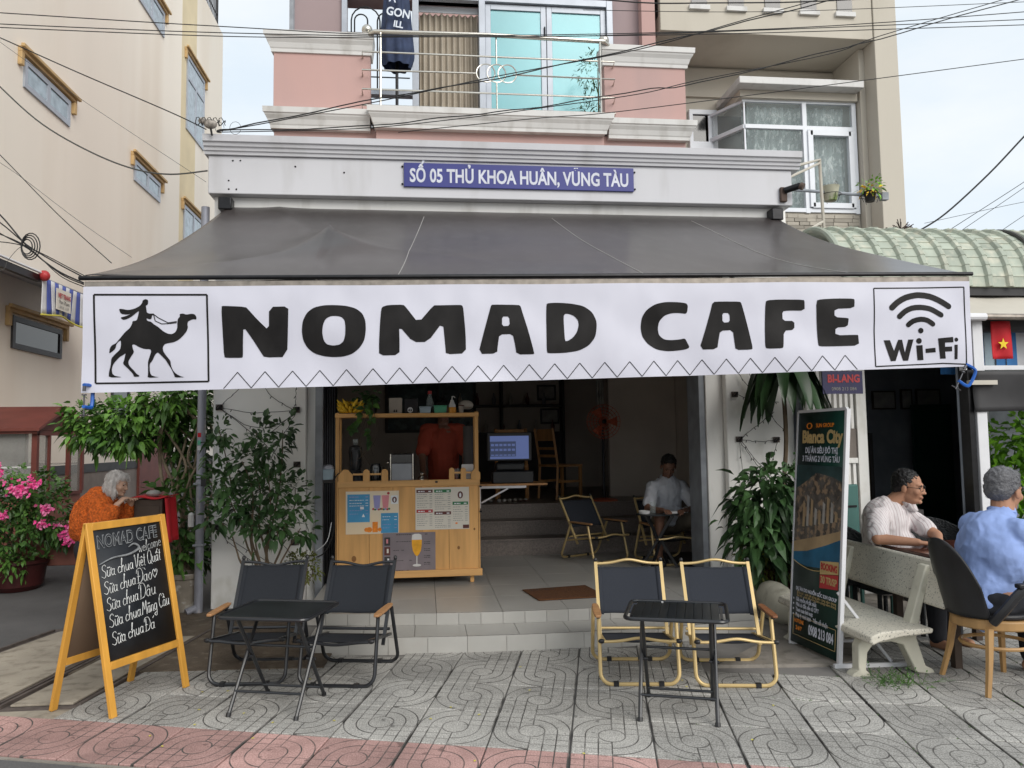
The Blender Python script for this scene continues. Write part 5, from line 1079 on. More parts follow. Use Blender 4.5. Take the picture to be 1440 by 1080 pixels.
# ---- roll-up banner
ru = thing('roll_up_banner', 'tall dark green property advertising banner on silver frame', 'banner stand', (2.71, 5.02, .006))
def rup(u, v, off=0):      # u 0 far edge .. 1 near edge ; v height 0..1
    x = 2.685+.045*u+v*.14; y = 5.60-.58*u; return (x-off, y, .045+1.69*v)
B().add([rup(0, 0), rup(1, 0), rup(1, 1), rup(0, 1)], [(0, 1, 2, 3)]).done('panel', 'banner_green', ru, world=True, solid=.006)
B().obox(rup(1.03, -.025), rup(1.03, 1.0), .03, .03, up=(0, 1, 0)).done('side_profile', 'white_metal', ru, world=True, bev=.003); B().obox(rup(-.02, -.04), rup(-.02, 1.0), .016, .016, up=(0, 1, 0)).done('side_profile', 'white_metal', ru, world=True)
B().obox(rup(0, 1.0), rup(1.02, 1.0), .02, .02).done('top_profile', 'white_metal', ru, world=True)
for y in (5.0, 5.60): B().obox((2.69, y, .024), (3.20, y-.03, .024), .03, .03).done('base_bar', 'white_metal', ru, world=True, bev=.003); B().obox((2.75, y+.02, .50), (3.10, y+.01, .035), .018, .018).done('strut', 'white_metal', ru, world=True)
_e = (Vector(rup(1, 0))-Vector(rup(0, 0))).normalized(); _f = (Vector(rup(0, 1))-Vector(rup(0, 0))); _f = (_f-_e*_f.dot(_e)).normalized(); _n = _e.cross(_f)
def rum(u, v): m_ = Matrix((_e, _f, _n)).transposed().to_4x4(); m_.translation = Vector(rup(u, v))+_n*.006; return m_
def ruq(nm, m, pts, off=.0045): b = B(); b.add([tuple(Vector(rup(u, v))+_n*off) for u, v in pts], [tuple(range(len(pts)))]); return b.done(nm, m, ru, world=True, smooth=0, fix=False)
ruq('photo_sky', 'hill_print', [(0, .60), (1, .60), (1, .765), (0, .765)])
ruq('photo_city', 'city_print', [(0, .40), (.2, .44), (.6, .46), (1, .50), (1, .70), (.8, .72), (.45, .735), (.2, .69), (0, .66)], .0052)
ruq('photo_beach', 'sand_print', [(0, .385), (.3, .40), (.7, .44), (1, .475), (1, .51), (.6, .475), (.2, .445), (0, .43)], .0058)
ruq('photo_sea', 'sea_print', [(0, .345), (.3, .335), (.7, .345), (1, .37), (1, .475), (.7, .44), (.3, .40), (0, .385)], .0056)
for i in range(9): x0 = .18+i*.085; ruq('print_tower', 'cert' if i % 2 else 'sand_print', [(x0, .50+.005*i), (x0+.05, .50+.005*i), (x0+.055, .60+.03*math.sin(i*1.3)), (x0+.005, .61+.03*math.sin(i*1.3))], .0062)
P_ = [tuple(Vector(rup(.0+.95*i/12, .35-.035*math.sin(i/12*math.pi)+.02*(i/12)))+_n*.006) for i in range(13)]; B().tube(P_, .003, 4).done('gold_curve', 'gold_print', ru, world=True)
ruq('tag_top', 'gold_print', [(.60, .318), (.97, .335), (.97, .385), (.60, .372)], .0066); ruq('tag_bottom', 'red_print', [(.60, .262), (.97, .275), (.97, .333), (.60, .316)], .0066)
for s_, u, v, q, m_, sx_, bo in (('Bianca City', .54, .885, .125, 'gold_print', .50, .006), ('DỰ ÁN SIÊU ĐÔ THỊ', .54, .828, .058, 'sign_white', .40, .0015), ('3 THÁNG 2 VŨNG TÀU', .53, .792, .058, 'sign_white', .46, .0015),
        ('SUN GROUP', .60, .935, .040, 'orange_print', .22, .001), ('BOOKING', .785, .352, .065, 'red_print', .19, .002), ('30 TR/SP', .785, .298, .066, 'gold_print', .19, .002), ('DỰ ÁN DO NGUỒN GỐC SUN GROUP', .53, .232, .034, 'sign_white', .50, .001),
        ('0908 213 084', .66, .076, .095, 'sign_white', .30, .003), ('HOTLINE', .19, .095, .036, 'orange_print', .12, .001), ('24/7', .19, .066, .040, 'orange_print', .08, .001)):
    mm = rum(u, v); mm.translation = mm.translation+_n*.003; text(s_, q, m_, ru, mm, bold=bo, fit=sx_)
for i, s_ in enumerate(('Giá nguồn rẻ tốt nhất', 'Nhà có đất nền từ CĐT', 'Thanh toán linh hoạt', 'Pháp lý minh bạch - Tiềm nổi nhuận')):
    text(s_, .040, 'sign_white', ru, rum(.10, .186-i*.022), bold=.0008, fit=(.26, .29, .22, .40)[i], align='LEFT'); ruq('bullet', 'sign_white', [(.035, .182-i*.022), (.06, .182-i*.022), (.06, .190-i*.022), (.035, .190-i*.022)], .006)
for k, z in ((0, .216), (1, .204)): text('Đầu tư - sinh lời vững bền cùng năm tháng'[k:], .026, 'gold_print', ru, rum(.53, z), fit=.48)
b = B(); fr_ = [(.06, .035), (.95, .035), (.95, .118), (.06, .118)]
for i in range(4): b.tube([tuple(Vector(rup(*fr_[i]))+_n*.006), tuple(Vector(rup(*fr_[(i+1) % 4]))+_n*.006)], .002, 4)
b.done('gold_frame_line', 'gold_print', ru, world=True)
b = B(); b.tube([tuple(Vector(rup(.26+.055*math.cos(a*math.pi/6), .935+.012*math.sin(a*math.pi/6)))+_n*.006) for a in range(12)], .004, 4, closed=True); b.done('logo_ring', 'orange_print', ru, world=True)
# ---- stone bench
bq = thing('stone_bench', 'speckled grey terrazzo garden bench at right behind the banner stand', 'bench', (2.95, 4.7, .012))
def extr(nm, m, prof_, y0, y1, bev=.012, tilt=0): b = B(); b.prism(prof_, y0, y1); return b.done(nm, m, bq, world=True, bev=bev)
extr('seat', 'terrazzo', [(2.74, .262), (2.76, .245), (2.80, .262), (2.95, .290), (3.16, .305), (3.17, .335), (2.98, .335), (2.82, .325), (2.75, .300)], 4.64, 5.92, .010)
def slabp(y): return None
b = B(); b.prism([(3.215, .455), (3.28, .445), (3.345, .725), (3.28, .740)], 4.62, 5.95); b.done('backrest', 'terrazzo', bq, world=True, bev=.018)
for y in (4.80, 5.70):
    extr('support', 'terrazzo_leg', [(2.70, 0), (2.83, 0), (2.825, .03), (2.80, .05), (2.815, .16), (2.86, .215), (2.98, .222), (3.06, .20), (3.13, .05), (3.14, .02), (3.28, 0.0), (3.26, .035), (3.21, .06), (3.155, .24), (3.21, .45), (3.30, .70), (3.245, .70), (3.16, .46), (3.10, .29), (2.78, .245), (2.755, .20), (2.75, .05), (2.715, .03)], y, y+.085, .008)
# weeds at the bench foot
wd = B(); rg = random.Random(3)
for i in range(70):
    c = Vector((2.80+rg.gauss(.10, .09), 4.62+rg.gauss(0, .055), .012)); d = Vector((rg.gauss(0, .6), rg.gauss(-.2, .5), rg.uniform(.4, 1.2))).normalized(); L_ = rg.uniform(.05, .12)
    wd.tube([c, c+d*L_*.6, c+d*L_+Vector((d.x, d.y, -.2))*L_*.3], .0012, 3)
    for k in range(5): leaf(wd, c+d*L_*(.3+k*.17), (d+Vector((rg.gauss(0, 1), rg.gauss(0, 1), .2))).normalized(), Vector((0, 0, 1)), .022, .010)
tag(wd.done('weeds', 'leaf_mid', None, smooth=0, fix=False), 'small green weeds growing at the foot of the stone bench', 'weeds', kind='stuff')
mw = B(); rg = random.Random(9)
for i in range(160):
    j_ = rg.randint(5, 10); t_ = rg.uniform(0, 7); p = O+E1*j_+E2*t_ if rg.random() < .5 else O+E1*rg.uniform(2, 9)+E2*rg.randint(0, 3)
    if p.y > 5.0: continue
    for k in range(5): leaf(mw, Vector((p.x+rg.gauss(0, .01), p.y+rg.gauss(0, .01), .012)), Vector((rg.gauss(0, 1), rg.gauss(0, 1), .5)), Vector((0, 0, 1)), .010, .006)
tag(mw.done('joint_moss', 'leaf_mid', None, smooth=0, fix=False), 'tiny moss and weeds in the pavement joints', 'moss', kind='stuff')
lv = B(); rg = random.Random(12)
for i in range(26):
    x, y = rg.uniform(-1.5, 3), rg.uniform(3.8, 5.4); leaf(lv, Vector((x, y, .02)), Vector((rg.gauss(0, 1), rg.gauss(0, 1), 0)), Vector((0, 0, 1)), .022, .014, droop=0)
tag(lv.done('fallen_leaves', 'trim_yellow', None, smooth=0, fix=False), 'few tiny yellow leaves scattered on the pavement', 'leaves', kind='stuff')
# ---- serving counter
ct = thing('serving_counter', 'pine serving counter with picket top and three pasted menu posters', 'counter', (-.16, 7.45, .22))
def kb_(nm, m, *boxes, **kw):
    b = B()
    for q in boxes: b.box(*q)
    return b.done(nm, m, ct, world=True, **kw)
for i, (x0, x1) in enumerate(((-.80, -.52), (-.519, -.30), (-.299, -.03), (-.029, .22), (.221, .50))): kb_('front_board', 'pine', (x0, x1-.0015, 7.400, 7.42, .33, 1.13), bev=.0015)
kb_('top_board', 'pine_h', (-.815, .515, 7.385, 7.43, 1.131, 1.19), bev=.004); kb_('bottom_board', 'pine_h', (-.81, .53, 7.372, 7.40, .29, .355), bev=.004)
kb_('side_board', 'pine', (-.815, -.802, 7.40, 7.95, .33, 1.13), (.502, .515, 7.40, 7.95, .33, 1.13)); kb_('worktop', 'chair_wood', (-.80, .50, 7.43, 7.97, 1.11, 1.145))
for x in (-.74, .42): 
    for y in (7.44, 7.9): kb_('foot', 'pine', (x, x+.035, y, y+.035, .222, .329))
def picket(x0, x1, z1, kind_):
    w2 = (x1-x0)/2; cx = (x0+x1)/2
    if kind_ == 0: p = [(x0, 1.185), (x1, 1.185), (x1, z1-w2*.8)]+[(cx+w2*math.cos(R(a)), z1-w2+w2*math.sin(R(a))) for a in range(10, 171, 20)]+[(x0, z1-w2*.8)]
    else: p = [(x0, 1.185), (x1, 1.185), (x1, z1-.05), (x1-.015, z1-.035), (x1-.045, z1), (x0+.045, z1), (x0+.015, z1-.035), (x0, z1-.05)]
    b = B(); b.prism(p, 7.38, 7.398); b.done('picket', 'pine', ct, world=True, bev=.003)
picket(-.80, -.67, 1.30, 1); picket(-.575, -.515, 1.30, 0); picket(-.405, -.345, 1.30, 0); picket(.225, .275, 1.30, 0); picket(.335, .385, 1.30, 0); picket(.43, .52, 1.30, 1)
kb_('picket_rail', 'pine_h', (-.67, -.41, 7.382, 7.396, 1.245, 1.262)); kb_('picket_rail', 'pine_h', (.275, .43, 7.382, 7.396, 1.245, 1.262))
kb_('shelf_post', 'pine', (-.835, -.80, 7.44, 7.49, .34, 1.83)); kb_('shelf_post', 'pine', (.475, .508, 7.44, 7.49, 1.146, 1.83))
kb_('upper_shelf', 'pine_h', (-.84, .515, 7.435, 7.68, 1.785, 1.822), bev=.004); kb_('shelf_post', 'pine', (-.835, -.80, 7.64, 7.68, 1.146, 1.784), (.475, .508, 7.64, 7.68, 1.146, 1.784))
for x, z, r in ((-.66, .475, .022), (-.02, .97, .010), (.31, .55, .013), (.46, .72, .009)): b = B(); b.ball((x, 7.3995, z), (r, .001, r*1.3), 12, 6); b.done('knot', 'knot', ct, world=True)
for x, z in ((.105, 1.17), (.52, 1.12), (.52, .885)): kb_('hinge', 'dark_metal', (x-.012, x+.012, 7.375, 7.384, z-.008, z+.008))
# posters: flat print, each on its own sheet
def poster(label, x0, x1, z0, z1, m, dy=0, tilt=0.0):
    t = thing('menu_poster', label, 'poster', ((x0+x1)/2, 7.395-dy, (z0+z1)/2), group='menu posters pasted on the counter')
    t.rotation_euler = (0, tilt, 0); B().box(-(x1-x0)/2, (x1-x0)/2, -.0012, .0012, -(z1-z0)/2, (z1-z0)/2).done('sheet', m, t, smooth=0)
    return t, x1-x0, z1-z0
def pr_(t, nm, m, W, H, u0, u1, v0, v1, off=.0022):      # u,v in 0..1 from top left
    B().box((u0-.5)*W, (u1-.5)*W, -off-.0004, -off, (.5-v1)*H, (.5-v0)*H).done(nm, m, t, smooth=0)
def lines(t, W, H, u0, u1, vs_, m='ink_grey', h=.010, off=.0022, seed=1):
    b = B(); rg = random.Random(seed)
    for v in vs_:
        u = u0; e = u0+(u1-u0)*rg.uniform(.45, .8)
        while u < e: l = rg.uniform(.012, .045); b.box((u-.5)*W, (min(u+l, e)-.5)*W, -off-.0003, -off, (.5-v-h)*H, (.5-v)*H); u += l+.010
        b.box((u1-.05-.5)*W, (u1-.5)*W, -off-.0003, -off, (.5-v-h)*H, (.5-v)*H)
    b.done('print_lines', m, t, smooth=0)
t, W, H = poster('smoothie poster with blue panels and orange juice, upper left on the counter', -.735, -.245, .70, 1.095, 'paper_warm')
pr_(t, 'panel', 'cyan_print', W, H, .03, .45, .07, .72); pr_(t, 'panel', 'cyan_print', W, H, .66, .985, .52, .985)
lines(t, W, H, .07, .42, (.12,), 'lilac_print', .02, .003); lines(t, W, H, .07, .42, (.20, .27, .33), 'white_print', .014, .003, 2); lines(t, W, H, .07, .42, (.44, .52), 'lilac_print', .012, .003, 5); lines(t, W, H, .69, .96, (.60, .67), 'white_print', .012, .003, 3); lines(t, W, H, .69, .96, (.78, .86), 'lilac_print', .012, .003, 7)
pr_(t, 'icon', 'white_print', W, H, .27, .34, .36, .42, .003); b = B(); b.prism([((.30-.5)*W, (.5-.60)*H), ((.36-.5)*W, (.5-.60)*H), ((.33-.5)*W, (.5-.52)*H)], -.0035, -.003); b.done('icon', 'white_print', t)
for x, m_ in ((.585, 'lilac_print'), (.745, 'pink_print')):
    b = B(); b.prism([((x-.05-.5)*W, (.5-.40)*H), ((x+.05-.5)*W, (.5-.40)*H), ((x+.07-.5)*W, (.5-.10)*H), ((x-.07-.5)*W, (.5-.10)*H)], -.0026, -.0022); b.done('printed_drink', m_, t)
    for k in range(5): b = B(); b.ball(((x-.07+k*.035-.5)*W, -.0024, (.5-.42-.012*(k % 2))*H), (.010, .0004, .010), 8, 5); b.done('printed_berry', ('red_print', 'green_print', 'lilac_print')[k % 3], t)
b = B(); b.ball(((.80-.5)*W, -.0024, (.5-.055)*H), (.013, .0004, .013), 8, 5); b.done('printed_berry', 'red_print', t)
pr_(t, 'logo_card', 'white_print', W, H, .85, .98, .11, .31); b = B(); b.ball(((.915-.5)*W, -.003, (.5-.21)*H), (.022, .0005, .028), 14, 8); b.done('logo', 'brown_print', t); b = B(); b.ball(((.915-.5)*W, -.0036, (.5-.215)*H), (.008, .0004, .018), 10, 6); b.done('logo_centre', 'white_print', t)
pr_(t, 'printed_juice', 'orange_print', W, H, .50, .60, .72, .96); 
for x, r in ((.44, .028), (.39, .022), (.64, .020)): b = B(); b.ball(((x-.5)*W, -.0024, (.5-.90)*H), (r, .0004, r*.9), 12, 6); b.done('printed_orange', 'orange_print', t)
t, W, H = poster('cream drinks menu with green, red and brown headings, upper right on the counter', -.092, .412, .725, 1.118, 'paper')
for u0, u1, v0, m_ in ((.02, .32, .05, 'brown_print'), (.35, .66, .05, 'green_print'), (.02, .32, .52, 'red_print'), (.35, .66, .575, 'brown_print'), (.69, .98, .35, 'green_print')):
    pr_(t, 'heading_bar', m_, W, H, u0, u1, v0, v0+.075); lines(t, W, H, u0+.03, u1-.03, (v0+.03,), 'white_print', .025, .003)
b = B()
for i, (u0, u1, vs_) in enumerate(((.03, .31, (.16, .21, .25, .31, .37, .41, .46)), (.36, .65, (.16, .22, .26, .31, .36, .41, .46, .51)), (.03, .31, (.64, .69, .74, .79, .84, .89)), (.36, .65, (.70, .76, .80, .85, .90, .94)), (.70, .97, (.47, .53, .58, .64, .69, .74, .79)))): lines(t, W, H, u0, u1, vs_, 'ink_grey', .011, .0022, 10+i)
b = B(); b.ball(((.835-.5)*W, -.0028, (.5-.19)*H), (.026, .0005, .034), 14, 8); b.done('logo', 'brown_print', t); b = B(); b.ball(((.835-.5)*W, -.0034, (.5-.195)*H), (.010, .0004, .022), 10, 6); b.done('logo_centre', 'white_print', t)
b = B(); b.ball(((.76-.5)*W, -.0024, (.5-.86)*H), (.012, .0004, .008), 8, 5); b.done('printed_berry', 'orange_print', t); pr_(t, 'printed_cake', 'brown_print', W, H, .88, .995, .90, .985)
t, W, H = poster('grey beer poster with a tall glass of beer, lowest of the three', -.395, .092, .308, .704, 'grey_print', dy=.003)
lines(t, W, H, .25, .85, (.035,), 'ink', .018); lines(t, W, H, .25, .62, (.20,), 'ink', .014, seed=2); lines(t, W, H, .20, .40, (.40,), 'ink', .014, seed=3); lines(t, W, H, .20, .55, (.64,), 'ink', .014, seed=4); lines(t, W, H, .20, .50, (.87,), 'ink', .014, seed=5)
for i in range(4): lines(t, W, H, .78, .90, (.22+i*.16, .26+i*.16), 'ink', .014, seed=20+i); pr_(t, 'small_photo', ('ink', 'brown_print', 'ink', 'cyan_print')[i], W, H, .03, .14, .10+i*.225, .29+i*.225)
for i, m_ in enumerate(('pink_print', 'paper', 'white_print', 'white_print')): pr_(t, 'photo_detail', m_, W, H, .065+.01*i, .10+.01*i, .14+i*.225, .24+i*.225, .003)
pf = [(-.038, .30), (-.047, .22), (-.046, .12), (-.038, .02), (-.020, -.05), (-.006, -.08), (.006, -.08), (.020, -.05), (.038, .02), (.046, .12), (.047, .22), (.038, .30)]
gx = (.645-.5)*W
b = B(); b.prism([(gx+x*1.0, z*.5+.02) for x, z in pf], -.0028, -.0022); b.done('printed_beer', 'beer', t); b = B(); b.prism([(gx-.047, .11+.02), (gx+.047, .11+.02), (gx+.043, .175), (gx+.02, .185), (gx-.02, .185), (gx-.043, .175)], -.0033, -.0029); b.done('printed_foam', 'foam', t)
b = B(); b.prism([(gx-.004, -.10), (gx+.004, -.10), (gx+.004, -.02), (gx-.004, -.02)], -.0028, -.0022); b.ball((gx, -.0026, -.105), (.04, .0005, .012), 14, 6); b.done('printed_stem', 'foam', t)
# fold-out side shelf with bracket
fs = thing('fold_out_shelf', 'thin wooden fold-out shelf on white bracket right of the counter', 'shelf', (.85, 7.7, 1.12))
B().box(.517, 1.19, 7.55, 7.95, 1.110, 1.130).done('board', 'chair_wood', fs, world=True, bev=.003)
b = B(); b.obox((.525, 7.56, .90), (.525, 7.56, 1.095), .02, .025, up=(0, 1, 0)); b.obox((.54, 7.56, .95), (.80, 7.56, 1.085), .02, .015); b.obox((.515, 7.56, 1.098), (.98, 7.56, 1.098), .02, .022); b.done('bracket', 'white_metal', fs, world=True)
pos = thing('cash_register', 'black touch screen cash register glowing on the fold-out shelf', 'cash register', (.86, 7.75, 1.13))
B().box(-.20, .20, -.14, .16, .002, .115).done('cash_drawer', 'black_plastic', pos, bev=.006)
b = B(); b.box(-.16, .13, -.02, .10, .116, .20); b.done('printer', 'black_plastic', pos, bev=.02)
sc_ = B().box(-.245, .205, -.01, .03, .215, .50).done('monitor', 'black_plastic', pos, bev=.008)
def sq(m_, x0, x1, z0, z1, off): B().box(x0, x1, -.012-off, -.011-off, z0, z1).done('screen' if off < .001 else 'screen_tile', m_, sc_, smooth=0)
sq('screen', -.215, .175, .235, .465, 0); sq('screen_dark', -.215, .045, .26, .41, .001)
for i in range(6):
    for j in range(3): sq('screen', -.205+i*.042, -.205+i*.042+.03, .268+j*.048, .268+j*.048+(.022 if j else .012), .002)
# things on the shelf and the worktop
def small(nm, label, cat, loc, grp=None): return thing(nm, label, cat, loc, group=grp)
ba = small('banana_bunch', 'bunch of yellow bananas on the counter shelf beside trailing leaves', 'bananas', (-.70, 7.54, 1.824))
for r_, (z, k, l) in enumerate(((.02, 7, .10), (.055, 6, .09), (.09, 4, .07))):
    for i in range(k):
        a = R(-75+150*i/(k-1)); c = Vector((.0+.075*math.sin(a), -.04-.02*math.cos(a), z)); o2 = Vector((math.sin(a), -.5, .15)).normalized()
        b = B(); b.tube(smooth_path([c-o2*.045+Vector((0, .03, .035)), c, c+o2*.035+Vector((0, 0, .012)), c+o2*.06+Vector((0, 0, .035))], 3), [.008, .013, .016, .017, .017, .017, .015, .011, .005, .004], 7); b.done('banana', 'banana', ba)
vn = small('trailing_vine', 'green trailing pothos leaves hanging over the left end of the shelf', 'plant', (-.52, 7.56, 1.824))
B().lathe([(.05, 0), (.07, .10), (.06, .10)], (0, .05, 0), 12).done('pot', 'pot_black', vn)
rg = random.Random(4); st_ = B(); k_ = 0
for i in range(7):
    x0 = rg.uniform(-.06, .05); L_ = rg.uniform(.10, .48); pts = [(0, .05, .1), (x0*.5, -.02, .16), (x0, -.12, .08), (x0+rg.uniform(-.14, .05), -.135, -.02-L_*.5), (x0+rg.uniform(-.16, .06), -.14, -.02-L_)]
    P = smooth_path(pts, 4); st_.tube(P, .002, 4)
    for p in P[2:]:
        for q_ in range(2):
            if k_ > 55: break
            b = B(); leaf(b, p, Vector((rg.uniform(-1, 1), rg.uniform(-1, -.1), rg.uniform(-.6, .4))), Vector((0, -.7, .6)), rg.uniform(.06, .095), rg.uniform(.045, .07)); b.done('leaf', 'leaf_dark' if k_ % 3 else 'leaf_mid', vn, smooth=0, fix=False); k_ += 1
st_.done('stems', 'stem', vn)
for i in range(24): b = B(); leaf(b, Vector((rg.uniform(-.16, .08), rg.uniform(-.08, .04), rg.uniform(.08, .22))), Vector((rg.uniform(-1, 1), -1, rg.uniform(-.3, .5))), Vector((0, -.6, 1)), .085, .06); b.done('leaf', 'leaf_dark', vn, smooth=0, fix=False)
kg = small('kraft_bag', 'pale grey paper coffee bag with small emblem on the shelf', 'coffee bag', (-.28, 7.56, 1.824))
B().prism([(-.062, 0), (.062, 0), (.064, .14), (.060, .15), (-.060, .15), (-.063, .14)], -.035, .03).done('bag', 'kraft', kg, bev=.006)
def emb(par, c, r, m_='ink', ring=None):
    if ring: b = B(); b.ball(c, (r, .001, r), 16, 6); b.done('badge', ring, par)
    for s in (-1, 1): b = B(); b.prism([(c[0]+s*r*.12, c[2]-r*.45), (c[0]+s*r*.62, c[2]-r*.45), (c[0]+s*r*.55, c[2]+r*.2), (c[0]+s*r*.25, c[2]+r*.5), (c[0]+s*r*.15, c[2]+r*.1)], c[1]-.003, c[1]-.0015); b.done('emblem', m_, par)
emb(kg, (0, -.036, .025), .03)
bb = small('black_bag', 'black coffee bag with round white emblem on the shelf', 'coffee bag', (-.13, 7.58, 1.824))
B().prism([(-.065, 0), (.065, 0), (.067, .13), (.06, .145), (-.06, .145), (-.067, .13)], -.035, .03).done('bag', 'black_plastic', bb, bev=.006); emb(bb, (-.01, -.037, .033), .027, 'ink', 'white_print')
def boxy(label, x, m_, w_, h_, cap='clear_glass'):
    t = small('plastic_tub', label, 'tub', (x, 7.55, 1.824), 'plastic tubs on the counter shelf'); B().prism([(-w_*.92, 0), (w_*.92, 0), (w_, h_), (-w_, h_)], -.045, .045).done('tub', m_, t, bev=.005); B().box(-w_-.004, w_+.004, -.05, .05, h_, h_+.008).done('lid', cap, t, bev=.002)
boxy('pale blue plastic tub on the shelf left of the green one', .005, 'pale_blue', .055, .055, 'pale_blue'); boxy('mint green plastic tub on the shelf beside the honey bottle', .15, 'mint', .062, .065, 'mint')
hp = small('pump_bottle', 'honey coloured syrup bottle with white pump on the shelf', 'bottle', (.265, 7.54, 1.824))
B().lathe([(.036, 0), (.038, .01), (.038, .05), (.036, .055)], n=16).done('label_band', 'amber', hp); B().lathe([(.035, .0555), (.034, .075), (.022, .10), (.018, .115), (.018, .125)], n=16).done('bottle', 'porcelain', hp); b = B(); b.cyl((0, 0, .125), (0, 0, .16), .006, n=8); b.tube([(0, 0, .158), (.015, -.01, .16), (.03, -.02, .145)], .004, 6); b.done('pump', 'porcelain', hp)
for x, lab, z1, m_ in ((.352, 'small orange and white cup at right of the shelf', .065, 'kraft'),):
    t = small('paper_cup', lab, 'cup', (x, 7.54, 1.824)); B().lathe([(.020, 0), (.027, z1), (.024, z1)], n=14).done('cup', m_, t); B().lathe([(.028, z1), (.026, z1+.010), (.02, z1+.011)], n=14).done('lid', 'terracotta', t)
t = small('cap', 'pale cap lying on dark bowl behind the orange cup', 'cap', (.40, 7.60, 1.87)); B().ball((0, 0, .03), (.075, .07, .05), 16, 8).done('crown', 'kraft', t); B().ball((0, -.06, .005), (.06, .05, .006), 14, 6).done('brim', 'kraft', t); B().lathe([(.03, -.045), (.07, -.012), (.066, -.012)], n=14).done('stand', 'black_plastic', t)
t = small('glass_bottle', 'clear bottle with red cap standing at back of the shelf', 'bottle', (.05, 7.64, 1.824)); B().lathe([(.032, 0), (.034, .01), (.034, .13), (.016, .17), (.016, .19)], n=14).done('glass', 'clear_glass', t); B().lathe([(.02, .19), (.02, .22), (.01, .222)], n=12).done('cap', 'red_print', t)
cf = small('ice_machine', 'silver fronted kitchen appliance standing in the middle of the worktop', 'appliance', (-.22, 7.55, 1.146))
B().box(-.115, .115, -.08, .16, 0, .29).done('body', 'black_plastic', cf, bev=.02); B().box(-.095, .095, -.088, -.081, .02, .20).done('front_panel', 'appliance', cf, bev=.003); B().box(-.095, .095, -.086, -.081, .205, .285).done('top_panel', 'dark_glass', cf, bev=.003)
b = B(); b.cyl((-.105, -.086, .02), (-.105, -.086, .29), .007, n=8); b.cyl((.105, -.086, .02), (.105, -.086, .29), .007, n=8); b.done('trim', 'steel', cf); B().ball((-.13, -.08, .21), .012, 8, 6).done('knob', 'steel', cf)
bl = small('blender', 'black blender with clear jug at left end of the worktop', 'blender', (-.66, 7.55, 1.146)); B().lathe([(.08, 0), (.085, .03), (.06, .12), (.05, .14)], n=14).done('base', 'black_plastic', bl); B().lathe([(.045, .14), (.055, .18), (.065, .33), (.06, .33)], n=14).done('jug', 'dark_glass', bl); B().lathe([(.066, .33), (.06, .36), (.02, .38)], n=14).done('lid', 'black_plastic', bl); B().lathe([(.02, .38), (.028, .43), (.02, .44)], n=10).done('measuring_cap', 'clear_glass', bl)
gr = small('milk_jug', 'dark glass jug between blender and silver appliance', 'jug', (-.47, 7.53, 1.146)); B().lathe([(.045, 0), (.05, .02), (.05, .16), (.042, .19), (.045, .20), (.04, .20)], n=14).done('jug', 'dark_glass', gr); B().tube([(.05, 0, .17), (.085, 0, .15), (.085, 0, .07), (.05, 0, .05)], .007, 6).done('handle', 'dark_glass', gr)
ta = small('steel_tamper', 'small shiny steel tamper on the worktop right of the appliance', 'tamper', (-.03, 7.47, 1.146)); B().lathe([(.025, 0), (.025, .05), (.016, .06), (.013, .075), (.024, .09), (.026, .105), (.015, .12)], n=14).done('body', 'steel', ta)
cs = small('cup_stack', 'black holder with stack of dark cups at right of worktop', 'cup stack', (.42, 7.60, 1.146)); b = B(); b.lathe([(.05, 0), (.05, .55), (.045, .55)], n=12); b.done('holder', 'interior_dark', cs)
for i in range(9): B().lathe([(.036, .36+i*.022), (.042, .372+i*.022), (.038, .374+i*.022)], n=12).done('cup', 'appliance', cs)
qc = small('payment_stand', 'white acrylic payment stand at the right end of the worktop', 'stand', (.405, 7.49, 1.146)); B().prism([(-.055, 0), (.055, 0), (.058, .175), (.05, .182), (-.05, .182), (-.058, .175)], -.004, .004).done('card', 'porcelain', qc); B().box(-.06, .06, -.03, .03, 0, .008).done('base', 'dark_metal', qc); B().box(-.025, .025, -.0055, -.0045, .075, .125).done('print_frame', 'sign_white', qc)
gl = small('drinking_glass', 'small clear wine glass left of the payment stand', 'glass', (.30, 7.50, 1.146)); B().lathe([(.03, 0), (.006, .008), (.006, .05), (.03, .09), (.034, .14), (.03, .14)], n=14).done('glass', 'clear_glass', gl)
bx = small('storage_box', 'pale storage box with cloth on it left of the counter', 'box', (-.925, 7.62, 1.2)); B().prism([(-.06, 0), (.055, 0), (.065, .10), (-.07, .10)], -.06, .06).done('box', 'pale_blue', bx, bev=.006); B().ball((0, 0, .11), (.06, .05, .035), 12, 8).done('cloth', 'sign_white', bx); B().box(-.07, .07, -.06, .10, -.03, -.002).done('shelf_bracket', 'interior_dark', bx)
pc = thing('power_cord', 'black power cord hanging down the left side of the counter', 'cord', (-.83, 7.38, 1.2)); B().tube(smooth_path([(-.80, 7.40, 1.27), (-.84, 7.37, 1.18), (-.835, 7.36, .9), (-.85, 7.36, .7), (-.92, 7.37, .55), (-1.0, 7.40, .50)], 5), .006, 6).done('cord', 'cable', pc, world=True); B().tube(smooth_path([(-.86, 7.36, .82), (-.90, 7.36, .65), (-1.0, 7.38, .56)], 4), .004, 6).done('cord', 'white_metal', pc, world=True)
dm = thing('doormat', 'brown coir doormat lying by the doorway on the porch tiles', 'doormat', (1.13, 6.72, .2225), R(0)); b = B(); b.prism([(.85, 6.93), (.93, 6.46), (1.52, 6.52), (1.44, 7.04)], .2225, .232, f=lambda x, y, z: (x, y, z)); b.done('mat', 'door_mat', dm, world=True, bev=.003)
text('WELCOME', .05, 'ink', dm, Matrix.Translation((1.02, 6.88, .2335)) @ Matrix.Rotation(R(8), 4, 'Z'), sx=.9)
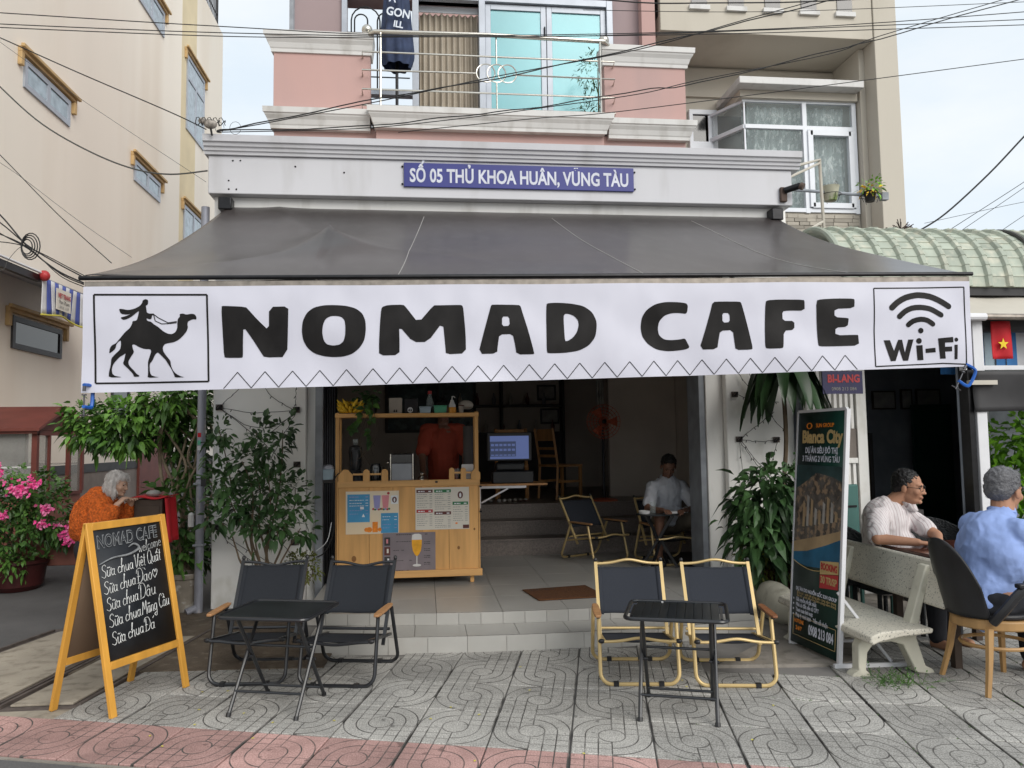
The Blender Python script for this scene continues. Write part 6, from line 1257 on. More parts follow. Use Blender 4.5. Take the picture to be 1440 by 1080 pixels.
# ---- interior furniture
def wood_chair(label, loc, rz):
    t = thing('wooden_chair', label, 'chair', loc, rz, 'ladder back wooden chairs inside')
    for s in (-1, 1): B().tube([(s*.20, .22, 0), (s*.20, .19, .45), (s*.20, .27, .95)], [.02]*3, 4).done('leg', 'chair_wood', t); B().obox((s*.20, -.19, 0), (s*.20, -.19, .43), .035, .035, up=(0, 1, 0)).done('leg', 'chair_wood', t)
    B().box(-.22, .22, -.22, .21, .43, .46).done('seat', 'chair_wood', t, bev=.005); B().box(-.18, .18, .235, .255, .78, .94).done('top_slat', 'chair_wood', t, bev=.004)
    for z in (.56, .66): B().box(-.18, .18, .21, .23, z, z+.035).done('back_slat', 'chair_wood', t)
    for s in (-1, 1): B().box(s*.20-.01, s*.20+.01, -.18, .20, .22, .25).done('stretcher', 'chair_wood', t)
    return t
wood_chair('wooden ladder back chair inside, directly behind the cash register', (1.18, 10.55, .756), R(170)); wood_chair('wooden ladder back chair inside, between the cash register and the red fan', (1.83, 10.5, .756), R(118))
fn = thing('standing_fan', 'red standing fan in the dark interior left of the seated man', 'fan', (2.30, 9.9, .756))
B().cyl((0, 0, 0), (0, 0, .95), .016, n=8).done('pole', 'dark_metal', fn); B().lathe([(.18, 0), (.17, .02), (.03, .04)], n=16).done('base', 'fan_red', fn)
b = B()
for r_ in (.22, .18, .14, .10, .06): b.tube([(r_*math.cos(a*math.pi/12), -.08+.03*(r_/.22), 1.02+r_*math.sin(a*math.pi/12)) for a in range(24)], .004, 4, closed=True)
for a in range(20): b.tube([(.03*math.cos(a*math.pi/10), -.085, 1.02+.03*math.sin(a*math.pi/10)), (.22*math.cos(a*math.pi/10), -.05, 1.02+.22*math.sin(a*math.pi/10))], .003, 4)
b.done('guard', 'fan_red', fn); B().ball((0, 0, 1.02), (.06, .08, .06), 12, 8).done('motor', 'dark_metal', fn)
for k in range(3): a = k*2.09; b = B(); b.add([(.03*math.cos(a), -.03, 1.02+.03*math.sin(a)), (.19*math.cos(a-.35), -.045, 1.02+.19*math.sin(a-.35)), (.20*math.cos(a+.35), -.015, 1.02+.20*math.sin(a+.35))], [(0, 1, 2)]); b.done('blade', 'fan_red', fn, solid=.003)
sh = thing('display_shelf', 'dark display shelf with bottles against the rear wall inside', 'shelf', (1.2, 12.8, .756))
b = B(); b.box(-1.0, 1.1, -.02, .18, 0, .9)
for z in (.9, 1.35, 1.8): b.box(-1.0, 1.1, -.15, .18, z, z+.03)
for x in (-1.0, .05, 1.07): b.box(x, x+.03, -.15, .18, .0, 1.83)
b.done('frame', 'interior_dark', sh)
for i in range(14): B().lathe([(.03, 0), (.035, .1), (.012, .16), (.012, .2)], (-.9+i*.14, 0, .931 if i % 2 else 1.381), 8).done('bottle', ('appliance', 'brown_print', 'kraft')[i % 3], sh)
pt = thing('wall_picture', 'large dark framed picture with teal shapes above the serving counter', 'picture', (.1, 12.98, 2.2)); B().box(-.75, .75, -.03, 0, -.5, .55).done('frame', 'interior_dark', pt); B().box(-.70, .70, -.036, -.031, -.45, .5).done('canvas', 'picture', pt); 
iw = cb('inner_partition', 'interior_wall', (2.55, 3.51, 10.6, 10.7, .756, 3.4)); 
for k, (x, z) in enumerate(((2.05, 2.35), (2.1, 1.95), (2.0, 1.6))): t = thing('framed_photo', 'small dark framed photo %s beside the fan inside' % ('highest', 'middle', 'lowest')[k], 'picture', (x, 12.98, z), group='framed photos inside'); B().box(-.16, .16, -.03, 0, -.13, .13).done('frame', 'interior_dark', t); B().box(-.13, .13, -.034, -.031, -.10, .10).done('photo', 'cert', t)
cl_ = thing('curtain', 'pale grey curtain strip hanging inside behind the fan', 'curtain', (2.62, 10.55, .756)); B().grid(lambda u, v: (2.36+.10*u, 10.5+.02*math.sin(u*18), 1.9+1.4*v), 16, 2).done('cloth', 'cert', cl_, world=True, smooth=80)
# slippers row on the raised floor
for i, x in enumerate((.80, .98, 1.12, 1.26)):
    t = thing('slippers', 'pair of small slippers on the top stair, number %s from the left' % ('first', 'second', 'third', 'fourth')[i], 'slippers', (x, 10.08, .756), group='slippers on the top stair')
    for s in (-1, 1): b = B(); b.ball((s*.035, 0, .012), (.03, .06, .012), 10, 6); b.done('sole', ('appliance', 'porcelain', 'kraft', 'terracotta')[i], t); b = B(); b.ball((s*.035, -.015, .028), (.03, .03, .016), 10, 6); b.done('strap', 'cert', t)
# small interior table with ashtray and glass
it = thing('side_table', 'small dark folding table with crossed legs before the seated man', 'table', (2.42, 7.95, .221))
B().prism([(.24*math.cos(a*math.pi/8), .17*math.sin(a*math.pi/8)) for a in range(16)], .535, .55, f=lambda x, y, z: (x, y, z)).done('tabletop', 'table_black', it)
for s in (-1, 1): B().obox((s*-.12, -.10*s, 0), (s*.14, .08*s, .53), .018, .028).done('leg', 'black_frame', it); B().obox((s*.16, -.10*s, 0), (s*-.12, .10*s, .53), .018, .028).done('leg', 'black_frame', it)
at = thing('ashtray', 'round white ashtray at left edge of the small indoor table', 'ashtray', (2.26, 7.92, .773)); B().lathe([(.055, 0), (.062, .03), (.055, .03), (.05, .008)], n=16).done('bowl', 'porcelain', at)
gt_ = thing('tea_glass', 'clear glass standing beside the white ashtray indoors', 'glass', (2.37, 7.98, .773)); B().lathe([(.028, 0), (.034, .11), (.031, .11)], n=14).done('glass', 'clear_glass', gt_)
cp = thing('cigarette_pack', 'small white packet lying at right of the indoor table', 'packet', (2.55, 7.86, .773)); B().box(-.035, .035, -.025, .025, 0, .022).done('packet', 'porcelain', cp, bev=.002)
# ---- right hand seating
rt_ = thing('glossy_table', 'dark glossy red brown table between the two seated men', 'table', (3.75, 5.2, 0))
B().box(3.385, 4.25, 4.78, 5.62, .715, .74).done('tabletop', 'table_wood', rt_, world=True, bev=.006)
for x in (3.48, 4.1):
    for y in (4.88, 5.5): B().obox((x, y, .008), (x, y, .714), .05, .05, up=(0, 1, 0)).done('leg', 'brown_wood', rt_, world=True)
B().box(3.41, 4.22, 4.85, 4.87, .60, .714).done('apron', 'brown_wood', rt_, world=True)
cup = thing('tea_cup', 'white cup with tall loop handle near the office chair on glossy table', 'cup', (3.64, 4.98, .741)); B().lathe([(.03, 0), (.035, .008), (.042, .02), (.04, .02)], n=14).done('saucer', 'porcelain', cup); B().tube([(.0+.03*math.cos(a*math.pi/7-1.2), 0, .05+.045*math.sin(a*math.pi/7-1.2)) for a in range(12)], .005, 6).done('handle', 'porcelain', cup)
ph_ = thing('glass_tray', 'black glass tray on the glossy table behind the office chair', 'tray', (3.60, 4.90, .741)); B().box(-.09, .09, -.06, .06, 0, .012).done('tray', 'dark_glass', ph_, bev=.004)
oc = thing('armchair', 'wooden legged armchair with black plastic shell back under man in blue', 'chair', (3.50, 4.53, .012))
B().prism([(.255*math.cos(a*math.pi/14), .225*math.sin(a*math.pi/14)) for a in range(28)], .365, .425, f=lambda x, y, z: (x, y, z)).done('seat_rim', 'chair_light', oc, bev=.01); B().prism([(.235*math.cos(a*math.pi/14), .205*math.sin(a*math.pi/14)) for a in range(28)], .426, .46, f=lambda x, y, z: (x, y, z)).done('cushion', 'black_plastic', oc, bev=.012)
for x, y, dx, dy in ((-.17, -.17, -.07, -.05), (-.15, .17, -.06, .06), (.17, -.17, .05, -.04), (.17, .17, .04, .05)): B().tube([(x+dx, y+dy, 0), (x+dx*.35, y+dy*.35, .2), (x, y, .38)], [.018, .022, .026], 6).done('leg', 'chair_light', oc)
B().tube([(.20*math.cos(a*math.pi/10), .185*math.sin(a*math.pi/10), .255) for a in range(20)], .012, 6, closed=True).done('leg_ring', 'chair_light', oc)
def shell(u, v):
    a = R(122+u*112); r = .255+.03*v; return (r*math.cos(a)-.02-.055*v, r*.92*math.sin(a), .44+.46*v*(1-.60*abs(2*u-1)**2.4))
B().grid(shell, 28, 16).done('back_shell', 'black_plastic', oc, smooth=80, solid=.012)
for s in (-1, 1):
    B().tube(smooth_path([(-.17, s*.20, .42), (-.13, s*.25, .50), (-.05, s*.275, .60), (.02, s*.275, .635)], 4), [.028]*13, 8).done('arm_support', 'black_plastic', oc); B().obox((-.06, s*.275, .645), (.25, s*.26, .65), .05, .028).done('armrest', 'black_plastic', oc, bev=.008)
def wicker(label, loc, rz):
    t = thing('wicker_chair', label, 'chair', loc, rz, 'dark wicker chairs under the neighbour awning')
    def sh_(u, v): a = R(-20+u*220); r = .28; return (r*math.cos(a), r*math.sin(a), .40+.42*v*(.55+.45*math.sin(math.pi*u)))
    B().grid(sh_, 36, 14).done('back', 'wicker', t, smooth=0, solid=.02)
    for j in range(14): B().tube([tuple(Vector(sh_(i/30, j/13))*1.0+Vector((0, 0, .002))) for i in range(31)], .007, 4).done('weave_row', 'wicker', t)
    B().box(-.25, .25, -.25, .25, .36, .42).done('seat', 'wicker', t, bev=.02)
    for x in (-.22, .22):
        for y in (-.22, .22): B().cyl((x, y, 0), (x, y, .36), .018, n=6).done('leg', 'wicker', t)
    return t
wicker('dark wicker chair behind the stone bench, left of the man in striped shirt', (3.42, 6.15, .012), R(20)); wicker('dark wicker chair behind the striped man, partly hidden by the black shell chair', (4.25, 6.15, .012), R(-10))
gc = thing('green_plastic_chair', 'dark green plastic chair standing behind the wicker chair', 'chair', (3.58, 6.22, .012), R(8)); gc.scale = (1, 1, 1.2)
fr_ = B().box(-.20, .20, .18, .205, .50, .93).done('backrest', 'green_chair', gc, bev=.02); B().box(-.06, .06, .172, .179, .86, .89).done('hand_hole', 'dark_metal', gc, bev=.01); B().box(-.17, .17, .172, .178, .765, .78).done('back_slot', 'dark_metal', gc); B().box(-.21, .21, -.2, .2, .40, .43).done('seat', 'green_chair', gc, bev=.01)
for x in (-.19, .19):
    for y in (-.18, .18): B().cyl((x, y, 0), (x, y, .41), .018, n=6).done('leg', 'green_chair', gc)
# dark interior dressing of the neighbour shop
for k, (x, z, w_, h_, lab) in enumerate(((5.52, 1.98, .16, .12, 'dark framed certificate, left of the row in the neighbour shop'), (5.83, 1.99, .08, .13, 'narrow framed certificate in the middle of the neighbour row'), (6.13, 1.99, .17, .13, 'wide framed certificate at right of the neighbour row'), (4.62, 2.18, .12, .12, 'pale framed certificate highest at left in the neighbour shop'))):
    t = thing('certificate', lab, 'picture', (x+.35, 9.38, z+.02), group='framed certificates in the neighbour shop'); B().box(-w_, w_, -.02, 0, -h_, h_).done('frame', 'brown_wood', t); B().box(-w_+.02, w_-.02, -.024, -.021, -h_+.02, h_-.02).done('paper', 'cert', t)
for k, x in enumerate((4.88, 5.12, 5.36)): t = thing('figurine', 'small pale figurine on the neighbour shelf, %s' % ('left', 'middle', 'right')[k], 'figurine', (x, 9.1, 1.60), group='figurines on the neighbour shelf'); B().lathe([(.05, 0), (.055, .05), (.03, .14), (.02, .16), (.03, .19), (.01, .22)], n=10).done('body', 'pipe_grey', t)
t = thing('wall_cabinet', 'dark cabinet with framed front below the figurines', 'cabinet', (5.12, 9.2, 0)); B().box(-.35, .35, -.2, .15, 0, 1.58).done('body', 'interior_dark', t); b = B(); b.box(-.30, -.27, -.215, -.201, .6, 1.48); b.box(.27, .30, -.215, -.201, .6, 1.48); b.box(-.27, .27, -.215, -.201, 1.45, 1.48); b.done('door_frame', 'brown_wood', t)
t = thing('flower_vase', 'small yellow flowers in dark vase right of the striped man', 'flowers', (4.55, 6.9, .0)); B().lathe([(.10, 0), (.10, .85), (.03, .86), (.05, .95), (.04, 1.0)], n=12).done('vase', 'interior_dark', t)
for i in range(9): b = B(); b.ball((rand(-.06, .06), rand(-.05, .05), 1.03+rand(0, .06)), .022, 8, 5); b.done('flower', 'flag_yellow', t)
b = B(); foliage(b, [((0, 0, 1.0), (.09, .08, .05))], 40, .05, .02, seed=2); b.done('foliage', 'leaf_dark', t, smooth=0, fix=False)
# ================================================================== PLANTS, STREET THINGS
def plant(name, label, loc, blobs, count, L, W, leafm, seed, stems=None, r0=.015, root=(0, 0, 0), cat='plant', droop=.4, inner=.35, group=None):
    t = thing(name, label, cat, loc, group=group)
    b = B(); foliage(b, blobs, count, L, W, droop=droop, seed=seed, inner=inner); o = b.done('foliage', leafm, t, smooth=0, fix=False); o['kind'] = 'stuff'
    if stems:
        b = B(); branches(b, root, stems, r0, seed); b.done('stems', 'stem', t)
    return t
# potted shrub in front of the white pillar
sh1 = thing('potted_shrub', 'slender potted shrub with small dark leaves before the white pillar', 'shrub', (-1.40, 7.12, .05))
B().lathe([(.12, 0), (.16, .25), (.17, .27), (.14, .27)], n=16).done('pot', 'terracotta', sh1)
tips = [(-.42, .05, 1.62), (-.10, .05, 1.60), (.12, .1, 1.62), (-.35, 0, 1.15), (.25, 0, 1.1), (.0, .05, 1.3), (-.2, -.05, 1.35), (-.42, 0, .85), (.3, 0, .75), (-.12, -.05, .9), (.1, -.1, .8)]
b = B(); branches(b, (0, 0, .22), tips, .013, 3, 5, .04); b.done('stems', 'stem', sh1)
b = B(); bl_ = [(t_, (.12, .11, .10)) for t_ in tips]+[((-.40, .05, 1.45), (.16, .1, .10)), ((-.02, .05, 1.46), (.2, .12, .14)), ((.05, 0, 1.1), (.24, .14, .16)), ((-.22, 0, 1.0), (.22, .14, .14)), ((.02, -.05, .78), (.26, .12, .12)), ((.22, 0, .92), (.16, .12, .12)), ((-.38, 0, 1.2), (.14, .1, .12))]
foliage(b, bl_, 1350, .086, .050, droop=.3, seed=11, inner=.1); o = b.done('foliage', 'leaf_dark', sh1, smooth=0, fix=False); o['kind'] = 'stuff'
plant('small_plant', 'low yellowish green potted plant behind the left black camp chairs', (-1.12, 7.25, .05), [((0, 0, .38), (.18, .14, .16))], 500, .035, .018, 'leaf_yellow', 4, [(0, 0, .4), (.08, 0, .4), (-.08, 0, .38)], .01)
# climbing tree left of the pillar
lt = thing('climbing_tree', 'large leafy climbing shrub with twisted pale vines left of the metal pole', 'tree', (-2.35, 7.95, .0))
b = B(); rg = random.Random(21)
for i in range(9):
    x0 = rg.uniform(-.02, .18); P = [(x0*.3+.05, rg.uniform(-.1, .1), .3)]
    for k in range(1, 6): P.append((x0+rg.uniform(-.12, .10)+(-.05*k if i % 3 == 0 else 0), rg.uniform(-.15, .1), .3+k*.29+rg.uniform(-.06, .06)))
    P.append((x0-rg.uniform(.0, .6), rg.uniform(-.2, .2), 1.95)); b.tube(smooth_path(P, 5), [.016]*3+[.012]*(len(P)*5-7), 6) if False else b.tube(smooth_path(P, 5), .011+.005*(i % 3 == 0), 6)
b.tube(smooth_path([(.12, -.1, .3), (-.02, -.15, .55), (.12, -.15, .8), (-.05, -.12, 1.05), (.05, -.1, 1.35), (-.15, -.1, 1.7)], 6), .013, 6)
b.done('vine', 'vine', lt)
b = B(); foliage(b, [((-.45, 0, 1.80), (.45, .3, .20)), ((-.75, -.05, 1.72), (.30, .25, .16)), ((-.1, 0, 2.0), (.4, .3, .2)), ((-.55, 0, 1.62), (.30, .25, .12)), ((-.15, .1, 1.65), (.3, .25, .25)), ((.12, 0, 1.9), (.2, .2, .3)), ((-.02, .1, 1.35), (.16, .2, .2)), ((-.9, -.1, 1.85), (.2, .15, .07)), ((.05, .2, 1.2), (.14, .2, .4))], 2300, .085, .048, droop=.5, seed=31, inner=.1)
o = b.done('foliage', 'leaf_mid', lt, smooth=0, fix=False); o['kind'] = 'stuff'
b = B(); foliage(b, [((-.62, -.15, 1.86), (.5, .2, .12)), ((-.85, -.1, 1.70), (.28, .2, .16)), ((-.2, -.2, 2.02), (.35, .15, .14)), ((-.5, -.2, 1.62), (.3, .15, .12))], 900, .085, .046, droop=.5, seed=35, inner=.1); b.done('sunlit_tint_foliage', 'leaf_light', lt, smooth=0, fix=False)['kind'] = 'stuff'  # sunlight on the upper left leaves is put into a lighter leaf colour
b = B(); foliage(b, [((-.2, .15, 1.75), (.5, .2, .22)), ((.05, .25, 1.0), (.20, .15, .6)), ((.0, .2, .55), (.24, .2, .3))], 1000, .085, .048, droop=.5, seed=32, inner=.1); o = b.done('shade_tint_foliage', 'leaf_dark', lt, smooth=0, fix=False); o['kind'] = 'stuff'  # shade at the back of the tree is put into a darker leaf colour
pp = plant('bushy_plant', 'bright broad leafed plant in the old bucket beside the pole', (-2.28, 7.66, .32), [((0, 0, .22), (.18, .14, .18)), ((-.05, -.02, .5), (.12, .12, .14)), ((-.10, 0, .75), (.16, .12, .15))], 330, .11, .06, 'leaf_mid', 6, [(0, 0, .5), (-.08, 0, .8)], .01)
bk = thing('old_bucket', 'weathered paint bucket used as planter at foot of the pole', 'bucket', (-2.22, 7.62, .02)); B().lathe([(.105, 0), (.112, .04), (.125, .29), (.14, .30), (.142, .345), (.128, .345), (.12, .30)], n=20).done('body', 'bucket', bk)
pl = thing('metal_pole', 'grey painted metal pole with peeling stickers beside the white pillar', 'pole', (-2.07, 7.50, 0))
B().tube([(0, 0, 0), (.012, 0, 3.8)], .038, 14).done('pipe', 'pole_metal', pl); B().tube([(0, .01, .0), (-.03, -.02, .06), (-.09, -.06, .035)], .035, 10).done('foot', 'pole_metal', pl)
for z in (.62, 1.18): B().box(-.05, .05, -.048, .04, z, z+.02).done('strap', 'pipe_grey', pl, bev=.004)
B().lathe([(.028, 0), (.028, .11), (.01, .13)], (-.07, -.02, .80), 10).done('junction_box', 'porcelain', pl); B().box(.02, .06, -.05, 0, 1.17, 1.27).done('lock_box', 'black_plastic', pl)
for k, (z, m_) in enumerate(((1.55, 'mint'), (1.62, 'flag_red'), (1.50, 'porcelain'))): B().box(-.018, .012, -.0405, -.039, z, z+.04).done('sticker', m_, pl)
# right side plants
dc = thing('dracaena', 'dracaena with long drooping dark leaves above the right white pillar', 'plant', (3.40, 7.10, .03))
B().lathe([(.15, 0), (.21, .30), (.22, .33), (.18, .33)], n=16).done('pot', 'red_pot', dc)
B().tube(smooth_path([(0, .02, .25), (.02, .08, .9), (.06, .05, 1.5), (.02, 0, 2.15)], 5), .022, 8).done('trunk', 'stem', dc)
rg = random.Random(17)
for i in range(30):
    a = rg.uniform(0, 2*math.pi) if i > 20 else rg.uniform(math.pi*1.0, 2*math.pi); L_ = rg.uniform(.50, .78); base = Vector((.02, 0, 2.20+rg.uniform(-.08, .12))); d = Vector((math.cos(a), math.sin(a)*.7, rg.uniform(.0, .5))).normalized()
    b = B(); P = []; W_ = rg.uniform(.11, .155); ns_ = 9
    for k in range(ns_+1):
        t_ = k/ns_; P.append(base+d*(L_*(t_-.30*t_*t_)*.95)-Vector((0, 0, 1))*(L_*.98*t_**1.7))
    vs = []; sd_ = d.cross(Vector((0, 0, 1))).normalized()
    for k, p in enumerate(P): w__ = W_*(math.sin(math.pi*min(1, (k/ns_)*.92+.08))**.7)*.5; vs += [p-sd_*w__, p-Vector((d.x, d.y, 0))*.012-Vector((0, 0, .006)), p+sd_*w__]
    b.add(vs, [q for k in range(ns_) for q in ((k*3, k*3+1, k*3+4, k*3+3), (k*3+1, k*3+2, k*3+5, k*3+4))]); b.done('leaf', 'leaf_deep', dc, smooth=60, fix=False)
rb_ = plant('bushy_plant', 'dense dark green bush in dark red pot between right pillar and banner stand', (3.06, 6.72, .05), [((0, 0, .95), (.30, .28, .24)), ((-.12, 0, .72), (.26, .24, .2)), ((.2, 0, .7), (.26, .25, .25)), ((.05, 0, 1.12), (.30, .2, .16)), ((-.1, -.1, .5), (.26, .2, .2))], 900, .145, .078, 'leaf_dark', 41, [(0, 0, .9), (.15, 0, .95), (-.15, 0, .8)], .02, (0, 0, .2), droop=.7)
B().lathe([(.15, 0), (.20, .30), (.22, .33), (.18, .33)], (.12, .05, 0), 16).done('pot', 'red_pot', rb_)
b = B(); foliage(b, [((-.05, -.05, .45), (.28, .2, .16)), ((.1, -.1, .35), (.2, .15, .12)), ((-.18, -.05, .30), (.14, .14, .10))], 900, .04, .020, seed=43); b.done('fine_foliage', 'leaf_yellow', rb_, smooth=0, fix=False)['kind'] = 'stuff'
b = B(); rg = random.Random(5)
for k in range(14): a = rg.uniform(0, 6.28); d = Vector((math.cos(a), math.sin(a), .35)).normalized(); leaf(b, Vector((-.12, -.02, 1.20)), d, Vector((0, 0, 1)), .17, .022, droop=.9)
b.tube([(0, 0, .8), (-.12, -.02, 1.22)], .006, 5); b.done('slender_leaves', 'leaf_deep', rb_, smooth=0, fix=False)
wc = thing('concrete_block', 'rounded weathered concrete stump beside the right edge of the steps', 'stone', (2.93, 6.35, .02)); B().ball((0, 0, .14), (.12, .35, .17), 14, 10).done('stone', 'terrazzo_leg', wc)
plant('bright_bush', 'sunlit bright green bush at the far right beyond the white post', (6.78, 8.05, 0), [((0, 0, 1.45), (.55, .4, .28)), ((.25, 0, 1.15), (.6, .4, .35)), ((-.3, 0, 1.05), (.3, .3, .3)), ((.2, 0, .7), (.5, .4, .35)), ((.35, 0, 1.7), (.25, .2, .1))], 1500, .13, .075, 'leaf_bright', 51, [(0, 0, 1.4), (.3, 0, 1.5), (-.2, 0, 1.2)], .02)
cc = thing('roof_plant', 'withered spiky plant on the wall edge above the barrel roof', 'plant', (5.98, 9.0, 4.10)); b = B(); rg = random.Random(6)
for k in range(60): d = Vector((rg.gauss(0, 1), rg.gauss(0, .5), rg.gauss(.2, .6))).normalized(); b.tube([(0, 0, 0), d*rg.uniform(.06, .13), d*rg.uniform(.1, .2)+Vector((0, 0, -.02))], .006, 4)
for k in range(4): b.tube(smooth_path([(0, 0, 0), (.1, 0, .07), (.2, 0, .02), (.32+k*.03, 0, -.06-k*.02)], 4), .006, 4)
b.done('stems', 'leaf_dry', cc)
# bougainvillea
bg_ = thing('bougainvillea', 'potted bougainvillea bush with pink flowers at the left edge', 'flowering bush', (-4.25, 8.75, .07))
bb_ = [((0, 0, 1.02), (.52, .45, .25)), ((-.25, 0, .82), (.45, .4, .3)), ((.3, -.05, .80), (.42, .4, .28)), ((0, -.1, .60), (.5, .4, .22)), ((.45, 0, .62), (.25, .25, .2)), ((-.2, -.1, 1.2), (.3, .3, .1)), ((-.15, -.22, .36), (.42, .3, .16)), ((.15, -.2, .30), (.25, .2, .14))]
b = B(); foliage(b, bb_, 3600, .062, .038, seed=61, inner=.5); b.done('foliage', 'leaf_mid', bg_, smooth=0, fix=False)['kind'] = 'stuff'
b = B(); branches(b, (0, 0, .3), [(0, 0, 1.0), (.3, 0, .8), (-.3, 0, .8), (.45, 0, .6), (-.4, .1, .6)], .02, 4); b.done('stems', 'stem', bg_)
rg = random.Random(8); fb = [B(), B()]
for (x, y, z, r, k) in ((-.05, -.42, 1.18, .09, 40), (-.32, -.40, 1.02, .08, 30), (.20, -.42, 1.05, .06, 22), (-.22, -.44, .92, .07, 26), (.45, -.38, .86, .04, 10), (.62, -.2, .62, .08, 26), (-.35, -.42, .62, .09, 26), (-.2, -.42, .50, .07, 18), (-.48, -.3, 1.12, .07, 20), (-.15, -.44, 1.10, .05, 16), (.62, -.22, .52, .05, 12), (-.45, -.3, .3, .06, 12), (.05, -.44, .80, .05, 10), (.32, -.40, 1.12, .05, 10), (-.05, -.44, 1.28, .06, 14), (.40, -.38, .70, .03, 6)):
    for _ in range(int(k*2.2)):
        c = Vector((x+rg.gauss(0, r*.8), y+rg.gauss(0, r*.4), z+rg.gauss(0, r*.5)))
        for q in range(3): leaf(fb[rg.random() < .4], c, Vector((rg.gauss(0, 1), rg.gauss(-.5, .8), rg.gauss(.3, .8))), Vector((0, -1, .5)), .036, .030, droop=.1)
fb[0].done('flowers', 'bougain', bg_, smooth=0, fix=False)['kind'] = 'stuff'; fb[1].done('pale_flowers', 'bougain_pale', bg_, smooth=0, fix=False)['kind'] = 'stuff'
B().lathe([(.20, 0), (.25, .05), (.28, .26), (.30, .28), (.30, .31), (.26, .31)], n=20).done('pot', 'red_pot', bg_)
pt2 = thing('flower_trough', 'brown wooden trough standing behind the bougainvillea pot', 'planter', (-3.75, 9.1, .1)); B().box(-.6, .35, -.2, .2, .18, .62).done('box', 'cart_panel', pt2, bev=.01)
for x in (-.5, .28): B().ball((x, -.18, .09), (.08, .04, .08), 12, 8).done('wheel', 'black_plastic', pt2)
# glazed vendor cart with gabled roof
ct_ = thing('vendor_cart', 'dark red glazed vendor cart with small gabled roof against the cream house', 'cart', (-4.95, 10.5, .14))
x0, x1, y0, y1 = -5.36, -4.64, 9.9, 11.15; ZB, ZC, ZE, ZA = .26, .92, 1.74, 2.03
def vb(nm, m, *boxes, **kw):
    b = B()
    for q in boxes: b.box(*q)
    return b.done(nm, m, ct_, world=True, **kw)
vb('cabinet', 'cart_panel', (x0, x1, y0, y1, ZB, ZC)); vb('base_rail', 'cart_red', (x0-.02, x1+.02, y0-.02, y1+.02, ZB-.05, ZB), (x0-.02, x1+.02, y0-.02, y1+.02, ZC, ZC+.04))
for x in (x0, x1):
    for y in (y0, y1): vb('post', 'cart_red', (x-.03, x+.03, y-.03, y+.03, ZC+.04, ZE))
vb('post', 'cart_red', (x1-.025, x1+.025, 10.75, 10.80, ZC+.04, ZE), (x1-.025, x1+.025, 10.20, 10.24, ZC+.04, ZE))
for z in (1.25, 1.28): pass
vb('shelf', 'cart_glass', (x0+.03, x1-.03, y0+.03, y1-.03, 1.32, 1.335)); vb('shelf_rail', 'porcelain', (x0+.03, x1-.03, y0-.005, y0+.015, 1.30, 1.32))
vb('pane', 'cart_glass', (x0+.03, x1-.03, y0-.004, y0+.004, ZC+.04, ZE)); vb('pane', 'cart_glass', (x1-.004, x1+.004, y0+.03, 10.19, ZC+.04, ZE)); vb('pane', 'cart_glass', (x1-.004, x1+.004, 10.81, y1-.03, ZC+.04, ZE)); vb('rear_panel', 'cert', (x0+.01, x0+.02, y0, y1, ZC, ZE))
ym = (y0+y1)/2; e = .14
for s, (ya, yb) in enumerate(((y0-e, ym), (ym, y1+e))):
    za, zb = (ZE, ZA) if s == 0 else (ZA, ZE)
    b = B(); b.add([(x0-.16, ya, za), (x1+.10, ya, za), (x1+.10, yb, zb), (x0-.16, yb, zb), (x0-.16, ya, za+.035), (x1+.10, ya, za+.035), (x1+.10, yb, zb+.035), (x0-.16, yb, zb+.035)], [(0,3,2,1),(4,5,6,7),(0,1,5,4),(1,2,6,5),(2,3,7,6),(3,0,4,7)]); b.done('roof_panel', 'cart_red', ct_, world=True)
b = B(); b.prism([(y0, ZE+.01), (y1, ZE+.01), (ym, ZA-.01)], x1-.01, x1+.01, f=lambda a, c, x: (x, a, c)); b.done('gable', 'cart_red', ct_, world=True); vb('eave_beam', 'cart_red', (x0-.1, x1+.06, y0-.10, y0-.06, ZE-.03, ZE+.02), (x1-.02, x1+.03, y0-.02, y1+.02, ZE-.05, ZE+.005))
for y in (y0+.2, y1-.2):
    for x in (x0+.1, x1-.06): b = B(); b.T = Matrix.Translation((x, y, .23)) @ Matrix.Rotation(R(90), 4, 'Y'); b.lathe([(.03, -.025), (.09, -.022), (.10, 0), (.09, .022), (.03, .025)], n=16); b.done('wheel', 'black_plastic', ct_, world=True)
# little cabinet with red cloth beside the lady
rc = thing('wooden_stand', 'dark wooden stand draped with red cloth in front of the old woman', 'stand', (-2.25, 6.80, .01))
B().box(-.11, .11, -.12, .14, .0, 1.10).done('cabinet', 'brown_wood', rc, bev=.006); B().box(-.09, .09, -.127, -.121, .6, 1.05).done('door', 'brown_wood', rc, bev=.004)
B().grid(lambda u, v: (-.13+.28*u, -.15+.32*v, 1.115+.01*math.sin(u*7)), 10, 6).done('cloth_top', 'red_cloth', rc, solid=.01, smooth=80)
B().grid(lambda u, v: (.14+.03*v+.015*math.sin(u*11), -.15+.30*u, 1.11-.36*v), 12, 8).done('cloth_side', 'red_cloth', rc, solid=.008, smooth=80); b = B(); b.ball((0, 0, 1.14), (.06, .06, .03), 12, 8); b.done('bowl', 'cert', rc)
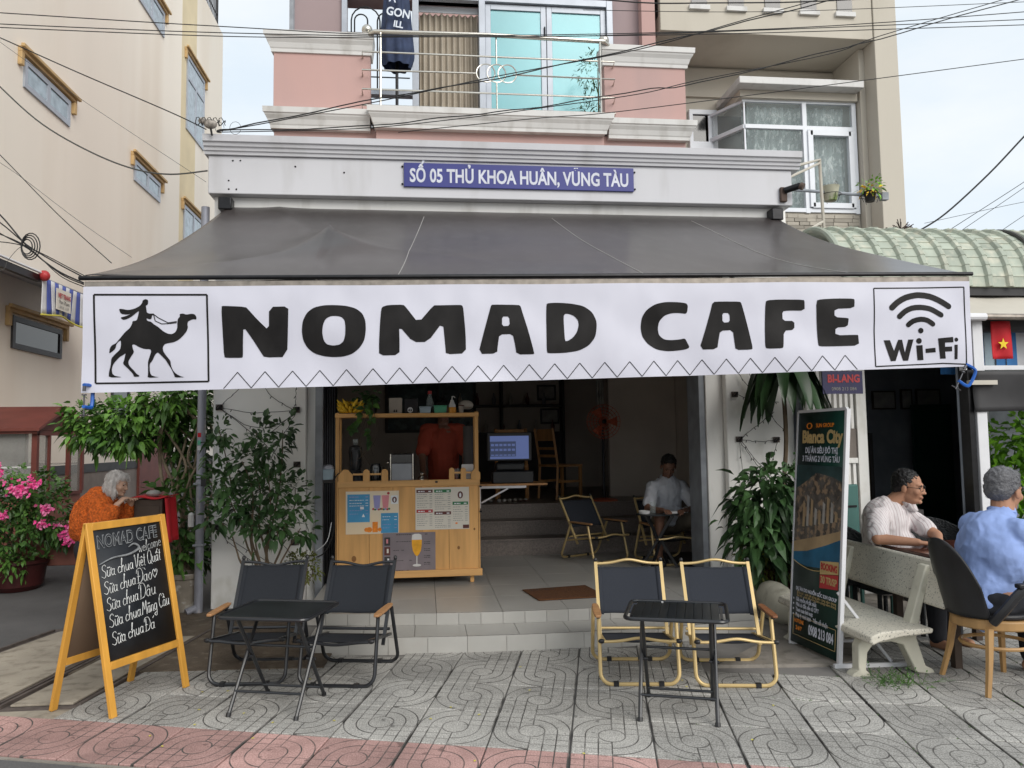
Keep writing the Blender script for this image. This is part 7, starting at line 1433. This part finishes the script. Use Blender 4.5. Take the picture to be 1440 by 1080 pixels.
# string lights on the two pillars: brackets and wires
def strings(label, y, knots, wires, loc):
    t = thing('string_lights', label, 'string lights', loc, group='unlit string lights on the cafe pillars')
    for i, (x, z) in enumerate(knots): B().box(x-.032, x+.032, y-.022, y-.001, z-.028, z+.028).done('bracket', 'rust_steel', t, world=True, bev=.003); B().tube([(x+.03*math.cos(a), y-.03, z+.025*math.sin(a*1.3)) for a in [k*.9 for k in range(12)]], .0035, 4).done('cable_knot', 'cable', t, world=True)
    b = B(); bl = B(); rg = random.Random(int(abs(loc[0])*10))
    for a, c, s in wires:
        P = []
        for i in range(13): u = i/12; P.append((a[0]+(c[0]-a[0])*u+rg.uniform(-.006, .006), y-.03-.01*math.sin(math.pi*u), a[1]+(c[1]-a[1])*u-s*math.sin(math.pi*u)+rg.uniform(-.006, .006)))
        b.tube(P, .0028, 4)
        for p in P[2:-1:3]: bl.tube([p, (p[0]+rg.uniform(-.015, .015), p[1]-.01, p[2]-.022)], .004, 5)
    b.done('wire', 'cable', t, world=True); bl.done('small_bulbs', 'dark_metal', t, world=True)
kL = [(-1.93, 1.90), (-1.22, 1.87), (-1.21, 1.35), (-1.95, 1.03-.25), (-1.23, .62)]
strings('unlit wire string lights on brackets across the left white pillar', 7.60, kL, [((-1.93, 1.90), (-1.22, 1.87), .04), ((-1.93, 1.9), (-1.22, 1.83), .16), ((-1.6, 2.2), (-1.22, 1.87), .06), ((-1.93, 1.9), (-1.6, 2.2), .0), ((-1.93, 1.9), (-1.3, 1.35), -.02), ((-1.22, 1.87), (-1.9, 1.35), .05), ((-1.22, 1.85), (-1.45, 1.4), .0), ((-1.95, .78), (-1.23, .36), .05), ((-1.95, .78), (-1.4, 1.25), .0), ((-1.95, .78), (-1.25, .30), .09), ((-1.6, .95), (-1.2, .45), .0), ((-1.22, 2.2), (-1.22, 1.9), .0)], (-1.6, 7.58, 1.2))
kR = [(3.10, 1.98), (3.13, 1.53), (3.52, 1.52), (3.14, .98), (3.16, .50)]
strings('unlit wire string lights on brackets across the right white pillar', 7.50, kR, [((3.10, 1.98), (3.55, 1.9), .03), ((3.13, 1.53), (3.52, 1.52), .02), ((3.13, 1.53), (3.5, 1.8), .0), ((3.13, 1.53), (3.45, 1.15), .03), ((3.13, 1.50), (3.40, 1.12), .0), ((3.52, 1.5), (3.38, 1.1), .0), ((3.13, 1.53), (3.16, .5), .0), ((3.13, 2.2), (3.4, 1.9), .03), ((3.16, .5), (3.4, .62), .0), ((3.25, 2.2), (3.62, 1.6), .1)], (3.4, 7.48, 1.3))
# camera on the fascia
cv = thing('security_camera', 'rusty brown security camera bracket at right end of the fascia', 'camera', (3.60, 7.28, 3.99)); B().box(-.04, .03, -.02, .02, -.09, .06).done('bracket', 'leaf_dry', cv, bev=.01); B().cyl((0, -.02, .02), (.13, -.10, .05), .032, n=12).done('body', 'dark_metal', cv); B().cyl((.125, -.10, .048), (.15, -.12, .03), .036, n=12).done('hood', 'leaf_dry', cv)
# ------------------------------------------------------------------ overhead cables
NAMEC = {'A': 'thin black cable highest over the balcony, level across the top', 'B': 'thin black cable second from the top, crossing the cream house', 'C': 'thin black cable third from the top, passing behind the balcony ball finials', 'D': 'twisted black cable along the very top right edge', 'D2': 'hair thin black cable just below the top edge over the beige house',
 'E': 'black cable running from the top left edge down to the insulator', 'E2': 'thick black cable climbing from the insulator over the linked rings to upper right', 'E2b': 'thinner black cable wound beside the thick one over the linked rings', 'E3': 'black cable rising from the insulator under the balcony to the top right corner', 'E3b': 'thin companion cable just beside the one to the top right corner',
 'F': 'thin black cable crossing the bay window of the beige house', 'G': 'sagging grey cable looping down to the left end of the fascia', 'H': 'hair thin wire slanting across the cream house from the first window hood', 'I': 'steep black wire descending at far left toward the awning edge', 'J': 'hair thin steep wire beside the steep black one at far left',
 'K': 'upper black cable of the bundle running to the awning corner', 'K1': 'second black cable of the bundle at the awning corner', 'K2': 'third black cable of the bundle at the awning corner', 'K3': 'slack wire drooping under the cable bundle', 'K4': 'lowest black cable of the bundle at far left', 'K5': 'short loose curl of wire at the left edge below the bundle',
 'R': 'thick dark cable climbing steeply over the green barrel roof', 'R2': 'upper thin wire over the right half of the barrel roof', 'R3': 'second thin wire over the right half of the barrel roof', 'R4': 'faint nearly level wire beyond the barrel roof', 'R5': 'short thin wire at the right edge above the far red roof'}
for k, (pts, r) in CABLES.items():
    m_ = 'cable_grey' if k in ('G', 'H', 'J', 'K5') else 'cable'
    P = smooth_path(pts, 6); t = thing('overhead_cable', NAMEC[k], 'cable', pts[0], group='overhead cables'); 
    if k in ('D', 'E2', 'E3'): P = [p+Vector((0, 0, .006*math.sin(i*1.3))) for i, p in enumerate(P)]
    B().tube(P, r, 6).done('wire', m_, t, world=True)
isl = thing('insulator', 'ceramic insulator knot of wires on the left corner of the fascia', 'insulator', (-1.93, 7.15, 4.47)); B().ball((0, 0, 0), (.06, .04, .045), 12, 8).done('ceramic', 'insulator', isl); B().ball((-.07, 0, .03), (.04, .03, .03), 10, 6).done('ceramic', 'insulator', isl); b = B()
for a in range(5): b.tube([(-.10+.05*a+.03*math.cos(q), .0+.04*math.sin(q), .02+.03*math.sin(q*1.7)) for q in [k*.7 for k in range(10)]], .004, 4)
b.tube([(0, 0, -.03), (.01, .02, -.1)], .01, 6); b.tube([(.22+.05*math.cos(q), 0, -.03+.06*math.sin(q)) for q in [k*.5 for k in range(13)]], .002, 4); b.tube([(.08+.04*math.cos(q), 0, -.03+.05*math.sin(q)) for q in [k*.5 for k in range(13)]], .002, 4); b.done('wire_wrap', 'cable', isl)
cbx = Vector(CABLES['K'][0][2]); co = thing('cable_coil', 'coil of spare black wire hanging on the cable bundle at left', 'cable coil', tuple(cbx)); rg = random.Random(2)
for i in range(4): r_ = .045+.012*i; B().tube([(r_*.8*math.cos(a*math.pi/9)+.01*i, -.02-.004*i, r_*1.2*math.sin(a*math.pi/9)) for a in range(18)], .0045, 5, closed=True).done('loop', 'cable', co)
# ================================================================== PEOPLE
def capsule(b, p0, p1, r0, r1, n=14):
    p0, p1 = Vector(p0), Vector(p1); d = (p1-p0); L_ = d.length
    if L_ < 1e-5: b.ball(p0, max(r0, r1)); return
    d.normalize(); P = []; rr = []
    for k in range(5): a = k/4*math.pi/2; P.append(p0-d*r0*math.cos(a)); rr.append(max(.0005, r0*math.sin(a)))
    for k in range(1, 6): u = k/6; P.append(p0+(p1-p0)*u); rr.append(r0+(r1-r0)*u)
    for k in range(5): a = (4-k)/4*math.pi/2; P.append(p1+d*r1*math.cos(a)); rr.append(max(.0005, r1*math.sin(a)))
    b.tube(P, rr, n)
def blend(name, prims, vox, m, parent, it=6, fac=.5):
    b = B()
    for q in prims:
        if q[0] == 'c': capsule(b, *q[1:])
        else: b.ball(q[1], q[2], 18, 12, q[3] if len(q) > 3 else None)
    me = b.mesh('t', 0); o = bpy.data.objects.new('t', me); COL.objects.link(o)
    k = o.modifiers.new('r', 'REMESH'); k.mode = 'VOXEL'; k.voxel_size = vox; k.use_smooth_shade = True
    if it: k = o.modifiers.new('s', 'SMOOTH'); k.factor = fac; k.iterations = it
    bpy.context.view_layer.update(); me2 = bpy.data.meshes.new_from_object(o.evaluated_get(bpy.context.evaluated_depsgraph_get())); bpy.data.objects.remove(o)
    me2.materials.clear(); me2.name = name
    if parent: me2.transform(mtx(parent).inverted())
    return link(name, me2, m, parent)
def basis(f, up=(0, 0, 1)):      # columns: right, forward, up
    f = Vector(f).normalized(); u = Vector(up); r = f.cross(u).normalized(); u = r.cross(f).normalized()
    return Matrix((r, f, u)).transposed()
from mathutils import noise as mnoise
def wrinkle(o, amp, fr, st=(1, 1, .45), ridge=False):
    me = o.data; ns = [v.normal.copy() for v in me.vertices]
    for v, n_ in zip(me.vertices, ns):
        p = Vector((v.co.x*st[0], v.co.y*st[1], v.co.z*st[2]))*fr
        q = mnoise.noise(p)+.5*mnoise.noise(p*2.3)
        if ridge: q = .5-abs(q)*1.6
        v.co += n_*amp*q
    me.update()
def head(c, f, up, neck_to, s=1.0, hair=0):
    M3 = basis(f, up); C_ = Vector(c)
    def w(x, y, z): return C_+M3 @ Vector((x*s, y*s, z*s))
    def e(x, y, z, rx, ry, rz): return ('e', w(x, y, z), (rx*s, ry*s, rz*s), M3)
    P = [e(0, -.012, .035, .074, .092, .082), e(0, .030, -.012, .060, .066, .080), e(0, .038, -.075, .040, .042, .034), e(0, .010, -.05, .056, .066, .055), e(0, .066, .026, .048, .026, .018),
         e(.036, .062, -.024, .024, .022, .022), e(-.036, .062, -.024, .024, .022, .022), e(0, .095, -.012, .0095, .012, .022), e(0, .104, -.026, .013, .013, .010), e(.012, .094, -.029, .008, .010, .007), e(-.012, .094, -.029, .008, .010, .007),
         e(0, .083, -.054, .022, .014, .006), e(0, .081, -.064, .019, .014, .007), e(0, .076, -.088, .018, .018, .014), e(.077, -.005, -.010, .009, .019, .029), e(-.077, -.005, -.010, .009, .019, .029)]
    P.append(('c', w(0, -.015, -.03), neck_to, .053*s, .060*s))
    return P, w, M3
def face_bits(t, w, M3, s=1.0, glasses=False, brow='hair_black'):
    inv = mtx(t).inverted()
    for x in (-.030, .030):
        b = B(); b.ball(w(x, .080, .004), (.011*s, .006*s, .006*s), 10, 6, M3); b.done('eye', 'eye', t, world=True)
        b = B(); b.tube([w(x-.018, .087, .020), w(x, .092, .025), w(x+.018, .086, .020)], .0032*s, 5); b.done('eyebrow', brow, t, world=True)
    b = B(); b.tube([w(-.020, .088, -.060), w(0, .097, -.058), w(.020, .088, -.060)], .003*s, 5); b.done('mouth', 'lip', t, world=True)
    if glasses:
        b = B()
        for x in (-.033, .033): b.tube([w(x+.027*math.cos(a*math.pi/8), .098-.25*abs(x+.027*math.cos(a*math.pi/8))*.35, .002+.018*math.sin(a*math.pi/8)) for a in range(16)], .0018, 4, closed=True); b.tube([w(x*1.8, .085, .006), w(x*2.35, 0, .006)], .002, 4)
        b.tube([w(-.008, .100, .006), w(.008, .100, .006)], .002, 4); b.done('glasses', 'dark_metal', t, world=True)
def hairdo(t, w, M3, m, s=1.0, long=0, recede=.0):
    def e(x, y, z, rx, ry, rz): return ('e', w(x, y, z), (rx*s, ry*s, rz*s), M3)
    P = [e(0, -.022, .048, .081, .091, .083), e(0, -.050, .004, .072, .060, .064), e(.060, -.020, .026, .020, .040, .038), e(-.060, -.020, .026, .020, .040, .038), e(0, .024-recede, .090, .062, .046, .030)]
    if long: P += [e(.066, -.015, -.03, .030, .045, .085), e(-.066, -.015, -.03, .030, .045, .085), e(0, -.07, -.04, .07, .045, .10), e(.06, .02, -.08, .022, .03, .05), e(-.06, .02, -.08, .022, .03, .05), e(0, .045, .075, .065, .04, .03)]
    o = blend('hair', P, .0055, m, t, 3); wrinkle(o, .006, 45 if not long else 30, (1, 1, .4 if long else 1))
    rg_ = random.Random(5); sb = B(); me = o.data; up = M3 @ Vector((0, 0, 1)); fw = M3 @ Vector((0, 1, 0)); nv = len(me.vertices)
    for _ in range(1100 if not long else 1500):
        v = me.vertices[rg_.randrange(nv)]; n_ = v.normal; d = (fw*.5-up*(.2 if not long else 1.6)+Vector((rg_.gauss(0, .5), rg_.gauss(0, .5), rg_.gauss(0, .35)))); d = (d-n_*d.dot(n_)); 
        if d.length < .1: continue
        d.normalize(); L_ = rg_.uniform(.010, .022)*(2.2 if long else 1); p = v.co-n_*.002
        sb.tube([p, p+d*L_*.5+n_*.004, p+d*L_+n_*(.004 if not long else .002)], [.0011, .0010, .0004], 3, caps=False)
    so = sb.done('hair_strands', m, t, smooth=0, fix=False); so['kind'] = 'stuff'
    return o
def hand(wr, d, n, s=1.0, curl=.5, left=1):      # wrist, pointing direction, palm normal
    wr, d, n = Vector(wr), Vector(d).normalized(), Vector(n); n = (n-d*n.dot(d)).normalized(); sd = d.cross(n)*left
    P = []
    for k in range(3): P.append(('c', wr+sd*(k-1)*.018*s, wr+d*.075*s+sd*(k-1)*.024*s, .015*s, .013*s))
    for k, (x, L_) in enumerate(((-.034, .062), (-.011, .072), (.012, .066), (.034, .050))):
        p = wr+d*.078*s+sd*x*s; a = d
        for j, f in enumerate((.45, .32, .26)):
            a = (a*math.cos(curl*.9)-n*math.sin(curl*.9)*1.0).normalized() if j or curl > .3 else a
            q = p+a*L_*f*s; P.append(('c', p, q, (.0090-.0008*j)*s, (.0084-.0008*j)*s)); p = q
    p = wr+sd*(-.026)*s+d*.02*s; q = p-sd*.030*s+d*.032*s-n*.010*s; P.append(('c', p, q, .012*s, .010*s)); P.append(('c', q, q+d*.028*s-n*.012*s, .010*s, .008*s))
    return P
def person(label, loc, heads, skin, body, clothes, hair, glasses=False, long=0, extra=None, vox=.0055, brow='hair_black', recede=0, hs=1.0):
    t = thing('person', label, 'person', loc)
    hp, w, M3 = head(*heads, s=hs)
    blend('body', hp+body, vox, skin, t, 3)
    for nm, prims, m_, it in clothes:
        o = blend(nm, prims, .009, m_, t, it)
        if nm == 'shirt': wrinkle(o, .010, 9, (1, 1, .7), True); wrinkle(o, .003, 30)
        elif nm == 'coat': wrinkle(o, .012, 14); wrinkle(o, .005, 70, (1, 1, 1))
        else: wrinkle(o, .006, 10)
    face_bits(t, w, M3, hs, glasses, brow); hairdo(t, w, M3, hair, hs, long, recede)
    return t, w, M3
def V(*a): return Vector(a)
# man in striped shirt behind the table
f = V(.66, -.75, -.10); n_ = (3.595, 5.80, .965)
sL, sR = V(3.790, 5.86, .925), V(3.450, 5.66, .915)      # shoulders
eL, eR = V(3.830, 5.52, .79), V(3.310, 5.44, .790); wL, wR = V(3.710, 5.32, .775), V(3.530, 5.30, .775)
torso = [('c', (3.600, 5.80, .90), (3.600, 5.82, .50), .145, .155), ('c', sL, sR, .065, .065)]
body = torso+[('c', sL, eL, .052, .042), ('c', eL, wL, .040, .027), ('c', sR, eR, .052, .044), ('c', eR, wR, .042, .028), ('c', (3.530, 5.75, .46), (3.680, 5.35, .47), .085, .065), ('c', (3.690, 5.83, .46), (3.880, 5.45, .47), .085, .065), ('c', (3.680, 5.35, .46), (3.680, 5.35, .08), .058, .042), ('c', (3.880, 5.45, .46), (3.880, 5.45, .08), .058, .042), ('c', (3.680, 5.38, .04), (3.710, 5.22, .04), .04, .03), ('c', (3.880, 5.48, .04), (3.910, 5.32, .04), .04, .03)]
body += hand(wR, V(.8, -.15, -.08), V(0, 0, 1), 1, .35, 1)+hand(wL, V(-.6, -.6, -.05), V(0, 0, 1), 1, .5, -1)
sh = [('c', (3.600, 5.80, .90), (3.600, 5.81, .48), .168, .182), ('c', sL, sR, .078, .080), ('c', sL, sL.lerp(eL, .72), .076, .070), ('c', sR, sR.lerp(eR, .80), .080, .078), ('c', (3.595, 5.80, .93), (3.590, 5.79, 1.0), .105, .072), ('e', (3.650, 5.72, .68), (.14, .13, .15))]
_dx = -.07
t, w_, M3 = person('man in striped short sleeved shirt and glasses sitting at glossy table', (3.630, 5.8, .01), ((3.745, 5.71, 1.14), f, (.05, 0, 1), (3.595, 5.80, .96)), 'skin', body,
    [('shirt', sh, 'striped_shirt', 9), ('trousers', [('c', (3.530, 5.75, .46), (3.680, 5.35, .47), .095, .078), ('c', (3.690, 5.83, .46), (3.880, 5.45, .47), .095, .078), ('c', (3.680, 5.35, .46), (3.680, 5.35, .10), .075, .06), ('c', (3.880, 5.45, .46), (3.880, 5.45, .10), .075, .06), ('e', (3.600, 5.80, .44), (.18, .16, .10))], 'trousers', 5)], 'hair_black', glasses=True, recede=.02, hs=1.14)
for s in (-1, 1): b = B(); b.add([w_(s*.012, .045, -.155), w_(s*.055, .060, -.150), w_(s*.062, .035, -.105), w_(s*.05, -.02, -.095), w_(s*.035, .0, -.13)], [(0, 1, 2, 3, 4)]); b.done('collar', 'striped_shirt', t, world=True, solid=.006)
sc2 = thing('dining_chair', 'dark chair under the man in striped shirt', 'chair', (3.600, 5.82, .012)); B().box(-.2, .2, -.2, .2, .33, .37).done('seat', 'wicker', sc2, bev=.02)
for x in (-.17, .17):
    for y in (-.17, .17): B().cyl((x, y, 0), (x, y, .33), .018, n=6).done('leg', 'wicker', sc2)
# man in blue shirt seen from behind
f = V(.93, .30, -.12)
pel, nk = V(3.46, 4.53, .54), V(3.585, 4.57, 1.02)
sL, sR = V(3.56, 4.76, .955), V(3.60, 4.37, .945); eL, eR = V(3.78, 4.86, .77), V(3.86, 4.34, .80); wL, wR = V(3.95, 4.95, .79), V(3.90, 4.50, .95)
body = [('c', pel, V(3.55, 4.56, .90), .14, .145), ('c', sL, sR, .065, .065), ('c', sL, eL, .052, .042), ('c', eL, wL, .04, .028), ('c', sR, eR, .052, .042), ('c', eR, wR, .04, .028),
        ('c', (3.46, 4.62, .55), (3.86, 4.72, .53), .085, .065), ('c', (3.46, 4.44, .55), (3.86, 4.50, .53), .085, .065), ('c', (3.86, 4.72, .53), (3.90, 4.74, .08), .058, .042), ('c', (3.86, 4.50, .53), (3.90, 4.50, .08), .058, .042), ('c', (3.88, 4.74, .05), (4.04, 4.78, .04), .04, .03), ('c', (3.88, 4.50, .05), (4.04, 4.53, .04), .04, .03)]
body += hand(wL, V(.5, .5, -.1), V(0, 0, 1), 1, .4, 1)+hand(wR, V(-.3, .1, .9), V(1, 0, 0), 1, .7, 1)
sh = [('c', V(3.45, 4.53, .50), V(3.55, 4.565, .90), .170, .175), ('c', sL, sR, .085, .085), ('c', sL, sL.lerp(eL, .7), .080, .072), ('c', sR, sR.lerp(eR, .75), .084, .078), ('c', V(3.57, 4.57, .96), V(3.63, 4.58, 1.045), .12, .080), ('e', V(3.40, 4.53, .50), (.16, .17, .10)), ('e', V(3.52, 4.50, .80), (.15, .20, .20)), ('e', V(3.52, 4.64, .80), (.14, .17, .20))]
t, w_, M3 = person('grey haired man in light blue shirt seated with his back turned', (3.5, 4.55, .01), ((3.665, 4.595, 1.185), f, (.12, .02, 1), nk+V(.04, 0, 0)), 'skin', body,
    [('shirt', sh, 'shirt_blue', 14), ('trousers', [('c', (3.44, 4.62, .53), (3.86, 4.72, .53), .095, .078), ('c', (3.44, 4.44, .53), (3.86, 4.50, .53), .095, .078), ('c', (3.86, 4.72, .53), (3.90, 4.74, .12), .07, .06), ('c', (3.86, 4.50, .53), (3.90, 4.50, .12), .07, .06), ('e', (3.43, 4.53, .49), (.19, .19, .06))], 'trousers', 5)], 'hair_grey', hs=1.2)
for s in (-1, 1): pass
b = B(); b.tube([w_(.062*math.cos(R(a)), -.012+.060*math.sin(R(a)), -.108-.012*math.sin(R(a))) for a in range(0, 360, 20)], .012, 6, closed=True); b.done('collar', 'shirt_blue', t, world=True)
# man in white shirt inside
f = V(-.18, -1, -.62); sL, sR = V(2.79, 8.31, 1.02), V(2.47, 8.29, 1.02); eL, eR = V(2.90, 8.14, .80), V(2.36, 8.14, .80); wL, wR = V(2.70, 7.92, .80), V(2.46, 7.93, .80)
kn = [V(2.86, 7.95, .72), V(2.44, 7.98, .72)]
body = [('c', V(2.64, 8.42, .62), V(2.64, 8.34, 1.02), .14, .14), ('c', sL, sR, .06, .06), ('c', sL, eL, .05, .04), ('c', eL, wL, .038, .026), ('c', sR, eR, .05, .04), ('c', eR, wR, .038, .026)]
for k, s in ((kn[0], 1), (kn[1], -1)): body += [('c', V(2.64+s*.09, 8.38, .60), k, .085, .062), ('c', k, V(k.x+.01*s, k.y+.04, .30), .055, .040), ('c', V(k.x+.01*s, k.y+.02, .27), V(k.x+.02*s, k.y-.12, .255), .04, .03)]
body += hand(wL, V(-.6, -.5, -.05), V(0, 0, 1), 1, .5, -1)+hand(wR, V(.2, -.8, .0), V(0, 0, 1), 1, .5, 1)
sh = [('c', V(2.64, 8.42, .66), V(2.64, 8.34, .98), .168, .172), ('c', sL, sR, .074, .074), ('c', V(2.64, 8.32, 1.02), V(2.64, 8.31, 1.06), .14, .11), ('c', sL, sL.lerp(eL, .72), .072, .068), ('c', sR, sR.lerp(eR, .72), .072, .068), ('c', V(2.64, 8.32, 1.05), V(2.64, 8.30, 1.10), .10, .075), ('e', V(2.64, 8.30, .72), (.17, .15, .13))]
t, w_, M3 = person('man in white short sleeved shirt sitting indoors looking down', (2.64, 8.35, .221), ((2.62, 8.20, 1.245), f, (0, -.45, 1), (2.64, 8.32, 1.08)), 'skin_dark', body,
    [('shirt', sh, 'shirt_white', 5), ('shorts', [('c', V(2.64+s*.09, 8.38, .60), kk.lerp(V(2.64, 8.38, .6), .12), .10, .09) for kk, s in ((kn[0], 1), (kn[1], -1))]+[('e', V(2.64, 8.40, .58), (.18, .15, .09))], 'shorts', 4), ('shoes', [('c', V(k.x+.01*s, k.y+.03, .262), V(k.x+.02*s, k.y-.13, .258), .042, .034) for k, s in ((kn[0], 1), (kn[1], -1))], 'black_plastic', 2)], 'hair_black')
B().tube([tuple(wL+V(.028*math.cos(a*.7), .0+.01*math.sin(a*.7), .028*math.sin(a*.7))) for a in range(9)], .007, 6, closed=True).done('watch', 'watch', t, world=True)
# barista behind the counter
f = V(-.2, .9, 0); sL, sR = V(.02, 8.15, 1.66), V(.36, 8.2, 1.66)
body = [('c', V(.19, 8.2, 1.1), V(.19, 8.18, 1.6), .13, .14), ('c', sL, sR, .06, .06), ('c', sL, V(-.03, 8.0, 1.40), .05, .04), ('c', V(-.03, 8.0, 1.40), V(-.02, 7.82, 1.22), .04, .027), ('c', sR, V(.42, 8.05, 1.4), .05, .04), ('c', V(.42, 8.05, 1.4), V(.40, 7.86, 1.22), .04, .027), ('c', V(.12, 8.2, 1.05), V(.12, 8.2, .30), .09, .05), ('c', V(.27, 8.2, 1.05), V(.27, 8.2, .30), .09, .05), ('c', V(.12, 8.18, .26), V(.12, 8.05, .25), .04, .03), ('c', V(.27, 8.18, .26), V(.27, 8.05, .25), .04, .03)]
body += hand(V(-.02, 7.82, 1.22), V(.1, -.6, -.3), V(0, 0, 1), 1, .6, -1)+hand(V(.40, 7.86, 1.22), V(-.1, -.6, -.3), V(0, 0, 1), 1, .6, 1)
t, w_, M3 = person('barista in orange red polo shirt working behind the counter', (.19, 8.18, .221), ((.19, 8.14, 1.86), V(-.1, -1, -.3), (0, 0, 1), (.19, 8.17, 1.70)), 'skin_dark', body,
    [('shirt', [('c', V(.19, 8.2, 1.12), V(.19, 8.18, 1.56), .155, .165), ('c', sL, sR, .078, .078), ('c', sL, V(-.02, 8.04, 1.46), .075, .075), ('c', sR, V(.41, 8.09, 1.46), .075, .075)], 'barista_shirt', 5), ('trousers', [('c', V(.12, 8.2, 1.05), V(.12, 8.2, .32), .105, .075), ('c', V(.27, 8.2, 1.05), V(.27, 8.2, .32), .105, .075), ('e', V(.19, 8.2, 1.05), (.17, .13, .1))], 'trousers', 4)], 'hair_black')
for s, e_ in ((0, V(-.02, 8.04, 1.46)), (1, V(.41, 8.09, 1.46))): pass
# old woman in orange coat
f = V(.98, -.18, -.22)
hip, chest = V(-2.680, 6.66, .82), V(-2.560, 6.60, 1.07); sL, sR = V(-2.560, 6.74, 1.10), V(-2.530, 6.44, 1.08)
eL, eR = V(-2.480, 6.78, .90), V(-2.500, 6.36, .91); wL, wR = V(-2.390, 6.70, 1.08), V(-2.385, 6.40, 1.095)
body = [('c', hip, chest, .12, .12), ('c', sL, sR, .05, .05), ('c', sL, eL, .045, .038), ('c', eL, wL, .036, .024), ('c', sR, eR, .045, .038), ('c', eR, wR, .036, .023),
        ('c', V(-2.680, 6.74, .78), V(-2.600, 6.75, .40), .075, .055), ('c', V(-2.600, 6.75, .40), V(-2.660, 6.75, .07), .052, .036), ('c', V(-2.680, 6.58, .78), V(-2.600, 6.57, .40), .075, .055), ('c', V(-2.600, 6.57, .40), V(-2.660, 6.57, .07), .052, .036), ('c', V(-2.650, 6.75, .04), V(-2.510, 6.76, .03), .035, .028), ('c', V(-2.650, 6.57, .04), V(-2.510, 6.58, .03), .035, .028)]
body += hand(wR, V(.45, .35, .55), V(-.5, -.5, .3), .85, .75, 1)+hand(wL, V(.3, -.5, .5), V(-.4, .6, .3), .85, .8, -1)
coat = [('c', hip+V(-.0, 0, .08), chest+V(-.03, 0, .0), .150, .160), ('c', V(-2.660, 6.62, 1.02), V(-2.560, 6.60, 1.12), .15, .10), ('c', sL, sR, .088, .088), ('c', sL, eL, .082, .075), ('c', eL, eL.lerp(wL, .72), .075, .058), ('c', sR, eR, .084, .078), ('c', eR, eR.lerp(wR, .72), .078, .060), ('e', V(-2.670, 6.64, .90), (.165, .17, .14)), ('e', V(-2.640, 6.6, .95), (.17, .17, .18))]
t, w_, M3 = person('stooped old woman with white hair and fuzzy orange coat', (-2.710, 6.62, .01), ((-2.445, 6.55, 1.245), f, (.15, 0, 1), chest+V(.03, -.01, .06)), 'skin_pale', body,
    [('coat', coat, 'coat_orange', 3), ('trousers', [('c', V(-2.680, 6.74, .74), V(-2.600, 6.75, .40), .095, .075), ('c', V(-2.600, 6.75, .40), V(-2.660, 6.75, .12), .07, .06), ('c', V(-2.680, 6.58, .74), V(-2.600, 6.57, .40), .095, .075), ('c', V(-2.600, 6.57, .40), V(-2.660, 6.57, .12), .07, .06)], 'trousers', 4)], 'hair_white', long=1, hs=.84, brow='hair_white')
